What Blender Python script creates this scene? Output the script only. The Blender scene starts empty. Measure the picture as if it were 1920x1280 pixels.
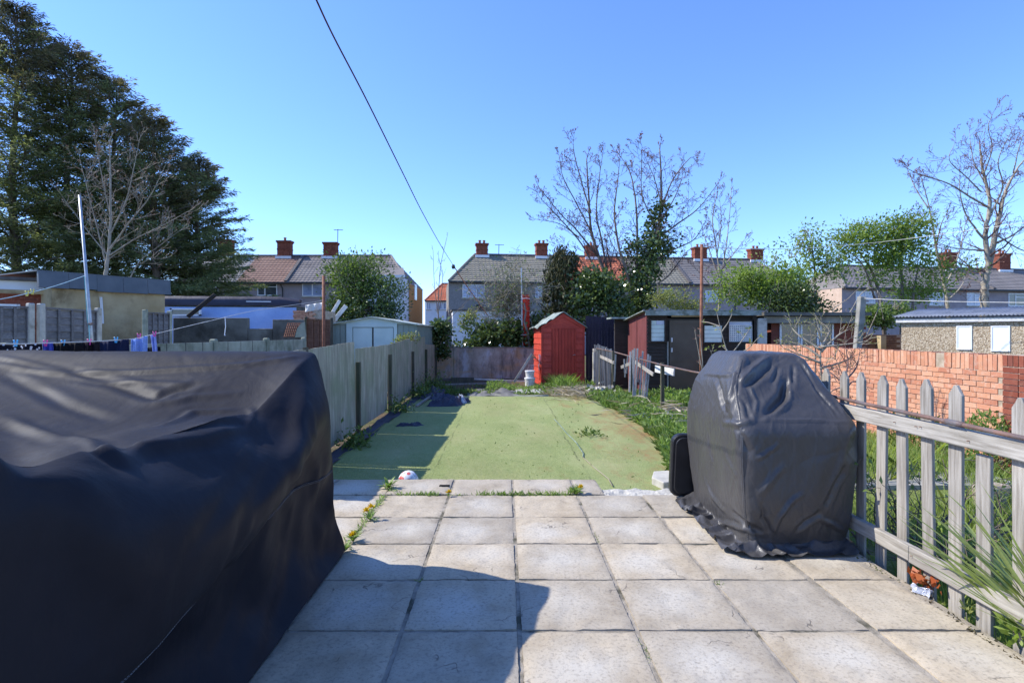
import bpy, math, random
import numpy as np
from mathutils import Vector, Matrix, noise as mnoise

R = math.radians
CX, CY, F, EYE = 948.0, 625.0, 1060.0, 1.51

# ------------------------------------------------------------------ camera, sky, sun, exposure
scn = bpy.context.scene
cam_d = bpy.data.cameras.new('camera')
cam_d.sensor_width = 36.0
cam_d.lens = F / 1920 * 36.0
cam_d.shift_x = 12 / 1920
cam_d.shift_y = -15 / 1920
cam_d.clip_start = 0.05
cam_d.clip_end = 2000
cam = bpy.data.objects.new('camera', cam_d)
scn.collection.objects.link(cam)
cam.location = (0, 0, EYE)
cam.rotation_euler = (R(90), 0, 0)
scn.camera = cam

SUN_EL = 42.8
SUN_AZ = 8.5          # degrees the sun stands beyond the left (-x) direction, towards +y
world = bpy.data.worlds.new('World')
scn.world = world
world.use_nodes = True
wn = world.node_tree
wn.nodes.clear()
sky = wn.nodes.new('ShaderNodeTexSky')
sky.sky_type = 'NISHITA'
sky.sun_disc = False
sky.sun_elevation = R(SUN_EL)
sky.sun_rotation = R(-90 + SUN_AZ)
sky.altitude = 0
sky.air_density = 1.0
sky.dust_density = 0.05
sky.ozone_density = 6.0
bg = wn.nodes.new('ShaderNodeBackground')
bg.inputs['Strength'].default_value = 0.142
wo = wn.nodes.new('ShaderNodeOutputWorld')
tint = wn.nodes.new('ShaderNodeMix'); tint.data_type = 'RGBA'; tint.blend_type = 'MULTIPLY'
tint.inputs[0].default_value = 1.0
tint.inputs[7].default_value = (0.66, 0.74, 0.97, 1)      # the deep clean blue of this spring sky
wn.links.new(sky.outputs[0], tint.inputs[6])
wn.links.new(tint.outputs[2], bg.inputs[0])
wn.links.new(bg.outputs[0], wo.inputs[0])

sun_d = bpy.data.lights.new('sun', 'SUN')
sun_d.energy = 2.75
sun_d.angle = R(0.53)
sun_d.color = (1.0, 0.955, 0.875)
sun = bpy.data.objects.new('sun', sun_d)
scn.collection.objects.link(sun)
to_sun = Vector((-math.cos(R(SUN_AZ)) * math.cos(R(SUN_EL)), math.sin(R(SUN_AZ)) * math.cos(R(SUN_EL)), math.sin(R(SUN_EL))))
sun.rotation_euler = to_sun.to_track_quat('Z', 'Y').to_euler()

scn.view_settings.view_transform = 'Standard'
scn.view_settings.look = 'None'
scn.view_settings.exposure = 1.25
scn.view_settings.gamma = 1.0
scn.view_settings.use_curve_mapping = False
scn.render.engine = 'CYCLES'
scn.cycles.max_bounces = 8
scn.cycles.transparent_max_bounces = 12

# ------------------------------------------------------------------ helpers
C = scn.collection
rng = random.Random(7)
nrng = np.random.default_rng(7)

def W(px, py, Y):
    """point of the place seen at photo pixel (px, py) at depth Y metres"""
    return Vector(((px - CX) / F * Y, Y, EYE - (py - CY) / F * Y))

def tag(o, label=None, cat=None, group=None, kind=None):
    if label: o['label'] = label
    if cat: o['category'] = cat
    if group: o['group'] = group
    if kind: o['kind'] = kind
    return o

def thing(name, label, cat, loc=(0, 0, 0), group=None):
    o = bpy.data.objects.new(name, None)
    o.empty_display_size = 0.1
    o.location = loc
    C.objects.link(o)
    return tag(o, label, cat, group)

def origin_of(o):
    v = Vector((0, 0, 0))
    while o is not None:
        v = v + Vector(o.location)
        o = o.parent
    return v

def link_mesh(name, me, m, parent=None, base=None):
    o = bpy.data.objects.new(name, me)
    if m is not None and not me.materials: me.materials.append(m)
    C.objects.link(o)
    if parent is not None: o.parent = parent
    if base is not None: o.location = base
    return o

class MB:
    """collects shapes in place coordinates; build() links them as one mesh object"""
    def __init__(s): s.v = []; s.f = []
    def add(s, vs, fs):
        n = len(s.v)
        s.v.extend([tuple(p) for p in vs])
        s.f.extend([tuple(i + n for i in f) for f in fs])
        return s
    def box(s, x0, x1, y0, y1, z0, z1):
        return s.add([(x0, y0, z0), (x1, y0, z0), (x1, y1, z0), (x0, y1, z0), (x0, y0, z1), (x1, y0, z1), (x1, y1, z1), (x0, y1, z1)],
                     [(0, 3, 2, 1), (4, 5, 6, 7), (0, 1, 5, 4), (1, 2, 6, 5), (2, 3, 7, 6), (3, 0, 4, 7)])
    def obox(s, c, ax, ay, az, hx, hy, hz):
        """oriented box: centre, unit axes, half sizes"""
        c = Vector(c)
        p = []
        for k in (-1, 1):
            for (i, j) in ((-1, -1), (1, -1), (1, 1), (-1, 1)):
                p.append(c + ax * (i * hx) + ay * (j * hy) + az * (k * hz))
        return s.add(p, [(0, 3, 2, 1), (4, 5, 6, 7), (0, 1, 5, 4), (1, 2, 6, 5), (2, 3, 7, 6), (3, 0, 4, 7)])
    def bar(s, a, b, w, h, up=Vector((0, 0, 1))):
        """square bar from a to b, w across, h along up"""
        a = Vector(a); b = Vector(b)
        d = (b - a); L = d.length; d.normalize()
        side = d.cross(up)
        if side.length < 1e-4: side = d.cross(Vector((0, 1, 0)))
        side.normalize(); u = side.cross(d)
        return s.obox((a + b) / 2, d, side, u, L / 2, w / 2, h / 2)
    def prism(s, poly, a, b):
        """polygon (list of points) moved from offset a to offset b"""
        n = len(poly); a = Vector(a); b = Vector(b)
        vs = [Vector(p) + a for p in poly] + [Vector(p) + b for p in poly]
        fs = [tuple(range(n - 1, -1, -1)), tuple(range(n, 2 * n))] + [(i, (i + 1) % n, (i + 1) % n + n, i + n) for i in range(n)]
        return s.add(vs, fs)
    def tube(s, pts, rad, n=6, caps=True):
        pts = [Vector(p) for p in pts]
        if not hasattr(rad, '__len__'): rad = [rad] * len(pts)
        base = len(s.v); ref = None
        for i, p in enumerate(pts):
            d = (pts[min(i + 1, len(pts) - 1)] - pts[max(i - 1, 0)])
            if d.length < 1e-9: d = Vector((0, 0, 1))
            d.normalize()
            if ref is None:
                ref = Vector((1, 0, 0)) if abs(d.x) < .7 else Vector((0, 1, 0))
            a = (ref - d * ref.dot(d))
            if a.length < 1e-5: a = d.orthogonal()
            a.normalize(); b = d.cross(a); ref = a
            for k in range(n):
                t = 2 * math.pi * k / n
                q = p + (a * math.cos(t) + b * math.sin(t)) * rad[i]
                s.v.append((q.x, q.y, q.z))
        for i in range(len(pts) - 1):
            for k in range(n):
                k2 = (k + 1) % n
                s.f.append((base + i * n + k, base + i * n + k2, base + (i + 1) * n + k2, base + (i + 1) * n + k))
        if caps:
            s.f.append(tuple(base + k for k in range(n - 1, -1, -1)))
            e = base + (len(pts) - 1) * n
            s.f.append(tuple(e + k for k in range(n)))
        return s
    def lathe(s, c, prof, n=20, ax=Vector((0, 0, 1))):
        """profile [(r, h)] around an axis through c"""
        c = Vector(c)
        return s.tube([c + ax * h for r, h in prof], [r for r, h in prof], n)
    def grid(s, P):
        """P[i][j] points -> quads"""
        base = len(s.v); nj = len(P[0])
        for row in P:
            for p in row: s.v.append(tuple(p))
        for i in range(len(P) - 1):
            for j in range(nj - 1):
                s.f.append((base + i * nj + j, base + i * nj + j + 1, base + (i + 1) * nj + j + 1, base + (i + 1) * nj + j))
        return s
    def build(s, name, m, parent=None, smooth=False, kind=None, bevel=0, label=None):
        org = origin_of(parent) if parent is not None else Vector((0, 0, 0))
        me = bpy.data.meshes.new(name)
        me.from_pydata([(x - org.x, y - org.y, z - org.z) for x, y, z in s.v], [], s.f)
        if smooth: me.shade_smooth()
        o = link_mesh(name, me, m, parent)
        if bevel:
            b = o.modifiers.new('bevel', 'BEVEL'); b.width = bevel; b.segments = 1; b.limit_method = 'ANGLE'
        if kind: o['kind'] = kind
        if label: o['label'] = label
        return o

def np_mesh(name, V, n, m, parent=None, smooth=False, F_=None):
    """fast mesh: V (k*n, 3) grouped in polygons of n vertices"""
    V = np.asarray(V, dtype=np.float32).reshape(-1, 3)
    if parent is not None:
        o_ = origin_of(parent); V = V - np.array([o_.x, o_.y, o_.z], dtype=np.float32)
    me = bpy.data.meshes.new(name)
    idx = np.arange(len(V), dtype=np.int32) if F_ is None else np.asarray(F_, dtype=np.int32).ravel()
    nf = len(idx) // n
    me.vertices.add(len(V)); me.vertices.foreach_set('co', V.ravel())
    me.loops.add(len(idx)); me.loops.foreach_set('vertex_index', idx)
    me.polygons.add(nf)
    me.polygons.foreach_set('loop_start', np.arange(0, len(idx), n, dtype=np.int32))
    me.polygons.foreach_set('loop_total', np.full(nf, n, dtype=np.int32))
    me.update(calc_edges=True)
    if smooth: me.shade_smooth()
    return link_mesh(name, me, m, parent)

def unit(a):
    return a / np.maximum(np.linalg.norm(a, axis=-1, keepdims=True), 1e-9)

def leaf_quads(P, size, D=None, aspect=.45, jitter=.35, up=0.0, r=None):
    """diamond leaves at points P (n,3); D = preferred pointing direction (n,3)"""
    r = r or nrng
    n = len(P)
    d = r.normal(size=(n, 3)) if D is None else unit(np.asarray(D)) + r.normal(size=(n, 3)) * jitter
    d[:, 2] += up
    d = unit(d)
    nrm = unit(np.cross(d, r.normal(size=(n, 3))))
    s = np.asarray(size) * (0.6 + 0.8 * r.random(n))
    s = s[:, None]
    tip = P + d * s
    mid = P + d * s * .45
    sag = np.cross(d, nrm) * s * .08
    a = mid + nrm * s * aspect * .5 + sag; b = mid - nrm * s * aspect * .5 + sag
    return np.stack([P, a, tip, b], axis=1).reshape(-1, 3)

def smooth01(x):
    x = min(1, max(0, x)); return x * x * (3 - 2 * x)

def fbm(x, y, z=0, o=3):
    return mnoise.fractal(Vector((x, y, z)), 1.0, 2.0, o)

def copy_tree(o, parent=None):
    c = o.copy(); C.objects.link(c); c.parent = parent
    for ch in list(o.children): copy_tree(ch, c)
    return c

# ------------------------------------------------------------------ materials (procedural)
class NT:
    def __init__(s, name):
        s.m = bpy.data.materials.new(name); s.m.use_nodes = True
        s.t = s.m.node_tree; s.p = s.t.nodes['Principled BSDF']; s.out = s.t.nodes['Material Output']
    def n(s, typ, **kw):
        nd = s.t.nodes.new(typ)
        for k, v in kw.items(): setattr(nd, k, v)
        return nd
    def l(s, a, b): s.t.links.new(a, b)
    def pos(s, stretch=(1, 1, 1), rot=(0, 0, 0), obj=False):
        src = s.n('ShaderNodeTexCoord').outputs['Object'] if obj else s.n('ShaderNodeNewGeometry').outputs['Position']
        mp = s.n('ShaderNodeMapping'); mp.inputs['Scale'].default_value = stretch; mp.inputs['Rotation'].default_value = rot
        s.l(src, mp.inputs['Vector']); return mp.outputs[0]
    def noise(s, vec, scale, detail=5, rough=.55, dist=0):
        t = s.n('ShaderNodeTexNoise'); t.inputs['Scale'].default_value = scale; t.inputs['Detail'].default_value = detail
        t.inputs['Roughness'].default_value = rough; t.inputs['Distortion'].default_value = dist
        s.l(vec, t.inputs['Vector']); return t.outputs[0]
    def ramp(s, fac, stops):
        r = s.n('ShaderNodeValToRGB'); e = r.color_ramp.elements
        while len(e) < len(stops): e.new(.5)
        for k, (p, c) in enumerate(stops):
            e[k].position = p; e[k].color = (*c, 1) if hasattr(c, '__len__') else (c, c, c, 1)
        s.l(fac, r.inputs[0]); return r.outputs[0]
    def mix(s, fac, a, b, mode='MIX'):
        m = s.n('ShaderNodeMix', data_type='RGBA', blend_type=mode)
        for k, v in ((0, fac), (6, a), (7, b)):
            if hasattr(v, 'is_linked'): s.l(v, m.inputs[k])
            elif k == 0: m.inputs[0].default_value = v
            else: m.inputs[k].default_value = (*v, 1)
        return m.outputs[2]
    def math(s, op, a, b=0.0, clamp=False):
        m = s.n('ShaderNodeMath', operation=op); m.use_clamp = clamp
        for k, v in ((0, a), (1, b)):
            if hasattr(v, 'is_linked'): s.l(v, m.inputs[k])
            else: m.inputs[k].default_value = v
        return m.outputs[0]
    def bump(s, h, strength=.4, dist=.01):
        b = s.n('ShaderNodeBump'); b.inputs['Strength'].default_value = strength; b.inputs['Distance'].default_value = dist
        s.l(h, b.inputs['Height']); s.l(b.outputs[0], s.p.inputs['Normal'])
    def value_rand(s, col, amt, src='object'):
        if src == 'object': o = s.n('ShaderNodeObjectInfo').outputs['Random']
        else: o = s.n('ShaderNodeNewGeometry').outputs['Random Per Island']
        hs = s.n('ShaderNodeHueSaturation'); s.l(col, hs.inputs['Color'])
        v = s.n('ShaderNodeMapRange'); v.inputs[3].default_value = 1 - amt; v.inputs[4].default_value = 1 + amt
        s.l(o, v.inputs[0]); s.l(v.outputs[0], hs.inputs['Value']); return hs.outputs[0]
    def done(s, col, rough=.8, spec=.3, metal=0):
        if hasattr(col, 'is_linked'): s.l(col, s.p.inputs['Base Color'])
        else: s.p.inputs['Base Color'].default_value = (*col, 1)
        if hasattr(rough, 'is_linked'): s.l(rough, s.p.inputs['Roughness'])
        else: s.p.inputs['Roughness'].default_value = rough
        s.p.inputs['Specular IOR Level'].default_value = spec
        s.p.inputs['Metallic'].default_value = metal
        return s.m

def nmat(name, c1, c2, scale=4, rough=.8, spec=.3, bump=.3, bscale=40, bdist=.006, stretch=(1, 1, 1), rand=0, c3=None, s3=1.2, t3=(.5, .65), metal=0, detail=6):
    """two-tone noisy surface, optional third tone in patches"""
    t = NT(name); p = t.pos(stretch)
    c = t.ramp(t.noise(p, scale, detail), [(.35, c1), (.65, c2)])
    if c3 is not None:
        f = t.ramp(t.noise(t.pos(), s3, 6, .65), [(t3[0], 0.0), (t3[1], 1.0)])
        c = t.mix(f, c, c3)
    if rand: c = t.value_rand(c, rand)
    if bump: t.bump(t.noise(p, bscale, 4), bump, bdist)
    return t.done(c, rough, spec, metal)

def wood_mat(name, c1, c2, axis='z', rough=.8, rand=.15, green=None, spec=.2, fine=60, knots=False):
    st = {'z': (1, 1, .06), 'y': (1, .06, 1), 'x': (.06, 1, 1)}[axis]
    t = NT(name); p = t.pos(st)
    g = t.noise(p, fine, 5, .6, .3)
    c = t.ramp(g, [(.3, c1), (.62, c2)])
    big = t.noise(t.pos(tuple(.35 if v < 1 else 1 for v in st)), 5, 5)
    c = t.mix(t.ramp(big, [(.4, .0), (.75, .55)]), c, tuple(v * .55 for v in c1))
    if green is not None:
        c = t.mix(t.ramp(t.noise(t.pos(), 1.7, 6, .6), [(.45, 0.0), (.7, .8)]), c, green)
    if knots:
        v = t.n('ShaderNodeTexVoronoi'); v.inputs['Scale'].default_value = 4.5
        t.l(t.pos(tuple(.45 if q < 1 else 1 for q in st)), v.inputs['Vector'])
        c = t.mix(t.ramp(v.outputs['Distance'], [(.03, .75), (.10, 0.0)]), c, tuple(q * .42 for q in c1))
    if rand: c = t.value_rand(c, rand)
    t.bump(g, .5, .004)
    return t.done(c, rough, spec)

def leaf_mat(name, c1, c2, var=.35, rough=.5, trans=.3, spec=.35):
    t = NT(name)
    ri = t.n('ShaderNodeNewGeometry').outputs['Random Per Island']
    c = t.ramp(ri, [(0.0, c1), (1.0, c2)])
    f = t.noise(t.pos(), .9, 3)
    c = t.mix(t.ramp(f, [(.35, 0.0), (.7, .5)]), c, tuple(v * .6 for v in c1))
    t.done(c, rough, spec)
    tr = t.n('ShaderNodeBsdfTranslucent'); 
    c2_ = t.mix(1.0, c, (1.15, 1.25, .7), 'MULTIPLY'); t.l(c2_, tr.inputs[0])
    mx = t.n('ShaderNodeMixShader'); mx.inputs[0].default_value = trans
    t.l(t.p.outputs[0], mx.inputs[1]); t.l(tr.outputs[0], mx.inputs[2]); t.l(mx.outputs[0], t.out.inputs[0])
    return t.m

M = {}
# slabs: riven concrete paving, pale worn centres
def slab_mat():
    t = NT('riven_slab'); p = t.pos(); po = t.pos(obj=True)
    rnd = t.n('ShaderNodeObjectInfo').outputs['Random']
    base = t.ramp(t.noise(p, 3.2, 8, .65, .4), [(.3, (.325, .275, .20)), (.5, (.42, .37, .285)), (.72, (.48, .43, .34))])
    tone = t.ramp(rnd, [(0.0, (.86, .85, .86)), (.5, (1.0, .97, .94)), (1.0, (1.12, 1.06, .98))])
    base = t.mix(1.0, base, tone, 'MULTIPLY')
    # worn pale middle, soft and uneven, different for each slab
    ln = t.n('ShaderNodeVectorMath', operation='LENGTH')
    off = t.n('ShaderNodeVectorMath', operation='ADD'); t.l(po, off.inputs[0])
    cmb = t.n('ShaderNodeCombineXYZ'); t.l(t.math('MULTIPLY', t.math('SUBTRACT', rnd, .5), .16), cmb.inputs[0]); t.l(t.math('MULTIPLY', t.math('SUBTRACT', rnd, .3), .12), cmb.inputs[1])
    t.l(cmb.outputs[0], off.inputs[1]); t.l(off.outputs[0], ln.inputs[0])
    d = t.math('ADD', ln.outputs['Value'], t.math('MULTIPLY', t.math('SUBTRACT', t.noise(p, 5, 6, .6), .5), .34))
    pale = t.ramp(d, [(.05, 1.0), (.27, 0.0)])
    amt = t.math('MULTIPLY', pale, t.ramp(t.math('FRACT', t.math('MULTIPLY', rnd, 7.3)), [(.15, .0), (.8, .62)]))
    c = t.mix(amt, base, (.56, .53, .46))
    # dirt speckle and dark edge growth
    sp = t.ramp(t.noise(p, 55, 4, .7), [(.32, .55), (.5, 0.0)])
    c = t.mix(sp, c, (.17, .145, .12))
    mx = t.n('ShaderNodeSeparateXYZ'); t.l(po, mx.inputs[0])
    e = t.math('MAXIMUM', t.math('ABSOLUTE', mx.outputs[0]), t.math('ABSOLUTE', mx.outputs[1]))
    e = t.math('ADD', e, t.math('MULTIPLY', t.noise(p, 9, 5), .05))
    c = t.mix(t.ramp(e, [(.295, 0.0), (.33, .35)]), c, (.23, .205, .17))
    blot = t.ramp(t.noise(p, 1.3, 6, .7), [(.55, 0.0), (.75, .45)])
    c = t.mix(blot, c, (.25, .215, .18))
    # wandering cracks in the riven face
    w = t.n('ShaderNodeTexVoronoi', feature='DISTANCE_TO_EDGE'); w.inputs['Scale'].default_value = 2.1
    wv = t.n('ShaderNodeVectorMath', operation='ADD'); t.l(p, wv.inputs[0])
    nz = t.n('ShaderNodeTexNoise'); nz.inputs['Scale'].default_value = 3.0; nz.inputs['Detail'].default_value = 4; t.l(p, nz.inputs['Vector'])
    sc = t.n('ShaderNodeVectorMath', operation='SCALE'); sc.inputs['Scale'].default_value = .7; t.l(nz.outputs['Color'], sc.inputs[0]); t.l(sc.outputs[0], wv.inputs[1])
    t.l(wv.outputs[0], w.inputs['Vector'])
    crack = t.math('MULTIPLY', t.ramp(w.outputs['Distance'], [(.0, 1.0), (.014, 0.0)]), t.ramp(t.noise(p, 2.6, 2), [(.57, 0.0), (.62, 1.0)]))
    c = t.mix(t.math('MULTIPLY', crack, .75), c, (.10, .085, .07))
    h = t.math('ADD', t.math('MULTIPLY', t.noise(p, 12, 7, .65, .8), .8), t.math('MULTIPLY', t.noise(p, 130, 3, .6), .22))
    h = t.math('SUBTRACT', h, t.math('MULTIPLY', crack, .5))
    t.bump(h, .55, .008)
    return t.done(c, .85, .2)
M['slab'] = slab_mat()
M['mortar'] = nmat('sandy_mortar', (.24, .21, .165), (.38, .335, .27), 14, .95, .1, .8, 120, .006, c3=(.09, .085, .06), s3=2.6, t3=(.52, .62))
def turf_mat():
    t = NT('artificial_turf'); p = t.pos()
    c = t.ramp(t.noise(t.pos((1, .35, 1)), 1.2, 9, .68), [(.3, (.27, .315, .11)), (.52, (.37, .405, .16)), (.7, (.46, .465, .22))])
    c = t.mix(t.ramp(t.noise(p, 90, 4, .8), [(.36, .75), (.58, 0.0)]), c, (.11, .165, .05))
    c = t.mix(t.ramp(t.noise(p, 120, 3, .7), [(.54, .0), (.72, .6)]), c, (.56, .58, .34))
    c = t.mix(t.ramp(t.noise(p, 7, 6, .75), [(.52, 0.0), (.72, .5)]), c, (.20, .27, .10))
    c = t.mix(t.ramp(t.noise(t.pos((1, .4, 1)), .7, 5, .7), [(.45, 0.0), (.72, .55)]), c, (.42, .37, .19))
    sx = t.n('ShaderNodeSeparateXYZ'); t.l(p, sx.inputs[0])
    # dark seams where two widths of turf meet, running down the garden
    for x0, k in ((1.0, .02), (-.9, .012)):
        w = t.math('ADD', sx.outputs[0], t.math('MULTIPLY', t.math('SUBTRACT', t.noise(p, 1.1, 3), .5), .16))
        d = t.math('ABSOLUTE', t.math('SUBTRACT', w, x0))
        c = t.mix(t.math('MULTIPLY', t.ramp(d, [(0.0, 1.0), (k, 0.0)]), t.ramp(t.noise(p, 2.5, 3), [(.4, .1), (.6, .8)])), c, (.09, .10, .05))
    # rust coloured backing showing through towards the right-hand edge
    g = t.n('ShaderNodeMapRange'); t.l(sx.outputs[0], g.inputs[0]); g.inputs[1].default_value = -.6; g.inputs[2].default_value = 2.4; g.inputs[3].default_value = -.17; g.inputs[4].default_value = .12
    n = t.math('ADD', t.noise(t.pos((1, .45, 1)), 1.7, 12, .8), g.outputs[0])
    c = t.mix(t.ramp(n, [(.54, 0.0), (.70, .8)]), c, (.33, .18, .085))
    t.bump(t.math('ADD', t.noise(p, 150, 3, .7), t.math('MULTIPLY', t.noise(t.pos((.5, 2.2, 1)), 3.0, 6, .7), 1.6)), .9, .014)
    return t.done(c, .9, .12)
M['turf'] = turf_mat()
M['soil'] = nmat('garden_soil', (.075, .055, .036), (.17, .125, .08), 3, .95, .1, 1, 30, .03, c3=(.10, .13, .045), s3=.6, t3=(.45, .6))
M['greenground'] = nmat('rough_grass_ground', (.12, .16, .04), (.24, .27, .08), 2.5, .95, .1, 1, 40, .03, c3=(.17, .13, .085), s3=.5, t3=(.55, .65))
M['oldwood'] = wood_mat('weathered_grey_wood', (.20, .175, .145), (.40, .37, .325), 'z', rand=.14, knots=True)
M['oldwood_y'] = wood_mat('weathered_grey_rail', (.235, .21, .175), (.45, .42, .37), 'y', rand=.08, knots=True)
M['featherboard'] = wood_mat('green_stained_board', (.225, .20, .145), (.42, .385, .295), 'z', rand=.14, green=(.20, .225, .13), fine=22)
M['darkpost'] = wood_mat('dark_damp_post', (.055, .05, .035), (.13, .115, .085), 'z', green=(.07, .085, .04))
M['greywood_thin'] = wood_mat('silvered_picket', (.24, .215, .18), (.46, .42, .36), 'z', rand=.25)
M['brownlap'] = wood_mat('brown_lap_board', (.14, .065, .04), (.24, .12, .075), 'x', rand=.15)
M['greylap'] = wood_mat('grey_lap_board', (.12, .115, .12), (.23, .215, .21), 'y', rand=.15)
M['concrete'] = nmat('grey_concrete', (.24, .23, .20), (.37, .355, .31), 3, .9, .2, .4, 60, c3=(.15, .15, .12), s3=1.6, t3=(.5, .7))
M['concrete_pale'] = nmat('pale_concrete', (.38, .36, .31), (.56, .53, .46), 6, .9, .2, .5, 60, c3=(.22, .20, .16), s3=3, t3=(.55, .7))
M['concrete_green'] = nmat('algae_concrete', (.27, .28, .21), (.40, .41, .32), 3, .9, .2, .4, 60, c3=(.13, .14, .09), s3=1.6, t3=(.5, .7))
M['concrete_dark'] = nmat('dark_stained_concrete', (.10, .095, .08), (.20, .19, .16), 2, .9, .2, .4, 60, c3=(.055, .05, .04), s3=1.2, t3=(.5, .7))
def stained_wall():
    t = NT('stained_render'); p = t.pos((1, 1, 1))
    c = t.ramp(t.noise(p, 1.6, 7, .65), [(.3, (.22, .18, .14)), (.5, (.37, .31, .25)), (.7, (.52, .46, .40))])
    c = t.mix(t.ramp(t.noise(t.pos((1, 1, .45)), 2.4, 6, .6), [(.5, 0.0), (.65, .8)]), c, (.50, .49, .50))
    c = t.mix(t.ramp(t.noise(t.pos((.5, 1, .7)), 1.9, 5, .6, 1), [(.5, 0.0), (.62, .75)]), c, (.46, .29, .14))
    c = t.mix(t.ramp(t.noise(t.pos((1, 1, .25)), 5, 6, .7), [(.5, 0.0), (.68, .8)]), c, (.09, .08, .065))
    t.bump(t.noise(p, 30, 6, .6), .6, .01)
    return t.done(c, .92, .15)
M['stained'] = stained_wall()
M['yellow_render'] = nmat('old_yellow_render', (.36, .27, .145), (.50, .40, .24), 1.5, .9, .15, .4, 30, c3=(.22, .165, .09), s3=1.1, t3=(.5, .66))
M['grey_fascia'] = nmat('slate_grey_felt', (.085, .105, .125), (.115, .135, .155), 3, .6, .4, .2, 60)
M['redpaint'] = wood_mat('red_painted_board', (.42, .04, .024), (.58, .075, .04), 'x', rough=.6, rand=.12, spec=.35)
M['redpaint_v'] = wood_mat('red_painted_upright', (.38, .036, .022), (.52, .06, .032), 'z', rough=.6, rand=.1, spec=.35)
M['felt'] = nmat('grey_green_felt', (.22, .26, .235), (.36, .40, .37), 5, .9, .15, .5, 60, c3=(.13, .15, .12), s3=4)
M['maroon'] = wood_mat('maroon_painted_panel', (.13, .036, .034), (.19, .055, .05), 'z', rough=.6, rand=.06, spec=.35, fine=14)
M['blackbrown'] = wood_mat('black_brown_board', (.028, .022, .017), (.055, .043, .033), 'x', rough=.7, rand=.2)
M['door_brown'] = nmat('dark_olive_brown_door', (.075, .06, .042), (.10, .082, .06), 2, .6, .35, .2, 30)
M['purpleblack'] = wood_mat('purple_black_panel', (.022, .016, .028), (.05, .036, .055), 'z', rough=.6)
M['shedgreen'] = nmat('grey_green_steel', (.20, .25, .22), (.25, .30, .26), 2, .5, .4, .1, 30)
M['shedpale'] = nmat('pale_mint_steel', (.46, .56, .53), (.52, .62, .59), 2, .5, .4, .1, 30)
M['shedroof'] = nmat('pale_dirty_steel_roof', (.42, .45, .38), (.58, .62, .54), 4, .6, .35, .2, 30, c3=(.20, .21, .14), s3=3, t3=(.5, .62))
M['white'] = nmat('white_upvc', (.70, .71, .73), (.78, .79, .80), 2, .35, .5, 0)
M['dirtywhite'] = nmat('dirty_white_paint', (.52, .50, .46), (.72, .71, .67), 6, .7, .3, .3, 40)
M['whitefilm'] = nmat('white_window_board', (.76, .77, .76), (.82, .83, .82), 2, .5, .4, 0)
M['blacktrim'] = nmat('black_gutter', (.015, .015, .018), (.03, .03, .033), 3, .5, .4, .1, 30)
M['bluesheet'] = nmat('pale_blue_sheeting', (.26, .40, .72), (.38, .52, .82), 1.2, .45, .45, .5, 3, .05)
M['rust'] = nmat('rusty_steel', (.17, .065, .035), (.28, .12, .07), 12, .75, .3, .4, 80)
M['galv'] = nmat('galvanised_steel', (.36, .38, .40), (.50, .52, .54), 9, .5, .5, .1, 60, metal=.5)
M['pipe'] = nmat('rusty_brown_pipe', (.085, .06, .055), (.20, .115, .085), 7, .55, .4, .4, 90, c3=(.13, .12, .125), s3=5)
M['blackplastic'] = nmat('black_moulded_plastic', (.012, .012, .014), (.02, .02, .023), 6, .42, .5, .15, 200)
M['bricks'] = None
def brick_mat(name, stops, bump=.6, rand=.16, pale=(.66, .50, .40)):
    t = NT(name); p = t.pos()
    rnd = t.n('ShaderNodeObjectInfo').outputs['Random']
    ri = t.n('ShaderNodeNewGeometry').outputs['Random Per Island']
    k = t.math('FRACT', t.math('ADD', t.math('MULTIPLY', rnd, 5.3), t.math('MULTIPLY', ri, 3.1)))
    c = t.ramp(k, stops)
    c = t.mix(t.ramp(t.noise(p, 16, 6, .7), [(.5, 0.0), (.75, .6)]), c, pale)
    c = t.mix(t.ramp(t.noise(p, 4, 5, .7), [(.58, 0.0), (.8, .5)]), c, (.15, .06, .04))
    t.bump(t.noise(p, 80, 5, .7), bump, .004)
    return t.done(c, .9, .15)
M['brick'] = brick_mat('orange_red_brick', [(0.0, (.42, .165, .10)), (.25, (.55, .25, .15)), (.5, (.62, .33, .21)), (.75, (.48, .22, .13)), (1.0, (.58, .28, .165))])
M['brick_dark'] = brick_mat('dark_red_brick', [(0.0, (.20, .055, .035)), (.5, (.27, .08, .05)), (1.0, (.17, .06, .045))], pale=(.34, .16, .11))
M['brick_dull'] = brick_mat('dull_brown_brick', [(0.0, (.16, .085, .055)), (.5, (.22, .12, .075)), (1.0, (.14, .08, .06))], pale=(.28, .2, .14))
M['brick_mortar'] = nmat('brick_mortar', (.33, .26, .19), (.48, .39, .30), 10, .95, .1, .6, 90)
def pebble():
    t = NT('pebbledash'); p = t.pos()
    v = t.n('ShaderNodeTexVoronoi'); v.inputs['Scale'].default_value = 44; t.l(p, v.inputs['Vector'])
    c = t.ramp(v.outputs['Color'], [(.1, (.22, .155, .095)), (.45, (.40, .31, .205)), (.8, (.62, .52, .38))])
    c = t.mix(t.ramp(t.noise(p, .8, 4), [(.45, 0.0), (.7, .3)]), c, (.30, .24, .15))
    t.bump(v.outputs['Distance'], .9, .012)
    return t.done(c, .95, .12)
M['pebble'] = pebble()
M['corrugated'] = nmat('grey_corrugated_sheet', (.20, .215, .25), (.30, .32, .36), 3, .7, .3, .2, 50, c3=(.14, .15, .16), s3=1.5)
M['house_grey'] = nmat('grey_pebble_render', (.23, .215, .20), (.30, .285, .265), 9, .95, .1, .5, 20, .02)
M['house_lilac'] = nmat('pinkish_grey_render', (.30, .255, .265), (.36, .31, .315), 2, .95, .1, .3, 20, .02)
M['house_ochre'] = nmat('ochre_brick_gable', (.42, .215, .085), (.50, .27, .115), 6, .95, .1, .3, 20, .02)
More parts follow.
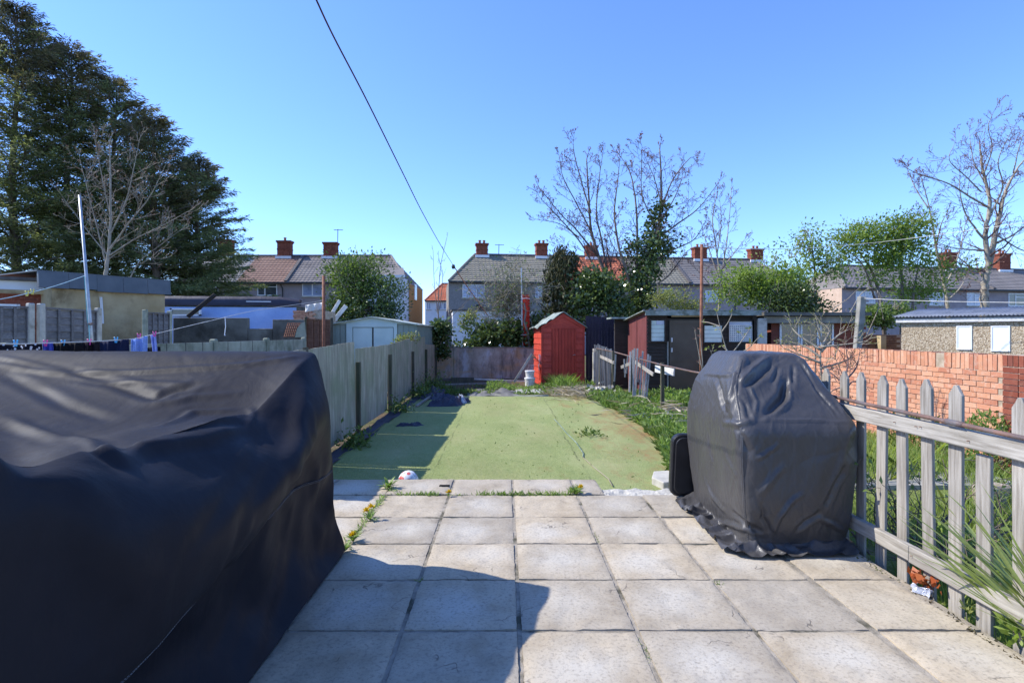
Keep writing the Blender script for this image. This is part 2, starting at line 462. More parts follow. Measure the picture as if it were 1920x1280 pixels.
M['house_pink'] = nmat('pale_pink_gable', (.50, .37, .28), (.58, .44, .34), 3, .95, .1, .3, 20, .02)
M['house_white'] = nmat('white_house_render', (.62, .63, .66), (.70, .71, .74), 3, .9, .1, .1, 20, .02)
M['chimney'] = nmat('chimney_brick', (.17, .055, .035), (.28, .095, .06), 7, .95, .1, .6, 14, .02, rand=.12)
M['pot'] = nmat('clay_pot', (.30, .12, .07), (.38, .17, .10), 7, .9, .1, .2, 14)
def roofm(name, c1, c2, lich=(.30, .28, .2)):
    t = NT(name); p = t.pos()
    ri = t.n('ShaderNodeNewGeometry').outputs['Random Per Island']
    c = t.ramp(t.noise(p, 1.1, 7, .7), [(.3, c1), (.7, c2)])
    c = t.mix(t.ramp(t.noise(p, 7, 5, .7), [(.52, 0.0), (.72, .45)]), c, lich)
    c = t.value_rand(c, .12, 'island')
    t.bump(t.noise(p, 12, 4), .3, .02)
    return t.done(c, .85, .2)
M['roof_grey'] = roofm('grey_roof_tile', (.17, .15, .14), (.25, .225, .21))
M['roof_pale'] = roofm('pale_grey_roof_tile', (.25, .235, .23), (.34, .32, .31))
M['roof_brown'] = roofm('brown_roof_tile', (.21, .125, .095), (.30, .19, .145))
M['roof_mossy'] = roofm('mossy_grey_roof_tile', (.19, .17, .13), (.28, .255, .20), (.28, .27, .15))
M['roof_red'] = roofm('red_clay_roof_tile', (.44, .12, .06), (.55, .19, .10), (.36, .16, .09))
M['lead'] = nmat('lead_ridge', (.10, .09, .085), (.16, .145, .135), 5, .8, .2, .2, 10)
def glass_mat(name, c, rough=.06):
    t = NT(name)
    k = t.ramp(t.noise(t.pos(), 1.6, 3), [(.35, c), (.7, tuple(v * 1.8 for v in c))])
    return t.done(k, rough, .8)
M['glass'] = glass_mat('window_glass', (.035, .045, .055))
M['curtain'] = glass_mat('netted_window_glass', (.22, .26, .36), .15)
M['louvre'] = nmat('pale_green_louvre_glass', (.42, .52, .50), (.56, .66, .62), 3, .25, .6, 0)
M['bark_pale'] = nmat('pale_bark', (.25, .215, .165), (.40, .355, .285), 6, .9, .15, .5, 40, .01)
M['bark_grey'] = nmat('grey_brown_bark', (.135, .105, .085), (.235, .19, .155), 6, .9, .15, .5, 40, .01)
M['twig_purple'] = nmat('reddish_twig', (.12, .075, .07), (.21, .14, .125), 6, .85, .2, 0)
M['twig_pale'] = nmat('pale_twig', (.24, .205, .16), (.36, .315, .25), 6, .85, .2, 0)
M['bud'] = leaf_mat('reddish_bud', (.20, .09, .09), (.30, .17, .13), trans=.2)
M['conifer'] = leaf_mat('dark_conifer_foliage', (.13, .155, .065), (.37, .38, .19), trans=.5, rough=.6, spec=.2)
M['conifer_brown'] = leaf_mat('bronzed_conifer_foliage', (.14, .125, .07), (.30, .25, .15), trans=.45, rough=.6, spec=.2)
M['ivy'] = leaf_mat('dark_ivy_leaf', (.042, .078, .024), (.19, .25, .08), trans=.25, rough=.27, spec=.6)
M['leaf_green'] = leaf_mat('spring_leaf', (.14, .22, .04), (.36, .46, .11), trans=.45)
M['leaf_mid'] = leaf_mat('mid_green_leaf', (.09, .145, .035), (.22, .30, .08), trans=.35)
M['leaf_yellow'] = leaf_mat('yellow_green_leaf', (.20, .23, .06), (.36, .38, .13), trans=.4)
M['weed'] = leaf_mat('weed_leaf', (.12, .21, .045), (.34, .46, .13), trans=.4)
M['bluebell'] = leaf_mat('bluebell_flower', (.16, .20, .45), (.30, .36, .62), trans=.2)
M['blade'] = leaf_mat('grass_blade', (.17, .26, .05), (.44, .50, .15), trans=.45)
M['straw'] = leaf_mat('dry_straw', (.30, .24, .16), (.55, .48, .36), trans=.2)
M['sword'] = leaf_mat('sword_leaf', (.20, .28, .07), (.45, .52, .20), trans=.35)
M['yellow'] = leaf_mat('dandelion_petal', (.75, .48, .01), (.85, .62, .03), trans=.2)
M['deadleaf'] = leaf_mat('rust_red_leaf', (.34, .07, .02), (.48, .15, .05), trans=.2)

def fabric(name, c, rough, c2=None, wr=.5, spec=.5, ws=3, dust=.35):
    t = NT(name); p = t.pos()
    col = t.ramp(t.noise(p, 1.4, 5, .6), [(.3, c), (.75, c2 or tuple(v * 1.6 for v in c))])
    dst = t.ramp(t.noise(p, 60, 4, .75), [(.66, 0.0), (.78, dust)])
    col = t.mix(dst, col, tuple(v * 4 + .03 for v in c))
    w1 = t.noise(t.pos((1, 1, .5)), ws, 6, .6, 1.2); w2 = t.noise(p, 700, 2)
    t.bump(t.math('ADD', t.math('MULTIPLY', w1, 1.0), t.math('MULTIPLY', w2, .02)), wr, .02)
    rr = t.ramp(t.noise(p, 4, 4), [(.3, rough - .06), (.7, rough + .1)])
    return t.done(col, rr, spec)
M['cover_navy'] = fabric('navy_black_cover_fabric', (.011, .0105, .0145), .6, (.015, .0145, .019), wr=.3, spec=.17, dust=.08)
M['cover_black'] = fabric('charcoal_cover_fabric', (.046, .044, .046), .38, (.066, .063, .062), wr=.5, spec=.5, ws=7)
M['membrane'] = fabric('dark_blue_membrane', (.018, .018, .035), .55)
def dyed(name, c, rough=.85):
    return nmat(name, c, tuple(v * 1.25 for v in c), 30, rough, .15, .3, 60)

# ------------------------------------------------------------------ ground, patio, turf
def ground_sheet():
    # z = -0.25 everywhere, finely cut near the garden so that it can be uneven
    P = []
    xs = [-400, -120, -40] + [-20 + i * 1.0 for i in range(41)] + [40, 120, 400]
    ys = [-60, -10, 0] + [2 + i * 1.0 for i in range(28)] + [40, 80, 200, 900]
    for y in ys:
        P.append([(x, y, -.25 + (.03 * fbm(x * .7, y * .7) if abs(x) < 21 and 3 < y < 29 else 0)) for x in xs])
    o = MB().grid([[(p[0], p[1], p[2]) for p in row] for row in P]).build('ground', M['soil'], smooth=True, kind='structure')
    return o
ground_sheet()

patio = MB().box(-5.2, 2.40, -1.9, 5.29, -.27, -.0095).box(-5.2, .92, 5.285, 5.885, -.27, -.0097).build('patio', M['mortar'], kind='structure')
def slab_mesh(seed, w=.574, d=.574, n=22):
    r = random.Random(seed); me_b = MB()
    P = []
    for j in range(n + 1):
        row = []
        for i in range(n + 1):
            x = (i / n - .5) * w; y = (j / n - .5) * d
            ex = min(i, n - i) / n * w; ey = min(j, n - j) / n * d; e = min(ex, ey)
            z = .0035 * fbm(x * 7 + seed * 3, y * 7, seed) + .0018 * fbm(x * 22, y * 22 + seed * 5, 3)
            st = fbm(x * 3.1 + seed, y * 2.3 - seed * 2, 9)
            z += .004 * (1 if st > .12 else 0)
            if e < 1e-6:
                z -= .006
                k = .0035 * fbm(x * 25 + seed, y * 25, 5)
                if ex < 1e-6: x += k - (.002 if i == 0 else -.002) * 0
                if ey < 1e-6: y += k
            elif e < w / n * 1.2: z -= .0015
            row.append((x, y, z))
        P.append(row)
    me_b.grid(P)
    # skirt
    rim = [P[0][i] for i in range(n + 1)] + [P[j][n] for j in range(1, n + 1)] + [P[n][i] for i in range(n - 1, -1, -1)] + [P[j][0] for j in range(n - 1, 0, -1)]
    b = len(me_b.v); m = len(rim)
    for p in rim: me_b.v.append(p)
    for p in rim: me_b.v.append((p[0], p[1], -.05))
    for i in range(m):
        k = (i + 1) % m
        me_b.f.append((b + i, b + m + i, b + m + k, b + k))
    me = bpy.data.meshes.new('slab'); me.from_pydata(me_b.v, [], me_b.f); me.shade_smooth()
    try: me.set_sharp_from_angle(angle=R(40))
    except Exception: pass
    me.materials.append(M['slab'])
    return me
slab_vars = [slab_mesh(s) for s in (1, 2, 3, 4, 5, 6)]
half_vars = [slab_mesh(s, .574, .545) for s in (11, 12)]
edge_vars = [slab_mesh(s, .50, .574) for s in (21, 22)]
colx = [-5.06 + .5995 * i for i in range(13)]           # joint positions along x
colx = [.07 + .5995 * k for k in range(-8, 4)]
rowy = [5.30, 4.66, 4.07, 3.475, 2.88, 2.285, 1.69, 1.095, .50, -.095, -.69, -1.285, -1.88]
def put_slab(me, x, y, sx=1, sy=1):
    o = bpy.data.objects.new('slab', me); C.objects.link(o); o.parent = patio
    o.location = (x, y, rng.uniform(-.003, .003)); o.rotation_euler = (rng.uniform(-.004, .004), rng.uniform(-.004, .004), rng.choice((0, math.pi)) + rng.uniform(-.004, .004))
    o.scale = (sx, sy, 1)
    return o
for j in range(len(rowy) - 1):
    for i in range(len(colx) - 1):
        cx_ = (colx[i] + colx[i + 1]) / 2; cy_ = (rowy[j] + rowy[j + 1]) / 2
        if cx_ < -2.6 and cy_ < 3.2: continue
        put_slab(rng.choice(slab_vars), cx_, cy_, 1, (rowy[j] - rowy[j + 1] - .022) / .574)
    put_slab(rng.choice(edge_vars), colx[-1] + .285 + .012, (rowy[j] + rowy[j + 1]) / 2, 1.06, (rowy[j] - rowy[j + 1] - .022) / .574)
for i in range(len(colx) - 1):
    if colx[i + 1] > .8: break
    cx_ = (colx[i] + colx[i + 1]) / 2
    if -.75 < cx_ < -.4:
        # this slab has a small rectangular hole near its far right corner
        s_ = put_slab(slab_mesh(33, .574, .545), cx_ + .0, 5.592)
        hb = MB().box(-.075, .075, -.045, .045, -.045, .03)
        continue
    put_slab(half_vars[i % 2], cx_, 5.592)
put_slab(slab_mesh(35, .30, .545), .07 + .5995 + .14, 5.592, .8)
# pale broken concrete bedding along the step, right of the last slabs
def rough_strip(x0, x1, y0, y1, z, name, m, amp=.012, label=None):
    P = []
    n = 44; k = 9
    for j in range(k + 1):
        row = []
        for i in range(n + 1):
            x = x0 + (x1 - x0) * i / n; y = y0 + (y1 - y0) * j / k
            if j == k: y += .045 * fbm(x * 4, 2)
            if i in (0, n): x += .03 * fbm(y * 9, 4)
            zz = z + amp * fbm(x * 9, y * 9) * 1.4 - (.03 if j == k else 0)
            row.append((x, y, zz))
        P.append(row)
    mb = MB().grid(P)
    rim = [P[k][i] for i in range(n + 1)]
    b = len(mb.v)
    for p in rim: mb.v.append(p)
    for p in rim: mb.v.append((p[0], p[1] + .01, -.25))
    for i in range(n): mb.f.append((b + i, b + i + 1, b + n + 2 + i, b + n + 1 + i))
    return mb.build(name, m, patio, label=label)
rough_strip(.90, 1.93, 5.288, 5.56, -.014, 'concrete_edge', M['concrete_pale'], .016, label='broken pale concrete edge')
rough_strip(1.9, 2.42, 5.288, 5.46, -.02, 'concrete_edge', M['mortar'], .014)
# small dark gully opening let into the far row of slabs
g = W(826, 909, 5.56)
MB().box(-.655, -.555, 5.555, 5.625, .0045, .0075).build('gully_opening', nmat('gully_black', (.006, .006, .006), (.01, .01, .01), 5, .9, .1, 0), patio)

# turf: one laid sheet with soft ripples and a free, wavy edge
def turf():
    nx, ny = 70, 130
    P = []
    for j in range(ny + 1):
        y = 5.86 + (15.35 - 5.86) * j / ny
        xl = -2.30 + .03 * fbm(y * .8, 1)
        xr = 2.0 + smooth01((y - 5.9) / 4) * .55 - smooth01((y - 11) / 4) * .22 + .07 * fbm(y * .9, 7)
        row = []
        for i in range(nx + 1):
            x = xl + (xr - xl) * i / nx
            z = -.198 + .011 * fbm(x * .45, y * 1.7, 2) + .006 * fbm(x * 1.5, y * 4, 5) + .006 * math.sin(y * 2.6 + .6 * math.sin(x))
            e = max(0, 1 - min(i, nx - i) / 2.5)
            z += .012 * e * fbm(y * 2, x)
            yy = y + (.09 * fbm(x * 1.1, 11) if j > ny - 4 else 0)
            row.append((x, yy, z))
        P.append(row)
    P.append([(p[0], p[1] + .02, -.26) for p in P[-1]])
    P = [[(r[0][0] - .01, r[0][1], -.27)] + r + [(r[-1][0] + .01, r[-1][1], -.27)] for r in P]
    MB().grid(P).build('artificial_turf', M['turf'], smooth=True, kind='structure')
turf()
MB().grid([[(x, y, -.228 + .012 * fbm(x * 2, y * 2)) for x in (2.5, 3.2, 4.1, 5.2, 6.3)] for y in np.linspace(-1.5, 15, 40)]).build('neighbour_lawn', M['greenground'], smooth=True, kind='structure')
# trodden bare soil behind the turf
MB().grid([[(x, y, -.222 + .018 * fbm(x * 2.2, y * 2.2)) for x in np.linspace(-2.5, 3.0, 26)] for y in np.linspace(15.2, 20.7, 26)]).build('bare_soil', M['soil'], smooth=True, kind='structure')

# ------------------------------------------------------------------ left boundary: leaning feather-edge fence
FX = -2.60
fence = thing('board_fence', 'long fence of leaning grey-green feather edge panels between slim posts, left of the artificial turf', 'fence', (FX, 12, -.2))
def board_panel(y0, y1, z00, z01, z10, z11, lean=0.0, nb=None):
    """feather edged panel between y0 and y1; bottom z00/z01, top z10/z11"""
    n = nb or max(6, int((y1 - y0) / .12))
    mb = MB()
    for k in range(n):
        a = k / n; b = (k + 1.12) / n
        ya = y0 + (y1 - y0) * a; yb = min(y0 + (y1 - y0) * b, y1 + .01)
        zt_a = z10 + (z11 - z10) * a + rng.uniform(-.006, .006); zt_b = z10 + (z11 - z10) * min(b, 1) + rng.uniform(-.006, .006)
        zb_a = z00 + (z01 - z00) * a; zb_b = z00 + (z01 - z00) * min(b, 1)
        x = FX + rng.uniform(-.002, .002)
        q = [(x + .004 + lean, ya, zb_a), (x + .022 + lean, yb, zb_b), (x + .022 - lean, yb, zt_b), (x + .004 - lean, ya, zt_a)]
        mb.prism(q, (0, 0, 0), (-.012, 0, 0))
    for zr in (.3, .9):
        mb.box(FX - .07, FX - .012, y0 + .02, y1 - .02, z00 + zr, z00 + zr + .07)
    mb.build('fence_panel', M['featherboard'], fence)
pan = [(7.62, 9.36, 1.30, 1.36), (9.72, 12.25, 1.20, 1.20), (12.48, 14.9, 1.245, 1.42), (14.95, 18.1, 1.33, 1.47), (18.15, 20.6, 1.40, 1.2)]
pan = [(7.47, 9.67, 1.30, 1.365), (9.76, 12.34, 1.245, 1.26), (12.44, 15.42, 1.255, 1.37), (15.50, 18.02, 1.30, 1.42), (18.1, 20.55, 1.16, 1.10)]
for k, (a, b, h0, h1) in enumerate(pan):
    board_panel(a, b, -.17, -.17, h0, h1, lean=(.015, -.01, .02, .0, .0)[k])
board_panel(5.3, 7.30, -.17, -.17, 1.28, 1.30)
for (y, h) in ((7.41, .86), (9.73, 1.02), (12.42, 1.05), (15.48, 1.02), (18.05, 1.0), (20.6, 1.0)):
    MB().box(FX + .03, FX + .10, y - .04, y + .04, -.25, h).build('post', M['darkpost'] if y > 8 else M['oldwood'], fence, bevel=.004)
MB().box(FX - .03, FX + .022, 7.33, 7.39, -.2, 1.33).build('post', M['darkpost'], fence)
# dark membrane strip laid along the fence foot
mbm = MB()
P = []
for j in range(90):
    y = 6.0 + j * .105
    w = .26 + .07 * fbm(y * .8, 3)
    P.append([(FX + .10 + w * i / 5 + .02 * fbm(y, i), y, -.19 + .018 * fbm(i * .9, y * 3) + .03 * (i in (0, 5)) * fbm(y * 1.3, 8)) for i in range(6)])
o = mbm.grid(P).build('ground_membrane', M['membrane'], smooth=True)
tag(o, 'strip of dark blue-black weed membrane lying along the foot of the left fence', 'membrane')

# ------------------------------------------------------------------ back wall
o = thing('garden_wall', 'low stained rendered wall across the back of the garden, left of the red shed', 'wall', (-.7, 20.9, -.2))
P = []
for j in range(14):
    z = -.26 + 1.25 * j / 13
    P.append([(x, 20.85 + .012 * fbm(x * 2, z * 2) - (.03 if abs(x + 1.85) < .08 else 0), z + (.015 * fbm(x * 3, 1) if j == 13 else 0)) for x in np.linspace(-2.62, 1.25, 70)])
P.append([(p[0], 21.05, p[2]) for p in P[-1]])
MB().grid(P).build('wall_face', M['stained'], o)
MB().box(-2.6, 1.2, 20.82, 21.08, .985, 1.01).build('coping', M['concrete_dark'], o)
MB().box(-2.62, 1.2, 20.6, 20.84, -.25, -.14).build('plinth', M['concrete_dark'], o)

# ------------------------------------------------------------------ right-hand brick boundary wall
bw = thing('brick_wall', 'orange-red brick garden wall with a soldier course on top, behind the picket fence on the right', 'wall', (6.4, 11, -.2))
BX = 6.40
def brick_me(l, h, d, name='brick'):
    mb = MB().box(-d / 2, d / 2, -l / 2, l / 2, -h / 2, h / 2)
    me = bpy.data.meshes.new(name); me.from_pydata(mb.v, [], mb.f); me.materials.append(M['brick'])
    return me
def jit_box(mb, x0, x1, y0, y1, z0, z1):
    mb.box(x0, x1, y0, y1, z0, z1)
MB().box(BX + .008, BX + .205, 7.2, 15.1, -.25, 1.222).build('mortar_bed', M['brick_mortar'], bw)
stretch_me = brick_me(.215, .065, .10); soldier_me = brick_me(.065, .212, .215); half_me = brick_me(.1, .065, .10)
nb = 0
solds = []
y = 7.24
while y < 15.05:
    solds.append(y); y += .0755
strs = []
z = 1.0
row = 0
while z > -.2:
    y = 7.24 + (.1125 if row % 2 else 0)
    while y < 15.0:
        strs.append((y + .107, z)); y += .225
    z -= .075; row += 1
far_mb = MB(); n_s = 0
for k, y in enumerate(solds):
    zt = 1.125 + rng.uniform(-.006, .008) + (.01 if y > 11 else 0)
    if n_s < 90:
        if abs(y - 8.35) < .04 or abs(y - 8.28) < .04:
            continue                       # a gap of crumbled mortar in the course
        b = link_mesh('brick', soldier_me, None, bw, (BX + .107 - bw.location.x + rng.uniform(-.006, .004), y - bw.location.y, zt - bw.location.z))
        b.rotation_euler = (rng.uniform(-.03, .03), 0, rng.uniform(-.03, .03)); n_s += 1
    else:
        far_mb.box(BX - rng.uniform(0, .006), BX + .21, y - .0325, y + .0325, zt - .106, zt + .106)
strs.sort(key=lambda q: (q[0] - (1.0 - q[1]) * .0))
vis = [q for q in strs if q[1] > .25]
near = [q for q in vis if q[0] < 12][:205]
nearset = set(near)
for (y, z) in strs:
    if (y, z) in nearset:
        b = link_mesh('brick', stretch_me, None, bw, (BX + .05 - bw.location.x - rng.uniform(0, .007), y - bw.location.y + rng.uniform(-.003, .003), z - .075 / 2 + .015 - bw.location.z + rng.uniform(-.002, .002)))
    else:
        zz = z - .0225
        far_mb.box(BX - rng.uniform(0, .007), BX + .1, y - .1065, y + .1065, zz - .0325, zz + .0325)
far_mb.build('bricks', M['brick'], bw, kind='stuff')
# darker pier at the near end
pier = thing('brick_pier', 'dark red brick pier ending the garden wall at the right edge of the view', 'pier', (6.4, 7.0, -.2))
MB().box(BX - .052, BX + .23, 6.765, 7.215, -.25, 1.24).build('mortar_bed', M['brick_mortar'], pier)
k = 0; z = 1.215
sm = brick_me(.215, .065, .30); sm.materials.clear(); sm.materials.append(M['brick_dark'])
st2 = brick_me(.065, .14, .30); st2.materials.clear(); st2.materials.append(M['brick_dark'])
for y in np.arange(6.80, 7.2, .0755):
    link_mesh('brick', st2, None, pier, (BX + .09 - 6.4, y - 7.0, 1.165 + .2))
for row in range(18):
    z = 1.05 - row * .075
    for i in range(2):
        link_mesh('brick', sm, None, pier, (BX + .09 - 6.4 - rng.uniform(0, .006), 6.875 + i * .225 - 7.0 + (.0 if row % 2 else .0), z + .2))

# ------------------------------------------------------------------ near right picket fence
pf = thing('picket_fence', 'weathered grey picket fence with two rails along the right edge of the patio', 'fence', (2.47, 3.4, 0))
pys = [(5.35, 1.22), (5.12, 1.24), (4.9, 1.23), (4.66, 1.22), (4.41, 1.24), (4.17, 1.235), (3.97, 1.24), (3.76, 1.235), (3.555, 1.225), (3.33, 1.24), (3.13, 1.225), (2.945, .93), (2.735, 1.20), (2.53, 1.22), (2.32, 1.23), (2.1, 1.22), (1.89, 1.24)]
for k, (y, h) in enumerate(pys):
    w = .045 + rng.uniform(-.002, .004); t = .010; x = 2.488 + rng.uniform(-.003, .003)
    tilt = rng.uniform(-.022, .022)
    mb = MB()
    pts = []
    zs = np.linspace(-.16, h - .055, 9)
    L = []; Rr = []
    for z in zs:
        dx = .0016 * fbm(z * 5, k); L.append((x, y - w + dx + tilt * z, z)); Rr.append((x, y + w + dx * 1.3 + tilt * z, z))
    if h > 1: tip = [(x, y + w * .55 + tilt * h, h - .028), (x, y + w * .22 + tilt * h, h - .002), (x, y - w * .22 + tilt * h, h), (x, y - w * .6 + tilt * h, h - .03)]
    else: tip = []
    poly = L[:1] + Rr + tip + L[:0:-1]
    mb.prism(poly, (0, 0, 0), (t * 2, 0, 0))
    mb.build('picket', M['oldwood'], pf, bevel=.0025)
def rail(z0, z1, name='rail', ya=5.45, yb=1.8):
    P = []; n = 46
    for j in range(n + 1):
        y = ya + (yb - ya) * j / n
        a = .003 * fbm(y * 2.3, z0 * 7); b = .0035 * fbm(y * 3.1, z1 * 5 + 3)
        x0, x1 = 2.445, 2.484
        P.append([(x1, y, z0 + a), (x0 + .004, y, z0 + a), (x0, y, z0 + .006 + a), (x0 + .002 * fbm(y * 6, 1), y, (z0 + z1) / 2), (x0, y, z1 - .006 + b), (x0 + .004, y, z1 + b), (x1, y, z1 + b), (x1, y, z0 + a)])
    mb = MB().grid(P)
    mb.f.append((0, 1, 2, 3, 4, 5, 6)); e = len(mb.v) - 8; mb.f.append(tuple(e + i for i in range(6, -1, -1)))
    mb.build(name, M['oldwood_y'], pf)
rail(.902, .997); rail(.128, .222, ya=5.45, yb=3.435); rail(.122, .224, ya=3.43, yb=1.8)
nl = MB()
for (y, z) in ((3.545, .955), (3.36, .958), (3.325, .962), (2.98, .945), (3.40, .175)):
    nl.tube([(2.43, y, z), (2.455, y, z - .002)], .0022, 5)
nl.build('nails', M['rust'], pf)
o = MB().tube([(2.43, 5.5, 1.075), (2.43, 4.4, 1.05), (2.43, 3.9, 1.035), (2.432, 3.0, 1.024), (2.436, 2.3, 1.012), (2.44, 1.6, 1.0)], .0125, 12).tube([(2.4305, 3.12, 1.0255), (2.432, 3.0, 1.024)], .0165, 12).build('metal_pipe', M['pipe'], smooth=True)
tag(o, 'long rusty brown metal pipe lying along the upper rail of the near picket fence', 'pipe')

# ------------------------------------------------------------------ red shed
def frame_at(a, b):
    """origin and unit axes of an upright front face from a to b (ground plan), d points away from the viewer"""
    a = Vector((a[0], a[1], 0)); b = Vector((b[0], b[1], 0))
    u = (b - a).normalized(); d = Vector((-u.y, u.x, 0))
    return a, u, d, (b - a).length
Z = Vector((0, 0, 1))
class FR:
    """local box helper in a frame: u along the front, d backwards, z up"""
    def __init__(s, a, b): s.o, s.u, s.d, s.w = frame_at(a, b)
    def p(s, u, d, z): return s.o + s.u * u + s.d * d + Z * z
    def box(s, mb, u0, u1, d0, d1, z0, z1):
        return mb.obox(s.p((u0 + u1) / 2, (d0 + d1) / 2, (z0 + z1) / 2), s.u, s.d, Z, abs(u1 - u0) / 2, abs(d1 - d0) / 2, abs(z1 - z0) / 2)
    def poly(s, mb, pts, th):
        """pts (u, d, z) extruded along d by th"""
        return mb.prism([s.p(*q) for q in pts], (0, 0, 0), s.d * th)
    def polyu(s, mb, pts, th):
        return mb.prism([s.p(*q) for q in pts], (0, 0, 0), s.u * th)

fr = FR((1.20, 18.60), (2.60, 18.78))
rs = thing('garden_shed', 'small bright red wooden shed with a plank door and a curled felt roof', 'shed', fr.p(.7, .7, -.2))
w = fr.w; D = 1.45; ze = 1.74; zp = 2.16
mb = MB(); fr.box(mb, .02, w - .02, .03, D, -.2, ze); fr.poly(mb, [(.02, .03, ze), (w - .02, .03, ze), (w / 2, .03, zp - .02)], D - .05)
mb.build('body', M['redpaint'], rs)
nb_ = 10; hh = (ze + .2) / nb_
for k in range(nb_):      # shiplap boards on the sunlit side
    z0 = -.2 + k * hh
    mb = MB(); pts = [(-.012 - .012, .0, z0), (-.002, .0, z0 + hh * .95), (.018, .0, z0 + hh * .95), (.018, .0, z0)]
    fr.poly(mb, pts, D)
    if k > 1 or True: mb.build('side_board', M['redpaint'], rs)
dl, dr = .33, 1.08
for k in range(nb_):
    z0 = -.2 + k * hh
    for (a, b) in ((-.005, dl - .012), (dr + .06, w)):
        mb = MB(); fr.polyu(mb, [(a, -.022, z0), (a, .002, z0 + hh * .95), (a, .02, z0 + hh * .95), (a, .02, z0)], b - a); mb.build('front_board', M['redpaint'], rs)
nd = 7; wd = (dr - dl) / nd
for k in range(nd):
    mb = MB(); fr.box(mb, dl + k * wd + .005, dl + (k + 1) * wd - .005, -.026 + rng.uniform(-.004, .004), .0, -.17, 1.66)
    mb.build('door_board', M['redpaint_v'], rs)
mb = MB(); fr.box(mb, dl - .05, dr + .06, -.03, .01, 1.67, 1.73); mb.build('door_head', M['redpaint'], rs)
mb = MB(); fr.box(mb, dr + .004, dr + .05, -.034, .01, -.2, 1.67); mb.build('door_post', M['redpaint_v'], rs)
mb = MB(); fr.box(mb, -.035, .035, -.032, -.016, -.2, ze - .02); mb.build('corner_trim', M['redpaint_v'], rs)
mb = MB(); fr.box(mb, w - .03, w + .02, -.032, -.016, -.2, ze - .02); mb.build('corner_trim', M['redpaint_v'], rs)
mb = MB(); fr.poly(mb, [(-.03, -.03, ze + .0), (w / 2, -.03, zp + .02), (w + .03, -.03, ze + .0), (w + .03, -.03, ze - .1), (w / 2, -.03, zp - .10), (-.03, -.03, ze - .1)], .025)
mb.build('barge_board', M['redpaint'], rs)
mb = MB(); fr.poly(mb, [(.05, -.005, ze - .08), (w - .05, -.005, ze - .08), (w / 2, -.005, zp - .08)], .02); mb.build('gable_panel', M['redpaint'], rs)
mb = MB(); q = fr.p(dr - .06, -.05, .78)
mb.tube([q, q - fr.d * .03 + Z * .02, q + fr.u * .09 + Z * .03], .009, 6); mb.build('door_handle', M['galv'], rs)
# felt roof, lifting and curling on the left slope
P = []
for i in range(25):
    t = i / 24; row = []
    for j in range(17):
        s_ = j / 16; d = -.10 + s_ * (D + .16)
        if t < .5:
            a = t / .5; u = -.17 + a * (w / 2 + .17); z = ze - .09 + a * (zp + .05 - ze + .09)
            curl = .05 * math.sin(a * 9 + s_ * 3) * (1 - a) + .03 * fbm(a * 4, s_ * 4) + (.06 if .35 < a < .55 else 0) * (1 - s_)
            z += curl
        else:
            a = (t - .5) / .5; u = w / 2 + a * (w / 2 + .1); z = zp + .05 - a * (zp + .05 - ze + .05) + .01 * fbm(a * 4, s_ * 3)
        row.append(fr.p(u, d, z))
    P.append(row)
o = MB().grid(P).build('roof_felt', M['felt'], rs, smooth=True); s_ = o.modifiers.new('solid', 'SOLIDIFY'); s_.thickness = .018
# splintered lower corner
mb = MB()
for k in range(7):
    a = rng.uniform(.0, .5); mb.bar(fr.p(-.03, a, rng.uniform(-.2, .1)), fr.p(-.055 - rng.uniform(0, .04), a + rng.uniform(-.04, .04), rng.uniform(.2, .75)), .03, .008)
mb.build('splintered_boards', M['redpaint_v'], rs)
mb = MB(); 
for (d, z) in ((.06, .48), (.14, .3), (.08, .62)): mb.bar(fr.p(-.04, d, z), fr.p(-.052, d + .05, z + .2), .09, .006)
mb.build('bare_patch', M['dirtywhite'], rs)

# leaning timber frame, wire tray and stacked buckets beside it
tf = thing('leaning_timber', 'pale timber leaning diagonally against the left side of the red shed', 'timber', (.45, 19.2, -.2))
a = W(964, 716, 18.5); b = W(997, 664, 18.6)
MB().bar(a, b, .075, .04, Vector((0, -1, 0))).build('long_bar', M['oldwood'], tf, bevel=.003)
MB().bar(b + Vector((-.02, 0, 0)), W(1004, 671, 18.9), .06, .035, Vector((0, -1, 0))).build('short_bar', M['concrete_green'], tf)
mb = MB()
for k in range(5): mb.tube([W(989 + k * 2.2, 692, 18.9), W(992 + k * 2.2, 684, 18.9)], .006, 5)
mb.tube([W(988, 692, 18.9), W(999, 692, 18.9)], .006, 5).tube([W(991, 684, 18.9), W(1002, 684, 18.9)], .006, 5)
o = mb.build('wire_rack', M['galv']); tag(o, 'small dark wire rack standing on the white tubs by the red shed', 'rack')
def tub(z0, z1, r, label, lid=True):
    c = W(993.5, 700, 18.35); c.z = 0
    t = thing('tub', label, 'bucket', (c.x, c.y, z0))
    h = z1 - z0
    MB().lathe((c.x, c.y, z0), [(r * .86, 0), (r * .9, .01), (r, h * .86), (r + .012, h * .87), (r + .012, h)], 24).build('tub_body', M['dirtywhite'], t, smooth=False)
    mbx = MB().lathe((c.x, c.y, z1), [(r + .016, -.012), (r + .018, .012), (r + .008, .02)], 24); mbx.build('rim', M['white'], t)
    mbx = MB(); mbx.tube([Vector((c.x + (r + .02) * math.cos(k), c.y + (r + .02) * math.sin(k), z0 + h * .55 - .05 * math.sin((k + 1.4) * 1))) for k in np.linspace(-2.9, -.2, 10)], .004, 5); mbx.build('handle', M['galv'], t)
tub(-.2, .06, .165, 'lower white plastic tub of two, standing on the soil beside the red shed')
tub(.07, .29, .145, 'upper white plastic tub stacked on another one beside the red shed')

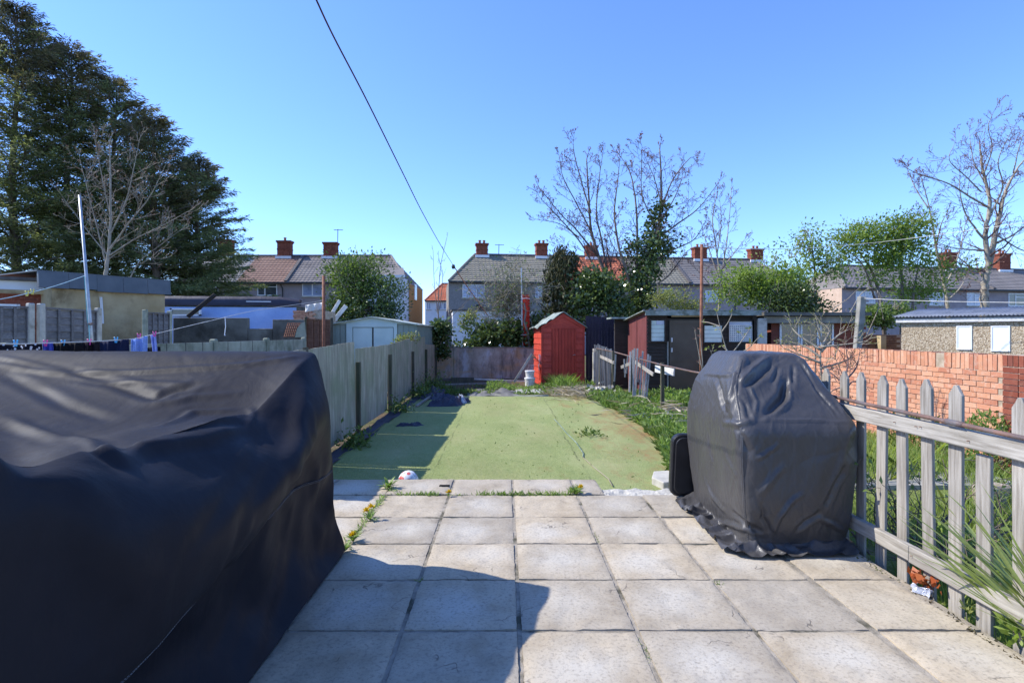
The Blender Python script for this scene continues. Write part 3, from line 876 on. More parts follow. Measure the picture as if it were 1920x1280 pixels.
# ------------------------------------------------------------------ closed red parasol with pole behind the wall
pr = thing('closed_parasol', 'closed narrow red parasol tied to a grey pole behind the garden wall', 'parasol', W(985, 655, 21.4))
a = W(985, 647, 21.4); b = W(986, 553, 21.4)
mb = MB()
for k in range(5):
    ang = k * 1.25
    off = Vector((.055 * math.cos(ang), .05 * math.sin(ang), 0))
    mb.tube([a + off * 1.0 + Z * .0, a + off * 1.5 + Z * .5, a + off * 1.7 + Z * 1.2, b + off * 1.3], [.05, .085, .075, .07], 7)
mb.build('canopy', nmat('red_parasol_cloth', (.50, .03, .015), (.62, .05, .02), 5, .7, .2, .3, 30), pr, smooth=True)
MB().tube([W(980, 655, 21.3), W(979, 600, 21.3), W(977.5, 502, 21.3)], [.03, .028, .024], 8).build('pole', M['galv'], pr)
mb = MB()
for y in (560, 628): mb.tube([W(976, y, 21.25), W(986, y - 1, 21.2), W(994, y, 21.3)], .012, 5)
mb.build('tie', M['white'], pr)
o = MB().tube([W(993, 652, 21.2), W(990, 625, 21.2), W(983, 603, 21.2), W(986, 585, 21.2), W(983, 568, 21.2)], [.05, .045, .04, .035, .025], 7).build('twisted_branch', M['bark_grey'], smooth=True)
tag(o, 'bare twisted stem curling up in front of the closed red parasol', 'branch')

# ------------------------------------------------------------------ maroon and black workshop shed, right
f2 = FR((3.875, 15.5), (6.85, 15.5))
ms = thing('workshop_shed', 'wide black-brown timber shed with maroon side, three windows and a dark door', 'shed', (5.3, 16.6, -.2))
w = f2.w; zt = 2.10; D = 2.4
mb = MB(); f2.box(mb, .03, w - .03, .03, D, -.25, 1.93); mb.build('body', M['blackbrown'], ms)
def u_of(px, Y=15.5): return (px - CX) / F * Y - 3.875
def z_of(py, Y=15.5): return EYE - (py - CY) / F * Y
mb = MB()
mb.prism([f2.p(0, 0, -.25), f2.p(0, D, -.25), f2.p(0, D, 1.93), f2.p(0, 0, 2.16)], (-.0, 0, 0), (.028, 0, 0)); mb.build('side_panel', M['maroon'], ms)
for (d0, d1) in ((.0, .08), (1.15, 1.2)):
    mb = MB(); f2.box(mb, -.015, .0, d0, d1, -.25, 2.05); mb.build('batten', M['maroon'], ms)
f_fascia = MB(); f2.box(f_fascia, -.08, w + .1, -.16, -.12, 2.0, 2.12); f_fascia.build('fascia', M['felt'], ms)
P = [[f2.p(u, d, 2.125 - (d + .16) * .08 + .01 * fbm(u * 2, d * 2)) for d in np.linspace(-.165, D + .15, 8)] for u in np.linspace(-.14, w + .1, 20)]
o = MB().grid(P).build('roof_felt', M['felt'], ms); s_ = o.modifiers.new('solid', 'SOLIDIFY'); s_.thickness = .02
wins = [(1218.5, 1248, 597.5, 640), (1317.8, 1356, 607, 642), (1364, 1413, 600, 641)]
door = (1254.6, 1315, 600, 731)
for k in range(24):             # shiplap front
    z0 = -.25 + k * .095
    segs = [(-.0, u_of(door[0]) - .05), (u_of(door[1]) + .03, w)]
    for (a, b) in segs:
        parts_ = [(a, b)]
        for (x0, x1, y0, y1) in wins:
            zz0, zz1 = z_of(y1), z_of(y0)
            if z0 + .09 > zz0 and z0 < zz1:
                new = []
                for (p_, q_) in parts_:
                    c0, c1 = u_of(x0), u_of(x1)
                    if c1 < p_ or c0 > q_: new.append((p_, q_)); continue
                    if c0 > p_: new.append((p_, c0))
                    if c1 < q_: new.append((c1, q_))
                parts_ = new
        for (p_, q_) in parts_:
            if q_ - p_ < .05: continue
            mb = MB(); f2.polyu(mb, [(p_, -.012, z0), (p_, .008, z0 + .09), (p_, .03, z0 + .09), (p_, .03, z0)], q_ - p_); mb.build('front_board', M['blackbrown'], ms)
for k, (x0, x1, y0, y1) in enumerate(wins):
    u0, u1, z0, z1 = u_of(x0), u_of(x1), z_of(y1), z_of(y0)
    wd = MB(); t = .035
    f2.box(wd, u0, u0 + t, -.03, .02, z0, z1); f2.box(wd, u1 - t, u1, -.03, .02, z0, z1); f2.box(wd, u0 + t, u1 - t, -.03, .02, z1 - t, z1); f2.box(wd, u0 - .03, u1 + .03, -.045, .02, z0 - .03, z0 + .01)
    win = wd.build('window', M['blackbrown'] if k else M['oldwood'], ms)
    if k == 0: win.data.materials.clear(); win.data.materials.append(M['blackbrown'])
    def wpart(nm, a, b, c, d_, zA, zB, m, lab=None):
        q = MB(); f2.box(q, a, b, c, d_, zA, zB)
        me_o = q.build(nm, m, win, label=lab)
    if k < 2:
        n = 5 if k == 0 else 4
        H = (z1 - z0 - t - .02); 
        for i in range(n):
            zA = z0 + .012 + H * i / n
            if k == 0 and i == n - 1:
                wpart('pane', u0 + t + .14, u1 - t, .002, .008, zA, zA + H / n - .006, M['curtain'], 'blue pane'); wpart('pane', u0 + t, u0 + t + .135, .002, .008, zA, zA + H / n - .006, M['louvre'])
            else: wpart('pane', u0 + t, u1 - t, .002 - .006 * (i % 2), .010, zA, zA + H / n - .007, M['louvre'])
    else:
        wpart('pane', u0 + t, u1 - t, .012, .016, z0 + .01, z1 - t, M['curtain'])
        q = MB(); a0, a1, b0, b1 = u0 + t + .01, u1 - t - .01, z0 + .02, z1 - t - .11
        nx_, nz_ = 11, 7
        sx_, sz_ = (a1 - a0) / nx_, (b1 - b0) / nz_
        for i in range(nx_ + 1): f2.box(q, a0 + i * sx_ - sx_ * .24, a0 + i * sx_ + sx_ * .24, -.012, -.004, b0, b1)
        for i in range(nz_ + 1): f2.box(q, a0, a1, -.011, -.0045, b0 + i * sz_ - sz_ * .24, b0 + i * sz_ + sz_ * .24)
        q.build('white_lattice', M['dirtywhite'], win)
q = MB(); f2.box(q, u_of(door[0]), u_of(door[1]), -.035, -.0, -.2, z_of(door[2])); dd = q.build('door', M['door_brown'], ms)
for (a, b, c, e) in ((.0, .08, -.2, 1.87), (.80, .88, -.2, 1.87), (.08, .80, 1.77, 1.87), (.08, .80, .75, .87), (.08, .8, -.2, -.05)):
    q = MB(); f2.box(q, u_of(door[0]) + a, u_of(door[0]) + b, -.045, -.036, c, min(e, z_of(door[2]))); q.build('door_rail', M['door_brown'], dd)
for py in (637, 656): q = MB(); f2.box(q, u_of(1257), u_of(1260), -.07, -.045, z_of(py + 4), z_of(py - 4)); q.build('door_latch', M['galv'], dd)
q = MB(); f2.box(q, u_of(1250.5), u_of(1252.5), -.05, .0, -.2, z_of(640)); q.build('door_jamb', M['concrete'], ms)
q = MB(); f2.box(q, u_of(1257), u_of(1316), -.10, -.06, z_of(594), z_of(592)); q.build('gutter', M['yellow_render'], ms)
q = MB(); f2.box(q, w - .09, w + .02, -.03, .03, -.2, 2.0); q.build('corner_post', M['blackbrown'], ms)
# lean-to between sheds
lt = thing('lean_to', 'dark narrow lean-to with thin roof, left of the maroon shed side', 'lean-to', (3.7, 18.3, -.2))
q = MB(); q.box(3.48, 4.0, 18.0, 18.12, -.25, 1.95); q.build('upright_panel', M['blackbrown'], lt)
q = MB(); q.box(3.32, 4.15, 17.75, 18.6, 1.97, 2.02); q.build('roof', M['felt'], lt)
bf = thing('dark_fence', 'tall purple-black close boarded fence between the red shed and maroon shed', 'fence', (3.2, 19.0, -.2))
for k in range(9):
    q = MB(); x = 2.70 + k * .105; q.box(x, x + .1, 19.0 + rng.uniform(-.004, .004), 19.02, -.25, 2.10 - .008 * k + rng.uniform(-.006, .006)); q.build('board', M['purpleblack'], bf)
q = MB(); q.box(2.68, 3.66, 19.022, 19.07, 1.6, 1.68); q.build('rail', M['purpleblack'], bf)
# white concrete post by the red shed
o = MB().box(2.79, 2.99, 18.0, 18.15, -.25, .92).build('concrete_post', M['concrete_pale'], bevel=.01); tag(o, 'short whitish concrete post standing at the right corner of the red shed', 'post')

# ------------------------------------------------------------------ collapsed picket fence beyond the flower border
rp = thing('broken_fence', 'collapsed grey picket fence with dark posts and leaning pickets in front of the maroon shed', 'fence', (3.3, 14.5, -.2))
def q_(px, py, Y): return W(px, py, Y)
for (px, y0, y1, Y) in ((1125.6, 652, 716, 16.8), (1150, 658, 740, 15.6), (1185, 666, 745, 14.6), (1242, 680, 765, 12.6)):
    a = q_(px, y0, Y); b = Vector((a.x, a.y, -.25))
    MB().bar(b, a, .075, .075, Vector((0, 1, 0))).build('post', M['darkpost'], rp, bevel=.004)
for i in range(11):
    px = 1114.5 + i * 3.2 + rng.uniform(-.7, .7); Y = 17.1 - i * .13
    a = q_(px, 644 + i * 1.1 + rng.uniform(-2, 2), Y); b = Vector((a.x + rng.uniform(-.05, .05) + .03, a.y, -.2))
    MB().bar(b, a, .04, .014, Vector((0, 1, 0))).build('picket', M['greywood_thin'], rp)
for (xt, yt, xb, yb) in ((1182.3, 659, 1180, 735), (1186.5, 656, 1188, 742), (1190, 653, 1187, 744), (1195.5, 653, 1191, 742), (1205.5, 658, 1198, 753), (1208.5, 679, 1203, 762), (1215.5, 664, 1206, 765), (1219.5, 667, 1210, 767)):
    MB().bar(q_(xb, yb, 13.6), q_(xt, yt, 14.0), .042, .014, Vector((0, 1, 0))).build('picket', M['greywood_thin'], rp)
for (xt, yt, xb, yb) in ((1170.5, 673, 1172, 707), (1177.5, 667, 1174, 700), (1154.5, 664, 1152, 715), (1201, 668, 1196, 716)):
    MB().bar(q_(xb, yb, 14.6), q_(xt, yt, 14.7), .04, .014, Vector((0, 1, 0))).build('picket', M['greywood_thin'], rp)
for (x0, y0, x1, y1, Y0, Y1) in ((1190, 678, 1225, 702, 14.3, 13.3), (1165, 688.5, 1182, 681.5, 14.8, 14.5), (1126, 668, 1151, 680, 16.7, 15.5), (1112, 656, 1138, 655, 17.3, 16.4)):
    MB().bar(q_(x0, y0, Y0), q_(x1, y1, Y1), .035, .085).build('rail', M['oldwood'], rp, bevel=.003)
MB().bar(q_(1229, 691, 13.3), q_(1264, 698, 12.6), .03, .16).build('nailed_board', M['dirtywhite'], rp)
o = MB().tube([q_(1118, 653, 17), q_(1153, 660, 15.55), q_(1185, 669, 14.5), q_(1241, 684, 12.5), q_(1300, 697, 10.6), q_(1340, 703, 9.4)], .019, 8).build('metal_pipe', M['pipe'], smooth=True)
tag(o, 'thin rusty pipe running along the tops of the dark posts of the collapsed fence', 'pipe')

# ------------------------------------------------------------------ flat roofed brick outhouse behind the brick wall
oh = thing('outhouse', 'low flat roofed brick outhouse with concrete corner post, right of the dark shed', 'outhouse', (8.6, 17.5, -.2))
def ux(px, Y): return (px - CX) / F * Y
Yo = 16.0
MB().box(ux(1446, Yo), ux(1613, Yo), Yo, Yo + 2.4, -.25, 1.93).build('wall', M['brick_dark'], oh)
MB().box(ux(1421, Yo) - .05, ux(1610, Yo) + .05, Yo - .5, Yo + 2.6, 2.0, 2.09).build('roof', M['concrete_dark'], oh)
MB().box(ux(1423, Yo), ux(1610, Yo), Yo - .3, Yo - .01, 1.80, 1.985).build('lintel', M['concrete'], oh)
MB().box(ux(1422, 15.4), ux(1422, 15.4) + .24, 15.4, 15.65, -.25, 1.92).build('corner_post', M['concrete_pale'], oh, bevel=.01)
for (x0, x1, m) in ((1461, 1498, 'glass'), (1500, 1534, 'glass'), (1536, 1562, 'glass')):
    f_ = MB(); a, b = ux(x0, Yo), ux(x1, Yo)
    f_.box(a, a + .05, Yo - .04, Yo - .003, .7, 1.78); f_.box(b - .05, b, Yo - .04, Yo - .003, .7, 1.78)
    fo = f_.build('window', M['white'], oh); MB().box(a + .05, b - .05, Yo - .02, Yo - .004, .7, 1.78).build('pane', M['glass'], fo)
bb = MB()
for r_ in range(12):
    for c_ in range(3):
        x = ux(1572, Yo) + c_ * .225 + (.11 if r_ % 2 else 0); bb.box(x, x + .215, Yo - .012, Yo - .002, .8 + r_ * .075, .865 + r_ * .075)
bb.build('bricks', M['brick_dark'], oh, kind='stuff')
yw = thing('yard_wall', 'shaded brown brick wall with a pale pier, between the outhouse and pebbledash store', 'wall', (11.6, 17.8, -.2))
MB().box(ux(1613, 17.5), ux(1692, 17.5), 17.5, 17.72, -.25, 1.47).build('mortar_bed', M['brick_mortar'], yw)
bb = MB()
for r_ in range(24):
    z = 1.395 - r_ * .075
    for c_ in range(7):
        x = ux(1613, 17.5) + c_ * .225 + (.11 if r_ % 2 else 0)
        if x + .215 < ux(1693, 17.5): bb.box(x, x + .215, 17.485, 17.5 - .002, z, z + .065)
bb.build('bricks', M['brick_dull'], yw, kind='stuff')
MB().box(ux(1651, 17.3), ux(1661, 17.3), 17.28, 17.48, -.25, 1.44).build('pier', M['yellow_render'], yw)
# leaning concrete clothes post
o = thing('clothes_post', 'tall weathered concrete post leaning slightly, holding a washing line behind the brick wall', 'post', (7.5, 12, -.2))
a = W(1616, 556, 12.0); b = W(1604.5, 690, 12.0)
MB().bar(b, a, .13, .13, Vector((0, 1, 0))).build('post_shaft', M['concrete'], o, bevel=.012)
MB().tube([a - Z * .1 + Vector((.04, 0, 0)), a - Z * .1 + Vector((.14, 0, 0))], .012, 6).build('hook', M['rust'], o)

# ------------------------------------------------------------------ pebbledash store with corrugated roof
pa = W(1690, 600, 15.2); pb = W(1975, 600, 12.9)
fp = FR((pa.x, pa.y), (pb.x, pb.y))
ps = thing('pebbledash_store', 'pebbledashed garden store with corrugated roof and two small whited-out windows at far right', 'outbuilding', fp.p(1.8, 1, -.2))
q = MB(); fp.box(q, 0, fp.w, 0, 3.0, -.25, 1.79); q.build('wall', M['pebble'], ps)
q = MB(); fp.box(q, -.1, fp.w, -.09, -.003, 1.80, 1.90); q.build('fascia', M['dirtywhite'], ps)
q = MB(); fp.box(q, -.1, fp.w, -.12, -.092, 1.905, 1.935); q.build('gutter', M['blacktrim'], ps)
P = []
for i in range(240):
    u = -.16 + i * (fp.w + .2) / 239
    P.append([fp.p(u, d, 1.95 + .016 * math.sin(u * 2 * math.pi / .076) + (d + .14) * .115) for d in (-.15, .6, 1.3, 2.1)])
o = MB().grid(P).build('corrugated_roof', M['corrugated'], ps, smooth=True); s_ = o.modifiers.new('solid', 'SOLIDIFY'); s_.thickness = .008
def ray_u(f, px):
    k = (px - CX) / F
    return (k * f.o.y - f.o.x) / (f.u.x - k * f.u.y)
for (x0, x1, y0, y1) in ((1796, 1820, 613, 653), (1861, 1891, 613, 656)):
    u0, u1 = ray_u(fp, x0), ray_u(fp, x1); Y = fp.p(u0, 0, 0).y
    zA, zB = z_of(y1, Y), z_of(y0, Y)
    q = MB(); fp.box(q, u0 - .03, u0, -.02, .0, zA - .03, zB + .03); fp.box(q, u1, u1 + .03, -.02, .0, zA - .03, zB + .03); fp.box(q, u0, u1, -.02, .0, zB, zB + .03); fp.box(q, u0, u1, -.03, .0, zA - .03, zA)
    fo = q.build('window', M['white'], ps); q = MB(); fp.box(q, u0, u1, -.010, -.002, zA, zB); q.build('pane', M['whitefilm'], fo)

# ------------------------------------------------------------------ green steel shed, left
f3 = FR((-5.34, 17.0), (-2.68, 17.0))
gs = thing('steel_shed', 'green-grey metal shed with pale mint sliding doors and a dirty low-pitched roof', 'shed', (-4, 18.8, -.2))
w = f3.w; ze = 1.80; zp = 1.99; D = 4.0
mb = MB(); f3.box(mb, 0, w, .02, D, -.25, ze); f3.poly(mb, [(0, .02, ze), (w, .02, ze), (w / 2, .02, zp)], D - .03); mb.build('body', M['shedgreen'], gs)
mb = MB()
for k in range(27):
    d = .03 + k * .15; mb.box(-2.68, -2.665, 17 + d, 17 + d + .075, -.25, ze - .02)
mb.build('side_ribs', M['shedgreen'], gs)
for (a, b) in ((.06, .52), (2.10, 2.6)):
    for k in range(3):
        q = MB(); x = a + (b - a) * k / 3; f3.box(q, x + .005, x + (b - a) / 3 - .01, .0, .02, -.2, ze - .04); q.build('front_panel', M['shedgreen'], gs)
q = MB(); f3.box(q, .56, .74, -.03, .015, -.25, ze - .03); q.build('door_post', M['shedpale'], gs)
q = MB(); f3.box(q, 1.98, 2.08, -.03, .015, -.25, ze - .03); q.build('door_post', M['shedpale'], gs)
q = MB(); f3.box(q, .56, 2.08, -.035, .015, ze - .10, ze - .0); q.build('door_head', M['shedpale'], gs)
q = MB(); f3.poly(q, [(-.02, -.02, ze + .0), (w + .02, -.02, ze), (w / 2, -.02, zp + .0)], .03); q.build('gable', M['shedpale'], gs)
for (a, b) in ((.76, 1.325), (1.375, 1.96)):
    q = MB(); f3.box(q, a, b, -.012, .012, -.2, ze - .12); dd = q.build('sliding_door', M['shedpale'], gs)
    q = MB(); f3.box(q, a + .03, b - .03, -.018, -.013, .5, .52); q.build('door_crease', M['shedpale'], dd)
q = MB(); f3.box(q, 1.33, 1.37, .0, .014, -.2, ze - .12); q.build('door_gap', M['blacktrim'], gs)
P = []
for j in range(9):
    d = -.12 + (D + .2) * j / 8
    P.append([f3.p(-.08, d, ze - .02), f3.p(w * .25, d, (ze + zp) / 2 + .01), f3.p(w / 2, d, zp + .03), f3.p(w * .75, d, (ze + zp) / 2 + .01), f3.p(w + .08, d, ze - .02)])
o = MB().grid(P).build('roof', M['shedroof'], gs); s_ = o.modifiers.new('solid', 'SOLIDIFY'); s_.thickness = .03

# ------------------------------------------------------------------ neighbouring gardens on the left
cf = thing('concrete_fence', 'low fence of algae-stained concrete panels and round-topped posts, left of the steel shed', 'fence', (-5.6, 12, -.2))
CFX = -5.6
ypost = [6.3, 8.2, 10.79, 13.16, 15.6]
for y in ypost:
    MB().box(CFX - .03, CFX + .09, y - .06, y + .06, -.25, 1.405).build('post', M['concrete_green'], cf, bevel=.02)
for a, b in zip(ypost[:-1], ypost[1:]):
    for k in range(5):
        z0 = -.2 + k * .31
        MB().box(CFX, CFX + .05, a + .065, b - .065, z0, min(z0 + .304, 1.365)).build('concrete_panel', M['concrete_green'], cf, bevel=.006)
    for y in np.arange(a + .5, b - .3, .55):
        MB().box(CFX + .05, CFX + .056, y, y + .012, -.2, 1.35).build('joint_rib', M['concrete_dark'], cf)

def lap_fence(name, label, a, b, ztop_a, ztop_b, nbay, m, post_m, pw=.05, posts=True, nlap=11, group=None):
    f = FR((a[0], a[1]), (b[0], b[1]))
    t = thing(name, label, 'fence', f.p(f.w / 2, 0, -.2))
    def zt(u): return ztop_a + (ztop_b - ztop_a) * u / f.w
    bay = f.w / nbay
    for k in range(nbay):
        u0, u1 = k * bay + pw, (k + 1) * bay - pw
        H = zt(u0) + .2
        for i in range(nlap):
            z0 = zt(u0) - .03 - (i + 1) * .125 ; dz = zt(u1) - zt(u0)
            if z0 < -.25: break
            mb = MB(); mb.prism([f.p(u0, -.014, z0), f.p(u0, .004, z0 + .135), f.p(u0, .012, z0 + .135), f.p(u0, .012, z0)], (0, 0, 0), f.u * (u1 - u0) + Z * dz)
            mb.build('lap_board', m, t)
        for j in range(5):
            u = u0 + (u1 - u0) * j / 4
            mb = MB(); f.box(mb, u - .02, u + .02, -.035, -.015, -.2, zt(u)); mb.build('batten', m, t)
        mb = MB(); mb.bar(f.p(u0, -.01, zt(u0)), f.p(u1, -.01, zt(u1)), .06, .03); mb.build('capping', m, t)
    if posts:
        for k in range(nbay + 1):
            u = k * bay; mb = MB(); f.box(mb, u - pw, u + pw, -.05, .05, -.25, zt(u) + .07)
            mb.build('post', post_m, t, bevel=.015)
    return t
a = W(-60, 574, 8.9); b = W(57, 576, 9.7); c = W(184, 584, 10.9)
lap_fence('lap_fence', 'grey lap fence panel with ribs, furthest left beyond the black cover', (a.x, a.y), (b.x, b.y), a.z, b.z, 1, M['greylap'], M['concrete_pale'])
lap_fence('lap_fence', 'grey lap fence bay between two concrete posts, behind the washing line pole', (b.x + .1, b.y + .1), (c.x, c.y), b.z, c.z, 1, M['greylap'], M['concrete_pale'])
a = W(272, 586, 13.2); b = W(318, 588, 14.2)
lap_fence('lap_fence', 'short purple-grey lap panel beside the yellow rendered wall end', (a.x, a.y), (b.x, b.y), a.z, b.z, 1, M['greylap'], M['concrete_green'])
a = W(574, 598, 16.3); b = W(622, 600, 16.2)
lap_fence('lap_fence', 'red-brown lap panel behind the rusty pole, left of the steel shed', (a.x, a.y), (b.x, b.y), a.z, b.z, 1, M['brownlap'], M['darkpost'], pw=.03)

# yellow rendered outbuilding
ya = W(98, 560, 13.0); yb = W(309, 560, 15.2)
fy = FR((ya.x, ya.y), (yb.x, yb.y))
yb_ = thing('yellow_outbuilding', 'flat roofed outbuilding of stained yellow render with a slate grey felt fascia', 'outbuilding', fy.p(fy.w / 2, 1.5, -.2))
q = MB(); fy.box(q, 0, fy.w, 0, 3.5, -.25, 2.55); q.build('wall', M['yellow_render'], yb_)
nf = 5; zt0, zt1 = 2.925, 2.90
for k in range(nf):
    u0, u1 = -.3 + (fy.w + .4) * k / nf, -.3 + (fy.w + .4) * (k + 1) / nf - .006
    dz = rng.uniform(-.025, .02)
    q = MB(); fy.polyu(q, [(u0, -.12 + rng.uniform(-.01, .01), 2.55 + dz), (u0, -.09, 2.91), (u0, -.02, 2.91), (u0, -.02, 2.55 + dz)], u1 - u0); q.build('felt_fascia', M['grey_fascia'], yb_)
q = MB(); fy.box(q, -.32, fy.w + .1, -.085, 3.6, 2.912, 2.94); q.build('roof', M['grey_fascia'], yb_)
q = MB(); q.bar(fy.p(.98, -.04, 2.4), fy.p(1.02, -.04, 1.75), .05, .03, Vector((0, 1, 0))); q.build('white_downpipe', M['white'], yb_)
# orange brick building with pale fascia, far left
ba = W(-120, 560, 12.2); bb_ = W(98, 560, 13.4)
fb = FR((ba.x, ba.y), (bb_.x, bb_.y))
bk = thing('brick_outbuilding', 'red brick outbuilding with a white window and cream fascia at the far left edge', 'outbuilding', fb.p(fb.w / 2, 1.2, -.2))
q = MB(); fb.box(q, 0, fb.w + .05, 0.02, 2.6, -.25, 2.42); q.build('mortar_bed', M['brick_mortar'], bk)
bb = MB()
for r_ in range(16):
    z = 2.34 - r_ * .075
    for c_ in range(12):
        u = c_ * .225 + (.11 if r_ % 2 else 0)
        if u + .215 < fb.w + .05: fb.box(bb, u, u + .215, .008, .02, z, z + .066)
bb.build('bricks', M['brick_dark'], bk, kind='stuff'); bk.children[-1].data.materials.clear(); bk.children[-1].data.materials.append(brick_mat('red_house_brick', [(0, (.33, .08, .045)), (.5, (.42, .11, .06)), (1, (.36, .1, .06))]))
q = MB(); fb.box(q, -.1, fb.w + .02, -.12, .0, 2.425, 2.51); q.build('cream_fascia', M['yellow_render'], bk)
q = MB(); fb.box(q, -.1, fb.w - .15, -.02, .1, 2.515, 2.72); q.build('white_fascia', M['white'], bk)
q = MB(); fb.box(q, -.1, fb.w - .08, -.14, .6, 2.725, 2.80); q.build('roof_edge', M['lead'], bk)
u1 = ray_u(fb, 38); u0 = u1 - 1.2
q = MB(); 
for (a_, b_, c_, d_) in ((u0, u0 + .06, 1.0, 2.18), (u1 - .06, u1, 1.0, 2.18), (u0, u1, 2.12, 2.18), (u0, u1, 1.86, 1.9)): fb.box(q, a_, b_, -.04, .0, c_, d_)
fo = q.build('window', M['white'], bk); q = MB(); fb.box(q, u0 + .05, u1 - .05, -.012, -.004, 1.0, 2.14); q.build('pane', M['curtain'], fo)
q = MB(); q.bar(fb.p(u1 - .30, -.25, 1.86), fb.p(u1 - .06, -.03, 2.14), .05, .03, Vector((0, 1, 0))); q.build('open_sash', M['white'], fo)

# blue sheeted shed with black roof edge
fl = FR((W(306, 600, 20).x, 20.0), (W(556, 600, 20.4).x, 20.4))
bs = thing('sheeted_lean_to', 'long low building wrapped in pale blue sheeting under a black felt roof edge', 'outbuilding', fl.p(fl.w / 2, 1, -.2))
P = []
for i in range(60):
    u = fl.w * i / 59
    P.append([fl.p(u, -.02 + .025 * fbm(u * 1.7, z * .8, 2) + .012 * math.sin(u * 4 + z), z) for z in np.linspace(-.2, 2.45, 16)])
MB().grid(P).build('sheeting', M['bluesheet'], bs, smooth=True)
q = MB(); fl.box(q, 0, fl.w, .03, 2.6, -.25, 2.5); q.build('wall', M['concrete_dark'], bs)
P = []
for i in range(40):
    u = -.1 + (fl.w + .3) * i / 39; s = 1 - .35 * smooth01((u - fl.w + .6) / .8)
    P.append([fl.p(u, -.10 + .02 * fbm(u * 2, 1), 2.50 + .02 * fbm(u, 3)), fl.p(u, -.12, 2.50 + .18 * s), fl.p(u, -.05, 2.50 + .33 * s + .02 * fbm(u * 1.3, 7)), fl.p(u, 2.6, 2.85)])
MB().grid(P).build('roof_felt', M['membrane'], bs, smooth=True)
q = MB(); q.bar(W(462, 565, 19.8), W(508, 565.5, 19.8), .03, .03); q.build('white_batten', M['white'], bs)
for (x0, x1) in ((320, 378),):
    A, B_ = W(x0, 592, 19.9), W(x1, 578, 19.9)
    q = MB()
    for (xa, xb, za, zb) in ((A.x, A.x + .07, A.z, B_.z), (B_.x - .07, B_.x, A.z, B_.z), (A.x, B_.x, B_.z - .05, B_.z), (A.x, B_.x, A.z, A.z + .05)): q.box(xa, xb, 19.84, 19.9, za, zb)
    fo = q.build('window', M['white'], bs); MB().box(A.x + .06, B_.x - .06, 19.875, 19.885, A.z + .04, B_.z - .04).build('pane', M['glass'], fo)
P = [W(352, 594, 17.6), W(404, 552, 17.9)]
o = MB().bar(P[0], P[1], .10, .12, Vector((0, -1, 0))).build('black_plank', M['blackbrown'], bevel=.01); tag(o, 'black plank sticking up diagonally above the concrete wall in front of the blue sheeting', 'plank')
# concrete garden walls in front of it
for (x0, x1, y0, lab) in ((326, 466, 596, 'long dark-stained concrete wall below the black diagonal plank'), (466, 512, 616, 'lowest middle stretch of concrete wall under the blue sheeting'), (512, 575, 599, 'concrete wall block beside the rusty grid and red-brown panel')):
    t = MB(); A = W(x0, y0, 17.3); B_ = W(x1, y0, 17.3)
    t.box(A.x + .004, B_.x - .004, 17.25, 17.4, -.25, A.z)
    o = t.build('concrete_wall', M['concrete_dark'], bevel=.01); tag(o, lab, 'wall')
mb = MB()
c = W(545, 620, 16.6)
for i in range(8): mb.tube([W(533 + i * 3.6, 631, 16.8), W(540 + i * 3.6, 606, 17.1)], .012, 5)
for i in range(6): mb.tube([W(531 + i * 1.6, 631 - i * 5, 16.75), W(560 + i * 1.6, 631 - i * 5, 16.75)], .012, 5)
o = mb.build('metal_grid', M['rust']); tag(o, 'rusty brown wire grid leaning on the concrete wall left of the red-brown panel', 'grid')
P = [W(553, 632, 16.2), W(557, 616, 16.2), W(564, 606, 16.2), W(571, 603, 16.2), W(574, 632, 16.2)]
o = MB().prism(P, (0, 0, 0), (0, .05, 0)).build('curved_board', M['concrete_green']); tag(o, 'upright grey board with rounded top beside the red-brown lap panel', 'board')
# brick bit, box and hanging cloth behind it
A = W(549, 582, 19.0); B_ = W(576, 598, 19.0)
bb = MB()
for r_ in range(5):
    for c_ in range(3): bb.box(A.x + c_ * .22 + (.1 if r_ % 2 else 0), A.x + c_ * .22 + .2 + (.1 if r_ % 2 else 0), 19.0, 19.2, A.z - (r_ + 1) * .075, A.z - (r_ + 1) * .075 + .066)
t = thing('brick_shed', 'small patch of orange brick outbuilding behind the hanging white cloth', 'outbuilding', (A.x, 19.2, -.2))
bb.build('bricks', M['brick'], t, kind='stuff'); MB().box(A.x, B_.x + .5, 19.06, 20.5, -.25, A.z).build('wall', M['brick_mortar'], t)
P = [[W(560 + i * 2.4, 561 + j * 0 + 1.5 * math.sin(i), 20.4 - j * .4) + Z * (.04 * math.sin(i * 1.9)) for i in range(12)] for j in range(3)]
o = MB().grid(P).build('roof', M['corrugated'], t, smooth=True)
P = []
for i in range(16):
    row = []
    for j in range(8):
        v = W(572 + i * 2.2, 572 - i * .35 + j * 1.9, 15.4); v.y += .02 * math.sin(i * 1.1 + j * .4); row.append(v)
    P.append(row)
o = MB().grid(P).build('hanging_cloth', M['dirtywhite'], smooth=True); s_ = o.modifiers.new('s', 'SOLIDIFY'); s_.thickness = .004
tag(o, 'crumpled greyish white cloth hanging on the washing line near the rusty pole', 'cloth')
t = thing('rusty_pole', 'slim red-brown rusty pole standing left of the steel shed', 'pole', W(607, 660, 15.3)); t.location.z = -.2
MB().tube([Vector((W(607, 660, 15.3).x, 15.3, -.25)), W(607, 517, 15.3)], .045, 10).build('pole_shaft', M['rust'], t, smooth=True)
for k, (x0, y0, x1, y1, w_, lab) in enumerate(((616, 598, 637, 563, .11, 'left one of two pale boards leaning above the steel shed roof'), (626, 601, 649, 573, .15, 'right wider one of two pale boards leaning above the steel shed roof'))):
    o = MB().bar(W(x0, y0, 20.4 + k * .2), W(x1, y1, 20.6 + k * .2), .04, w_, Vector((0, -1, 0)).cross(Vector((1, 0, 0)))).build('leaning_board', M['dirtywhite']); tag(o, lab, 'board')

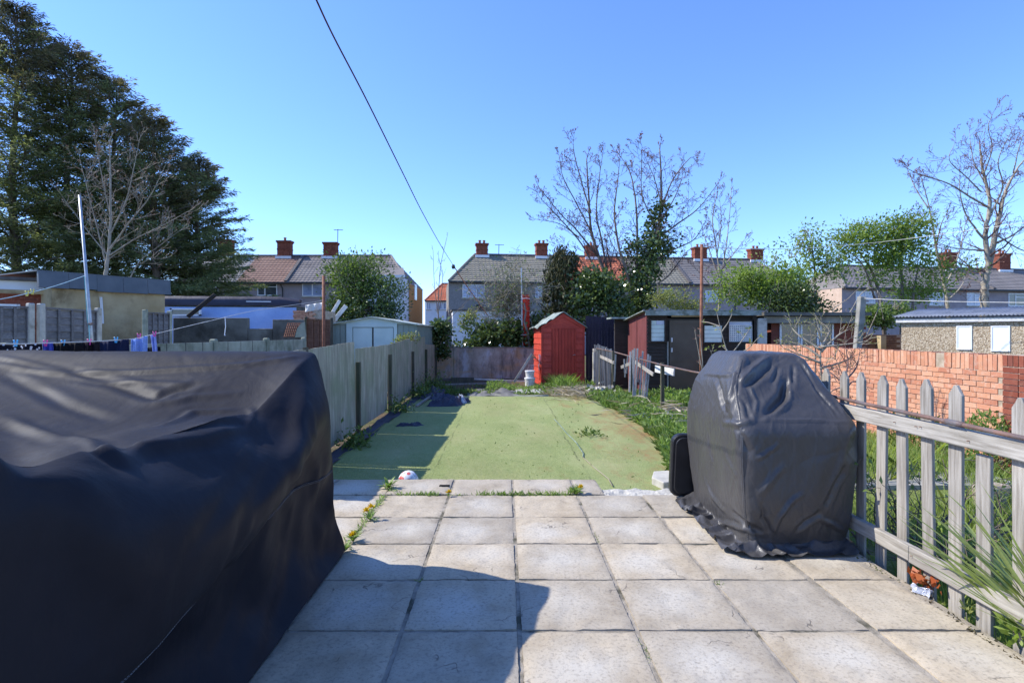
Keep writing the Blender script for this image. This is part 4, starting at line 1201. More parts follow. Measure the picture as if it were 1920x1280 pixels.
# ------------------------------------------------------------------ washing line pole, lines, clothes, pegs
t = thing('washing_pole', 'slim galvanised washing line pole with blue cord, behind the clothes line at left', 'pole', W(171, 660, 8.6)); t.location.z = -.2
top = W(149, 366, 8.6); bot = W(170, 610, 8.6); low = W(176, 690, 8.6)
MB().tube([low, bot, top], [.024, .023, .018], 10).build('pole_shaft', M['galv'], t, smooth=True)
MB().tube([W(167, 607, 8.55), W(173, 607, 8.55)], .02, 8).build('clamp', M['pipe'], t)
mb = MB(); mb.tube([W(158.5, 517, 8.57), W(164, 600, 8.55), W(167, 612, 8.56), W(168, 640, 8.5)], .006, 5); mb.build('cord', nmat('turquoise_cord', (.12, .36, .40), (.2, .45, .48), 9, .7, .2, 0), t)
def cable(name, pts, r, m, label, cat='line', n=6, sub=8):
    pts = [Vector(p) for p in pts]; out = []
    for i in range(len(pts) - 1):
        p0 = pts[max(i - 1, 0)]; p1 = pts[i]; p2 = pts[i + 1]; p3 = pts[min(i + 2, len(pts) - 1)]
        for k in range(sub):
            s = k / sub
            out.append(.5 * ((2 * p1) + (p2 - p0) * s + (2 * p0 - 5 * p1 + 4 * p2 - p3) * s * s + (3 * p1 - p0 - 3 * p2 + p3) * s ** 3))
    out.append(pts[-1])
    o = MB().tube(out, r, n).build(name, m, smooth=True); return tag(o, label, cat)
cable('washing_line', [W(-60, 645, 5.2), W(60, 644, 5.9), W(240, 636, 6.9), W(290, 626, 7.5), W(400, 600, 9.6), W(485, 581, 12), W(590, 566, 14.8), W(607, 562, 15.3)], .005, M['dirtywhite'], 'pale washing line carrying dark clothes, running from left edge to the rusty pole')
cable('washing_line', [W(158.5, 517, 8.55), W(110, 534, 7.9), W(60, 548, 7.3), W(0, 561, 6.6), W(-80, 572, 5.9)], .005, nmat('pale_blue_line', (.35, .55, .6), (.45, .62, .66), 9, .6, .3, 0), 'turquoise line with two yellow pegs running left from the metal pole')
tag(MB().tube([W(422, 594, 10.2), W(423, 612, 10.2), W(421, 629, 10.2), W(423, 628, 10.2)], .007, 5).build('rope_end', M['white']), 'short white rope end dangling from the clothes line', 'rope')
def garment(px0, px1, pyt, pyb, Y, m, label, cat, skew=0, name='garment'):
    P = []
    n = 18
    for i in range(n + 1):
        s = i / n; row = []
        for j in range(9):
            q = j / 8
            v = W(px0 + (px1 - px0) * s + skew * q, pyt[0] + (pyt[1] - pyt[0]) * s + (pyb - pyt[0]) * q, Y)
            v.y += .015 * math.sin(s * 13 + q * 2) + .01 * math.sin(s * 29)
            if j == 0: v.z += .004
            row.append(v)
        P.append(row)
    o = MB().grid(P).build(name, m, smooth=True); s_ = o.modifiers.new('s', 'SOLIDIFY'); s_.thickness = .006
    return tag(o, label, cat)
def spots():
    tt = NT('spotted_cloth'); v = tt.n('ShaderNodeTexVoronoi'); v.inputs['Scale'].default_value = 28; tt.l(tt.pos(), v.inputs['Vector'])
    return tt.done(tt.ramp(v.outputs['Distance'], [(.30, (.55, .55, .6)), (.36, (.01, .01, .016))]), .9, .1)
garment(-60, 78, (645, 644), 690, 6.0, spots(), 'dark cloth with white spots on the washing line at the left edge', 'clothing', name='spotted_cloth')
garment(80, 98, (643, 642), 680, 6.2, dyed('royal_blue_cloth', (.05, .07, .35)), 'small royal blue garment under the pink peg, next to the spotted cloth', 'clothing')
garment(96, 155, (644, 643), 690, 6.3, dyed('black_cloth', (.006, .006, .008)), 'black garment pegged by the right-hand blue-left peg pair on the line', 'clothing')
garment(155, 186, (643, 641), 690, 6.5, dyed('soft_black_cloth', (.012, .009, .012)), 'narrow black garment under the third pink peg beside the metal pole', 'clothing')
garment(185, 241, (641, 636), 690, 6.8, dyed('navy_cloth', (.010, .014, .04)), 'navy ribbed garment on the washing line right of the metal pole', 'clothing')
garment(246, 276, (636, 630), 690, 7.2, dyed('light_blue_cloth', (.22, .32, .62)), 'light blue garment under a pink peg on the washing line', 'clothing', skew=-3)
garment(283, 291, (629, 627), 690, 7.5, dyed('periwinkle_cloth', (.28, .34, .66)), 'thin periwinkle garment hanging last on the washing line', 'clothing', skew=5)
garment(276, 300, (652, 650), 690, 7.55, dyed('black_strap_cloth', (.01, .01, .012)), 'black strappy garment behind the periwinkle one at the end of the line', 'clothing')
def peg(px, py, Y, col, label, tilt=0):
    t = thing('clothes_peg', label, 'peg', W(px, py, Y), 'clothes pegs on the washing lines')
    c = W(px, py, Y)
    for s in (-1, 1):
        MB().bar(c + Vector((s * .020, -.004, .034)), c + Vector((s * .006 + tilt * .01, -.004, -.035)), .012, .012, Vector((0, 1, 0))).build('peg_leg', col, t, bevel=.002)
    MB().tube([c + Vector((-.012, -.006, .006)), c + Vector((.012, -.006, .006))], .006, 6).build('spring', M['galv'], t)
PB = nmat('sky_blue_plastic', (.05, .40, .72), (.07, .45, .78), 5, .4, .5, 0); PP = nmat('hot_pink_plastic', (.72, .06, .30), (.8, .08, .34), 5, .4, .5, 0); PY = nmat('yellow_plastic', (.72, .62, .12), (.8, .7, .18), 5, .4, .5, 0)
for (x, y, Y, c, l) in ((30, 643, 5.75, PB, 'sky blue peg holding the spotted cloth, leftmost on the line'), (86, 643, 6.1, PP, 'pink peg holding the small royal blue garment'), (119, 643, 6.3, PB, 'sky blue peg holding the wide black garment'),
                        (168, 641, 6.5, PP, 'pink peg beside the foot of the metal pole'), (218, 637, 6.8, PB, 'sky blue peg holding the navy ribbed garment'), (261, 630, 7.15, PP, 'pink peg holding the light blue garment'), (290, 626, 7.45, PP, 'last pink peg, at the top of the thin periwinkle garment'),
                        (51, 550, 7.2, PY, 'left yellow peg of two on the empty turquoise line'), (61, 547, 7.3, PY, 'right yellow peg of two on the empty turquoise line')):
    peg(x, y, Y, c, l)
# overhead rope and the other lines
cable('washing_line', [W(575, -40, 2.9), W(593, 0, 3.0), W(626, 70, 3.25), W(689, 191, 3.9), W(755, 324, 5.3), W(794, 402, 7.0), W(829.5, 465, 10.0), W(851, 499, 13.5)], .0052, nmat('dark_red_black_line', (.05, .02, .025), (.10, .035, .04), 20, .6, .3, 0), 'dark maroon overhead line slanting down across the sky')
cable('washing_line', [W(851, 499, 13.5), W(870, 528, 15), W(892, 560, 17.5), W(914, 591, 21.3)], .014, nmat('faded_orange_rope', (.34, .15, .11), (.44, .22, .17), 20, .7, .2, 0), 'faded orange-red rope continuing the overhead line down behind the garden wall')
tag(MB().lathe(W(850, 500, 13.4), [(.03, -.05), (.045, 0), (.03, .05)], 8).build('line_knot', M['blacktrim']), 'small dark knot joining the overhead line and the orange rope', 'knot')
cable('washing_line', [W(1616, 559, 12), W(1700, 563, 11), W(1820, 566, 10), W(1990, 568, 9)], .006, M['dirtywhite'], 'taut pale line from the concrete clothes post to the right edge')
cable('washing_line', [W(1316, 463, 12), W(1420, 467, 13), W(1520, 465, 14), W(1640, 455, 14), W(1760, 440, 13), W(1990, 408, 11)], .006, M['dirtywhite'], 'high thin pale line from the rusty pole over the leafy trees')
t = thing('rusty_pole', 'tall thin rusty pole in front of the dark shed, beside its door', 'pole', W(1316, 740, 12)); t.location.z = -.2
MB().tube([Vector((W(1316, 740, 12).x - .03, 12, -.25)), W(1316, 458, 12)], .032, 10).build('pole_shaft', M['rust'], t, smooth=True)

# ------------------------------------------------------------------ terraces beyond the gardens
class Terrace:
    def __init__(s, a, b, ze, zr, drun=3.7):
        s.f = FR(a, b); s.ze = ze; s.zr = zr; s.dr = drun
    def u(s, px): return ray_u(s.f, px)
def tile_slope(f, mb, u0, u1, ze, zr, d0, dr, hipL=False, hipR=False, rows=14, tile=.33, amp=.035, uL=None):
    """stepped, rolled tile rows from eave (d0, ze) to ridge (dr, zr)"""
    for r in range(rows):
        t0 = r / rows; t1 = (r + 1.0) / rows
        a0 = u0 + (hipL or 0) * t0; b0 = u1 - (hipR or 0) * t0
        a1 = u0 + (hipL or 0) * t1; b1 = u1 - (hipR or 0) * t1
        n = max(4, int((b0 - a0) / tile * 4))
        lo = []; hi = []; dn = []
        for i in range(n + 1):
            s = i / n
            ua = a0 + (b0 - a0) * s; ub = a1 + (b1 - a1) * s
            wv = amp * abs(math.sin(ua / tile * math.pi)) 
            z0 = ze + (zr - ze) * t0; z1 = ze + (zr - ze) * t1
            dA = d0 + (dr - d0) * t0; dB = d0 + (dr - d0) * t1
            lo.append(f.p(ua, dA, z0 + .055 + wv)); hi.append(f.p(ub, dB, z1 + .01 + wv)); dn.append(f.p(ua, dA, z0 - .01))
        mb.grid([dn, lo, hi])
def house_window(f, hs, u0, u1, z0, z1, d=-.0, div=(.38,), trans=.3, m='glass', fm='white'):
    t = .07
    q = MB()
    f.box(q, u0, u0 + t, d - .06, d + .0, z0, z1); f.box(q, u1 - t, u1, d - .06, d, z0, z1); f.box(q, u0 + t, u1 - t, d - .06, d, z1 - t, z1); f.box(q, u0 + t, u1 - t, d - .06, d, z0, z0 + t)
    w = q.build('window', M[fm], hs)
    for k in div:
        q = MB(); um = u0 + (u1 - u0) * k; f.box(q, um - .04, um + .04, d - .055, d - .004, z0 + t, z1 - t); q.build('mullion', M[fm], w)
    if trans:
        um = u0 + (u1 - u0) * (div[0] if div else 0); zt = z1 - (z1 - z0) * trans
        q = MB(); f.box(q, um + .04, u1 - t, d - .05, d - .006, zt - .03, zt + .03); q.build('transom', M[fm], w)
    q = MB(); f.box(q, u0 + t, u1 - t, d - .03, d - .01, z0 + t, z1 - t); q.build('pane', M[m], w)
    q = MB(); f.box(q, u0 - .08, u1 + .08, d - .10, d - .003, z0 - .10, z0 - .01); q.build('sill', M['concrete_pale'] if fm == 'white' else M[fm], w)
    return w
def chimney(f, hs, uc, d, zb, zt, w=1.0, dpt=.7, pots=2, pm='chimney', flare=True):
    q = MB(); f.box(q, uc - w / 2, uc + w / 2, d - dpt / 2, d + dpt / 2, zb, zt - .22)
    c = q.build('chimney', M[pm], hs)
    q = MB(); f.box(q, uc - w / 2 - .04, uc + w / 2 + .04, d - dpt / 2 - .04, d + dpt / 2 + .04, zt - .22, zt - .14); f.box(q, uc - w / 2 - .09, uc + w / 2 + .09, d - dpt / 2 - .09, d + dpt / 2 + .09, zt - .138, zt); f.box(q, uc - w / 2 - .03, uc + w / 2 + .03, d - dpt / 2 - .03, d + dpt / 2 + .03, zb + (zt - zb) * .45, zb + (zt - zb) * .45 + .08)
    q.build('chimney_cap', M[pm], c)
    q = MB(); f.box(q, uc - w / 2 - .12, uc + w / 2 + .12, d - dpt / 2 - .14, d - dpt / 2 - .004, zb - .12, zb + .10); q.build('flashing', M['white'] if pm == 'chimney' else M['lead'], c)
    for k in range(pots):
        x = uc + (k - (pots - 1) / 2) * .38
        mbq = MB(); mbq.lathe(f.p(x, d, zt), [(.13, 0), (.11, .05), (.10, .22), (.13, .24), (.13, .30)], 10); mbq.build('chimney_pot', M['pot'], c)
def house(tr, label, px0, px1, wall, roof, hipL=0, hipR=0, wins=(), chims=(), rows=14, amp=.035, gable_m=None, tile=.33, side=None, zshift=0):
    f = tr.f; u0, u1 = tr.u(px0), tr.u(px1); ze, zr = tr.ze + zshift, tr.zr + zshift
    hs = thing('terraced_house', label, 'house', f.p((u0 + u1) / 2, 3.7, -.25), 'terraced houses beyond the gardens')
    g = .004
    q = MB(); f.box(q, u0 + g, u1 - g, 0, 7.4, -.25, ze + .02); q.build('wall', M[wall], hs)
    q = MB(); e = .35
    # plain roof body under the tiles, both slopes
    A = [(u0 + g, -.3, ze), (u1 - g, -.3, ze), (u1 - g - hipR, tr.dr, zr), (u0 + g + hipL, tr.dr, zr)]
    Bk = [(u1 - g, 2 * tr.dr + .3, ze), (u0 + g, 2 * tr.dr + .3, ze), (u0 + g + hipL, tr.dr, zr), (u1 - g - hipR, tr.dr, zr)]
    q.add([f.p(*p) for p in A], [(0, 1, 2, 3)]); q.add([f.p(*p) for p in Bk], [(0, 1, 2, 3)])
    q.add([f.p(u0 + g, -.3, ze), f.p(u0 + g + hipL, tr.dr, zr), f.p(u0 + g, 2 * tr.dr + .3, ze)], [(0, 1, 2)])
    q.add([f.p(u1 - g, -.3, ze), f.p(u1 - g, 2 * tr.dr + .3, ze), f.p(u1 - g - hipR, tr.dr, zr)], [(0, 1, 2)])
    rf = q.build('roof', M[roof], hs)
    q = MB(); tile_slope(f, q, u0 + g, u1 - g, ze, zr, -.34, tr.dr, hipL, hipR, rows=rows, amp=amp, tile=tile); q.build('roof_tiles', M[roof], rf, kind='stuff')
    # hip slopes get tile rows as well
    for (hip, uu, sg) in ((hipL, u0 + g, 1), (hipR, u1 - g, -1)):
        if not hip: continue
        q = MB()
        for r in range(rows):
            t0 = r / rows; t1 = (r + 1) / rows
            def pt(t, s, dz): return f.p(uu + sg * hip * t, (-.3 + (tr.dr + .3) * t) * (1 - s) + (2 * tr.dr + .3 - (tr.dr + .3) * t) * s, ze + (zr - ze) * t + dz)
            n = 24
            q.grid([[pt(t0, i / n, -.01) for i in range(n + 1)], [pt(t0, i / n, .055) for i in range(n + 1)], [pt(t1, i / n, .012) for i in range(n + 1)]])
        q.build('roof_tiles', M[roof], rf, kind='stuff')
        q = MB(); q.tube([f.p(uu, -.33, ze + .06), f.p(uu + sg * hip, tr.dr, zr + .08)], .10, 8); q.build('hip_ridge', M[roof], rf)
    q = MB(); q.tube([f.p(u0 + g + hipL, tr.dr, zr + .07), f.p(u1 - g - hipR, tr.dr, zr + .07)], .12, 8); q.build('ridge', M['lead'], rf)
    q = MB(); f.box(q, u0 + g, u1 - g, -.42, -.32, ze - .10, ze + .0); q.build('gutter', M['blacktrim'], hs)
    q = MB(); q.tube([f.p(u1 - .5, -.12, ze - .12), f.p(u1 - .35, -.06, ze - .45), f.p(u1 - .35, -.06, .2)], .045, 6); q.build('downpipe', M['blacktrim'], hs)
    for wn_ in wins: house_window(f, hs, *wn_)
    for (px, pyt, pxw, pots) in chims:
        uc = tr.u(px); Y = f.p(uc, tr.dr, 0).y
        # the stack sits at the ridge; correct the along-terrace position for its depth
        k = (px - CX) / F; uc = (k * (f.o.y + f.d.y * tr.dr) - (f.o.x + f.d.x * tr.dr)) / (f.u.x - k * f.u.y)
        Y = f.p(uc, tr.dr, 0).y
        chimney(f, hs, uc, tr.dr, zr - .1, EYE - (pyt - CY) / F * Y, w=pxw / F * Y, pots=pots)
    return hs, u0, u1
def zat(py, Y): return EYE - (py - CY) / F * Y
# left terrace
TL = Terrace((W(330, 600, 46).x, 46.0), (W(767, 600, 46).x, 46.0), 5.62, 8.25)
def wz(tr, x0, x1, y0, y1, **k):
    u0, u1 = tr.u(x0), tr.u(x1); Y = tr.f.p((u0 + u1) / 2, 0, 0).y
    return (u0, u1, zat(y1, Y), zat(y0, Y))
h, a, b = house(TL, 'terraced house with pale grey tiles, mostly behind the dark conifers', 330, 446, 'house_lilac', 'roof_pale', chims=[(424, 450, 25, 0)], wins=[wz(TL, 372, 410, 531, 556)])
h, a, b = house(TL, 'terraced house with brown tiled roof and a white window, second from left', 446, 538.5, 'house_lilac', 'roof_brown', wins=[wz(TL, 483, 520, 531, 554) + (0, (.38,), .3)], chims=[(534.5, 452, 24, 1)])
q = MB(); q.bar(TL.f.p(b, -.34, TL.ze + .12), TL.f.p(b, TL.dr, TL.zr + .12), .24, .14); q.build('verge_strip', M['lead'], h)
h, a, b = house(TL, 'end terraced house with dark grey tiles, white bay and ochre gable behind the leafy bush', 538.5, 767, 'house_lilac', 'roof_grey', hipR=2.2, wins=[wz(TL, 567, 605, 531, 555) + (0, (.5,), 0, 'curtain')], chims=[(620.5, 455, 24, 0)])
f = TL.f
q = MB(); f.box(q, b - .002, b + .02, -.0, 7.4, -.25, TL.ze - .05); q.build('gable_wall', M['house_ochre'], h)
q = MB(); f.box(q, b + .02, b + .08, 2.4, 3.6, zat(562, 48.5), zat(532, 48.5)); gw = q.build('side_window', M['white'], h)
q = MB(); f.box(q, b + .081, b + .09, 2.5, 3.5, zat(560, 48.5), zat(534, 48.5)); q.build('pane', M['curtain'], gw)
# bay extension in pale lilac with white fascia
ua, ub = TL.u(700), TL.u(766)
q = MB(); f.box(q, ua, ub, -2.2, -.01, -.25, zat(521, 44)); by = q.build('bay', M['house_white'], h)
q = MB(); f.box(q, ua - .1, ub + .1, -2.35, -2.203, zat(521, 44), zat(516, 44)); q.build('bay_fascia', M['white'], by)
q = MB(); q.add([f.p(ua - .1, -2.35, zat(516, 44)), f.p(ub + .1, -2.35, zat(516, 44)), f.p(ub - .5, .5, zat(502, 46.5)), f.p(ua + .2, .5, zat(502, 46.5))], [(0, 1, 2, 3)]); q.build('bay_roof', M['roof_grey'], by)
# aerial on the left terrace
def aerial(px, py0, py1, Y, label):
    t = thing('tv_aerial', label, 'aerial', W(px, py0, Y))
    MB().tube([W(px, py0, Y), W(px + .5, py1, Y)], .03, 5).build('mast', M['blacktrim'], t)
    q = MB(); c = W(px + .5, py1, Y); q.tube([c + Vector((-.35, 0, -.05)), c + Vector((.45, 0, -.05))], .02, 4)
    for k in range(6): x = c.x - .3 + k * .14; q.tube([(x, c.y - .2, c.z - .05), (x, c.y + .2, c.z - .05)], .014, 4)
    q.build('aerial_array', M['blacktrim'], t)
aerial(633, 465, 430, 49.9, 'thin television aerial beside the dark roofed house chimney')
aerial(935, 480, 458, 50.5, 'dark television aerial on the ridge between two chimneys')
# middle terrace, receding slightly to the right
TM = Terrace((W(841, 600, 46).x, 46.0), (W(1500, 600, 50).x, 50.0), 5.72, 8.40)
h, a, b = house(TM, 'hipped end house with brown-grey tiles and one white window, right of the garden gap', 841, 960, 'house_grey', 'roof_mossy', hipL=2.4, wins=[wz(TM, 867, 909, 533, 558) + (0, (.62,), 0, 'curtain')], chims=[(903.5, 457, 21, 2)])
f = TM.f
ua, ub = TM.u(846), TM.u(985)
q = MB(); f.box(q, ua, ub, -3.5, -.01, -.25, zat(583, 43)); q.build('rear_extension', M['house_white'], h)
q = MB(); f.box(q, ua - .1, ub + .1, -3.65, -.02, zat(583, 43), zat(580, 43)); q.build('extension_roof', M['lead'], h)
q = MB(); f.box(q, TM.u(893), TM.u(906), -.5, -.01, zat(578, 46), zat(571, 46)); q.build('dark_vent', M['blacktrim'], h)
house(TM, 'terraced house with grey mossy tiles behind the tangled climber', 960, 1052, 'house_grey', 'roof_mossy', wins=[wz(TM, 1003, 1016, 537, 558) + (0, (.5,), 0, 'curtain')], chims=[(1015, 457, 21, 2)], amp=.015)
house(TM, 'terraced house with bright orange-red clay tiles behind the bare trees', 1052, 1186, 'house_lilac', 'roof_red', chims=[(1108, 461, 22, 1)], amp=.05, wins=[wz(TM, 1110, 1150, 540, 562)])
h, a, b = house(TM, 'terraced house with ribbed dark tiles directly behind the ivy-clad trunk', 1186, 1291, 'house_lilac', 'roof_mossy', wins=[wz(TM, 1225, 1262, 541, 564)], amp=.03)
q = MB(); q.bar(TM.f.p(b, -.34, TM.ze + .12), TM.f.p(b, TM.dr, TM.zr + .12), .26, .14); q.build('verge_strip', M['lead'], h)
house(TM, 'terraced house with smooth grey tiles behind the tall rusty pole', 1291, 1385, 'house_lilac', 'roof_grey', wins=[wz(TM, 1322, 1350, 545, 566) + (0, (.5,), 0, 'curtain')], chims=[(1311, 464, 24, 2)], amp=.01)
house(TM, 'end terraced house with plain grey tiles behind the leafy trees', 1385, 1500, 'house_lilac', 'roof_grey', hipR=2.4, wins=[wz(TM, 1395, 1430, 546, 568)], chims=[(1416, 467, 24, 2)], amp=.01)
# right terrace
TR = Terrace((W(1579, 600, 46).x, 46.0), (W(2010, 600, 50).x, 50.0), 5.22, 7.45)
h, a, b = house(TR, 'end terraced house with ribbed grey tiles and pale pink gable, behind the right leafy trees', 1579, 1700, 'house_lilac', 'roof_grey', hipL=2.6, wins=[wz(TR, 1604, 1640, 546, 568) + (0, (.5,), 0, 'curtain')], amp=.03)
q = MB(); TR.f.box(q, a - .03, a + .002, 0, 7.4, -.25, TR.ze - .02); q.build('gable_wall', M['house_pink'], h)
h, a, b = house(TR, 'terraced house with smooth grey tiles and white window between the right bare trees', 1700, 1858, 'house_lilac', 'roof_grey', wins=[wz(TR, 1742, 1768, 548, 572) + (0, (.5,), .4, 'curtain'), wz(TR, 1812, 1842, 549, 573) + (0, (.5,), .4, 'curtain')], chims=[(1777, 474, 25, 2)], amp=.008)
q = MB(); q.bar(TR.f.p(b, -.34, TR.ze + .12), TR.f.p(b, TR.dr, TR.zr + .12), .26, .14); q.build('verge_strip', M['lead'], h)
house(TR, 'terraced house with ribbed grey tiles at the right edge', 1858, 2010, 'house_lilac', 'roof_grey', wins=[wz(TR, 1890, 1925, 550, 574)], chims=[(1877.5, 476, 25, 2)], amp=.03)
# small far house seen in the gap
TG = Terrace((W(770, 600, 76).x, 76.0), (W(860, 600, 76).x, 76.0), 3.9 + .0, 8.2)
TG.ze = zat(564, 76); TG.zr = zat(533, 80)
h, a, b = house(TG, 'distant house with red tiled roof and white walls in the gap between terraces', 797, 852, 'house_white', 'roof_red', hipL=1.9, wins=[wz(TG, 800, 808, 567, 580) + (0, (.5,), 0, 'curtain'), wz(TG, 817, 829, 567, 580) + (0, (.5,), 0, 'curtain'), wz(TG, 831, 842, 567, 580) + (0, (.5,), 0, 'curtain')], amp=.04)

# ------------------------------------------------------------------ vegetation
class Twigs:
    def __init__(s, seed): s.r = random.Random(seed); s.mb = MB(); s.tips = []
    def go(s, p, d, L, rad, depth, up=.25, kink=.35, nk=4, spread=.75, minr=.004, seg=4):
        r = s.r; pts = [p.copy()]; rads = [rad]; d = d.normalized()
        n = seg; q = p.copy(); dd = d.copy()
        for i in range(n):
            dd = (dd + Vector((r.gauss(0, kink), r.gauss(0, kink), r.gauss(0, kink) + up)) * .45).normalized()
            q = q + dd * (L / n); pts.append(q.copy()); rads.append(max(minr, rad * (1 - .8 * (i + 1) / n)))
        s.mb.tube(pts, rads, 5 if rad > .02 else 3, caps=False)
        s.tips.append((q.copy(), dd.copy()))
        if depth <= 0: 
            for i in range(1, n): s.tips.append((pts[i].copy(), dd.copy()))
            return
        for k in range(nk):
            t = (k + .6 + r.uniform(-.3, .3)) / nk
            i = min(int(t * n), n - 1); c = pts[i].lerp(pts[i + 1], t * n - i)
            side = Vector((r.gauss(0, 1), r.gauss(0, 1), r.gauss(0, .6))); ax = (pts[i + 1] - pts[i]).normalized()
            side = (side - ax * side.dot(ax)).normalized()
            nd = (ax * (1 - spread * .5) + side * spread).normalized()
            s.go(c, nd, L * r.uniform(.38, .62) * (1.15 - .45 * t), max(minr, rads[i] * .55), depth - 1, up, kink, max(2, nk - 1), spread, minr, max(2, seg - 1))

def spline(pts, sub=5):
    out = []
    for i in range(len(pts) - 1):
        p0 = pts[max(i - 1, 0)]; p1 = pts[i]; p2 = pts[i + 1]; p3 = pts[min(i + 2, len(pts) - 1)]
        for k in range(sub):
            s = k / sub; out.append(.5 * ((2 * p1) + (p2 - p0) * s + (2 * p0 - 5 * p1 + 4 * p2 - p3) * s * s + (3 * p1 - p0 - 3 * p2 + p3) * s ** 3))
    out.append(pts[-1]); return out

def bare_tree(label, Y, limbs, seed, bark, twig, name='bare_tree', tl=1.6, step=.55, depth=2, up=.25, budm=None, bud=.05, minr=.006, nk=4, start=.25, group=None, ysp=1.0, thin=.8):
    """limbs: list of ([(px, py), ...], r0, r1); each limb gets its own slowly changing depth"""
    base = W(*limbs[0][0][0], Y); t = thing(name, label, 'tree', (base.x, Y, -.25), group)
    tw = Twigs(seed); tr = MB()
    for li, (pp, r0, r1) in enumerate(limbs):
        dy = tw.r.uniform(-1, 1) * ysp if li else 0
        pts = []
        for i, (x, y) in enumerate(pp):
            s = i / max(1, len(pp) - 1); pts.append(W(x, y, Y + dy * s))
        pts = spline(pts, 6)
        r0, r1 = r0 * thin, r1 * thin
        rads = [r0 + (r1 - r0) * (i / (len(pts) - 1)) ** .8 for i in range(len(pts))]
        pts = [p + Vector((tw.r.gauss(0, 1), tw.r.gauss(0, 1), 0)) * rads[i] * .13 for i, p in enumerate(pts)]
        tr.tube(pts, rads, 8 if r0 > .08 else 6)
        acc = 0; tot = sum((pts[i + 1] - pts[i]).length for i in range(len(pts) - 1)); run = 0
        for i in range(len(pts) - 1):
            sl = (pts[i + 1] - pts[i]).length; run += sl; acc += sl
            if run / tot < start: acc = 0; continue
            while acc > step:
                acc -= step
                ax = (pts[i + 1] - pts[i]).normalized(); side = Vector((tw.r.gauss(0, 1), tw.r.gauss(0, 1), tw.r.gauss(0, .5)))
                side = (side - ax * side.dot(ax)).normalized()
                tw.go(pts[i], (ax * .55 + side * .8), tl * tw.r.uniform(.5, 1.1) * (1.2 - .6 * run / tot), max(minr * 1.3, rads[i] * .45), depth, up, .3, nk, .7, minr)
        tw.go(pts[-1], (pts[-1] - pts[-2]).normalized(), tl * .42, rads[-1], depth, up, .3, nk, .6, minr)
    tr.build('trunk', bark, t, smooth=True)
    tw.mb.build('twigs', twig, t, smooth=True, kind='stuff')
    if budm is not None and tw.tips:
        P = np.array([tuple(p) for p, d in tw.tips]); D = np.array([tuple(d) for p, d in tw.tips])
        np_mesh('buds', leaf_quads(P, bud, D, .5, .6), 4, budm, t)['kind'] = 'stuff'
    return t

def blob_points(lobes, n, r, shell=.5, cull=.0, cs=.8):
    """points in ellipsoid lobes given as (centre, rx, ry, rz); noise cull leaves gaps"""
    vol = np.array([l[1] * l[2] * l[3] for l in lobes]) ** .75; vol = vol / vol.sum(); out = []
    for l, v in zip(lobes, vol):
        k = int(n * v * 1.8) + 4
        d = unit(r.normal(size=(k, 3))); rad = (shell + (1 - shell) * r.random(k)) ** (1 / 1.5)
        rad *= 1 + .16 * r.normal(size=k)
        P = d * rad[:, None] * np.array([l[1], l[2], l[3]]) + np.array(tuple(l[0]))
        keep = [mnoise.noise(Vector((p[0] / cs, p[1] / cs, p[2] / cs))) > cull for p in P]
        P = P[np.array(keep)][:int(n * v) + 1]; out.append(P)
    return np.concatenate(out)

def foliage(lobes, nclump, per, csize, lsize, m, seed, name='crown', parent=None, cull=-.05, cs=.8, shell=.35, droop=.0, aspect=.5, flat=.6):
    r = np.random.default_rng(seed)
    Cc = blob_points(lobes, nclump, r, shell, cull, cs)
    n = len(Cc)
    off = r.normal(size=(n, per, 3)) * csize * np.array([1, 1, flat])
    P = (Cc[:, None, :] + off).reshape(-1, 3)
    D = (off + r.normal(size=off.shape) * csize * .5).reshape(-1, 3); D[:, 2] += csize * .3 - droop
    return np_mesh(name, leaf_quads(P, lsize, D, aspect, .3, r=r), 4, m, parent)

def lobe(px, py, rx, rz, Y, ry=None):
    """lobe whose outline at depth Y covers rx, rz photo pixels"""
    k = Y / F; return (W(px, py, Y), rx * k, (ry if ry is not None else (rx + rz) / 2 * k), rz * k)

def leafy_tree(label, Y, stems, lobes, nclump, per, csize, lsize, leaf, seed, bark='bark_grey', cat='tree', name='leafy_tree', cull=-.05, cs=.8, twl=.7, **kw):
    b = W(*stems[0][0][0], Y); t = thing(name, label, cat, (b.x, Y, -.25))
    mb = MB(); r = random.Random(seed)
    for (pp, r0, r1) in stems:
        pts = spline([W(x, y, Y + .25 * math.sin(i * 2 + len(pp))) for i, (x, y) in enumerate(pp)], 5)
        mb.tube(pts, [r0 + (r1 - r0) * i / (len(pts) - 1) for i in range(len(pts))], 6)
    tw = Twigs(seed)
    lobes_ = [lobe(*l) for l in lobes]
    for l in lobes_:
        for k in range(5):
            c = l[0] + Vector((r.uniform(-.5, .5) * l[1], r.uniform(-.5, .5) * l[2], -l[3] * .6))
            tw.go(c, Vector((r.gauss(0, .7), r.gauss(0, .7), 1)), l[3] * 1.5, .02, 1, .2, .3, 4, .6, .006)
    mb.build('trunk', M[bark], t, smooth=True)
    tw.mb.build('twigs', M['twig_pale'], t, kind='stuff')
    foliage(lobes_, nclump, per, csize, lsize, M[leaf], seed, parent=t, cull=cull, cs=cs, **kw)
    return t

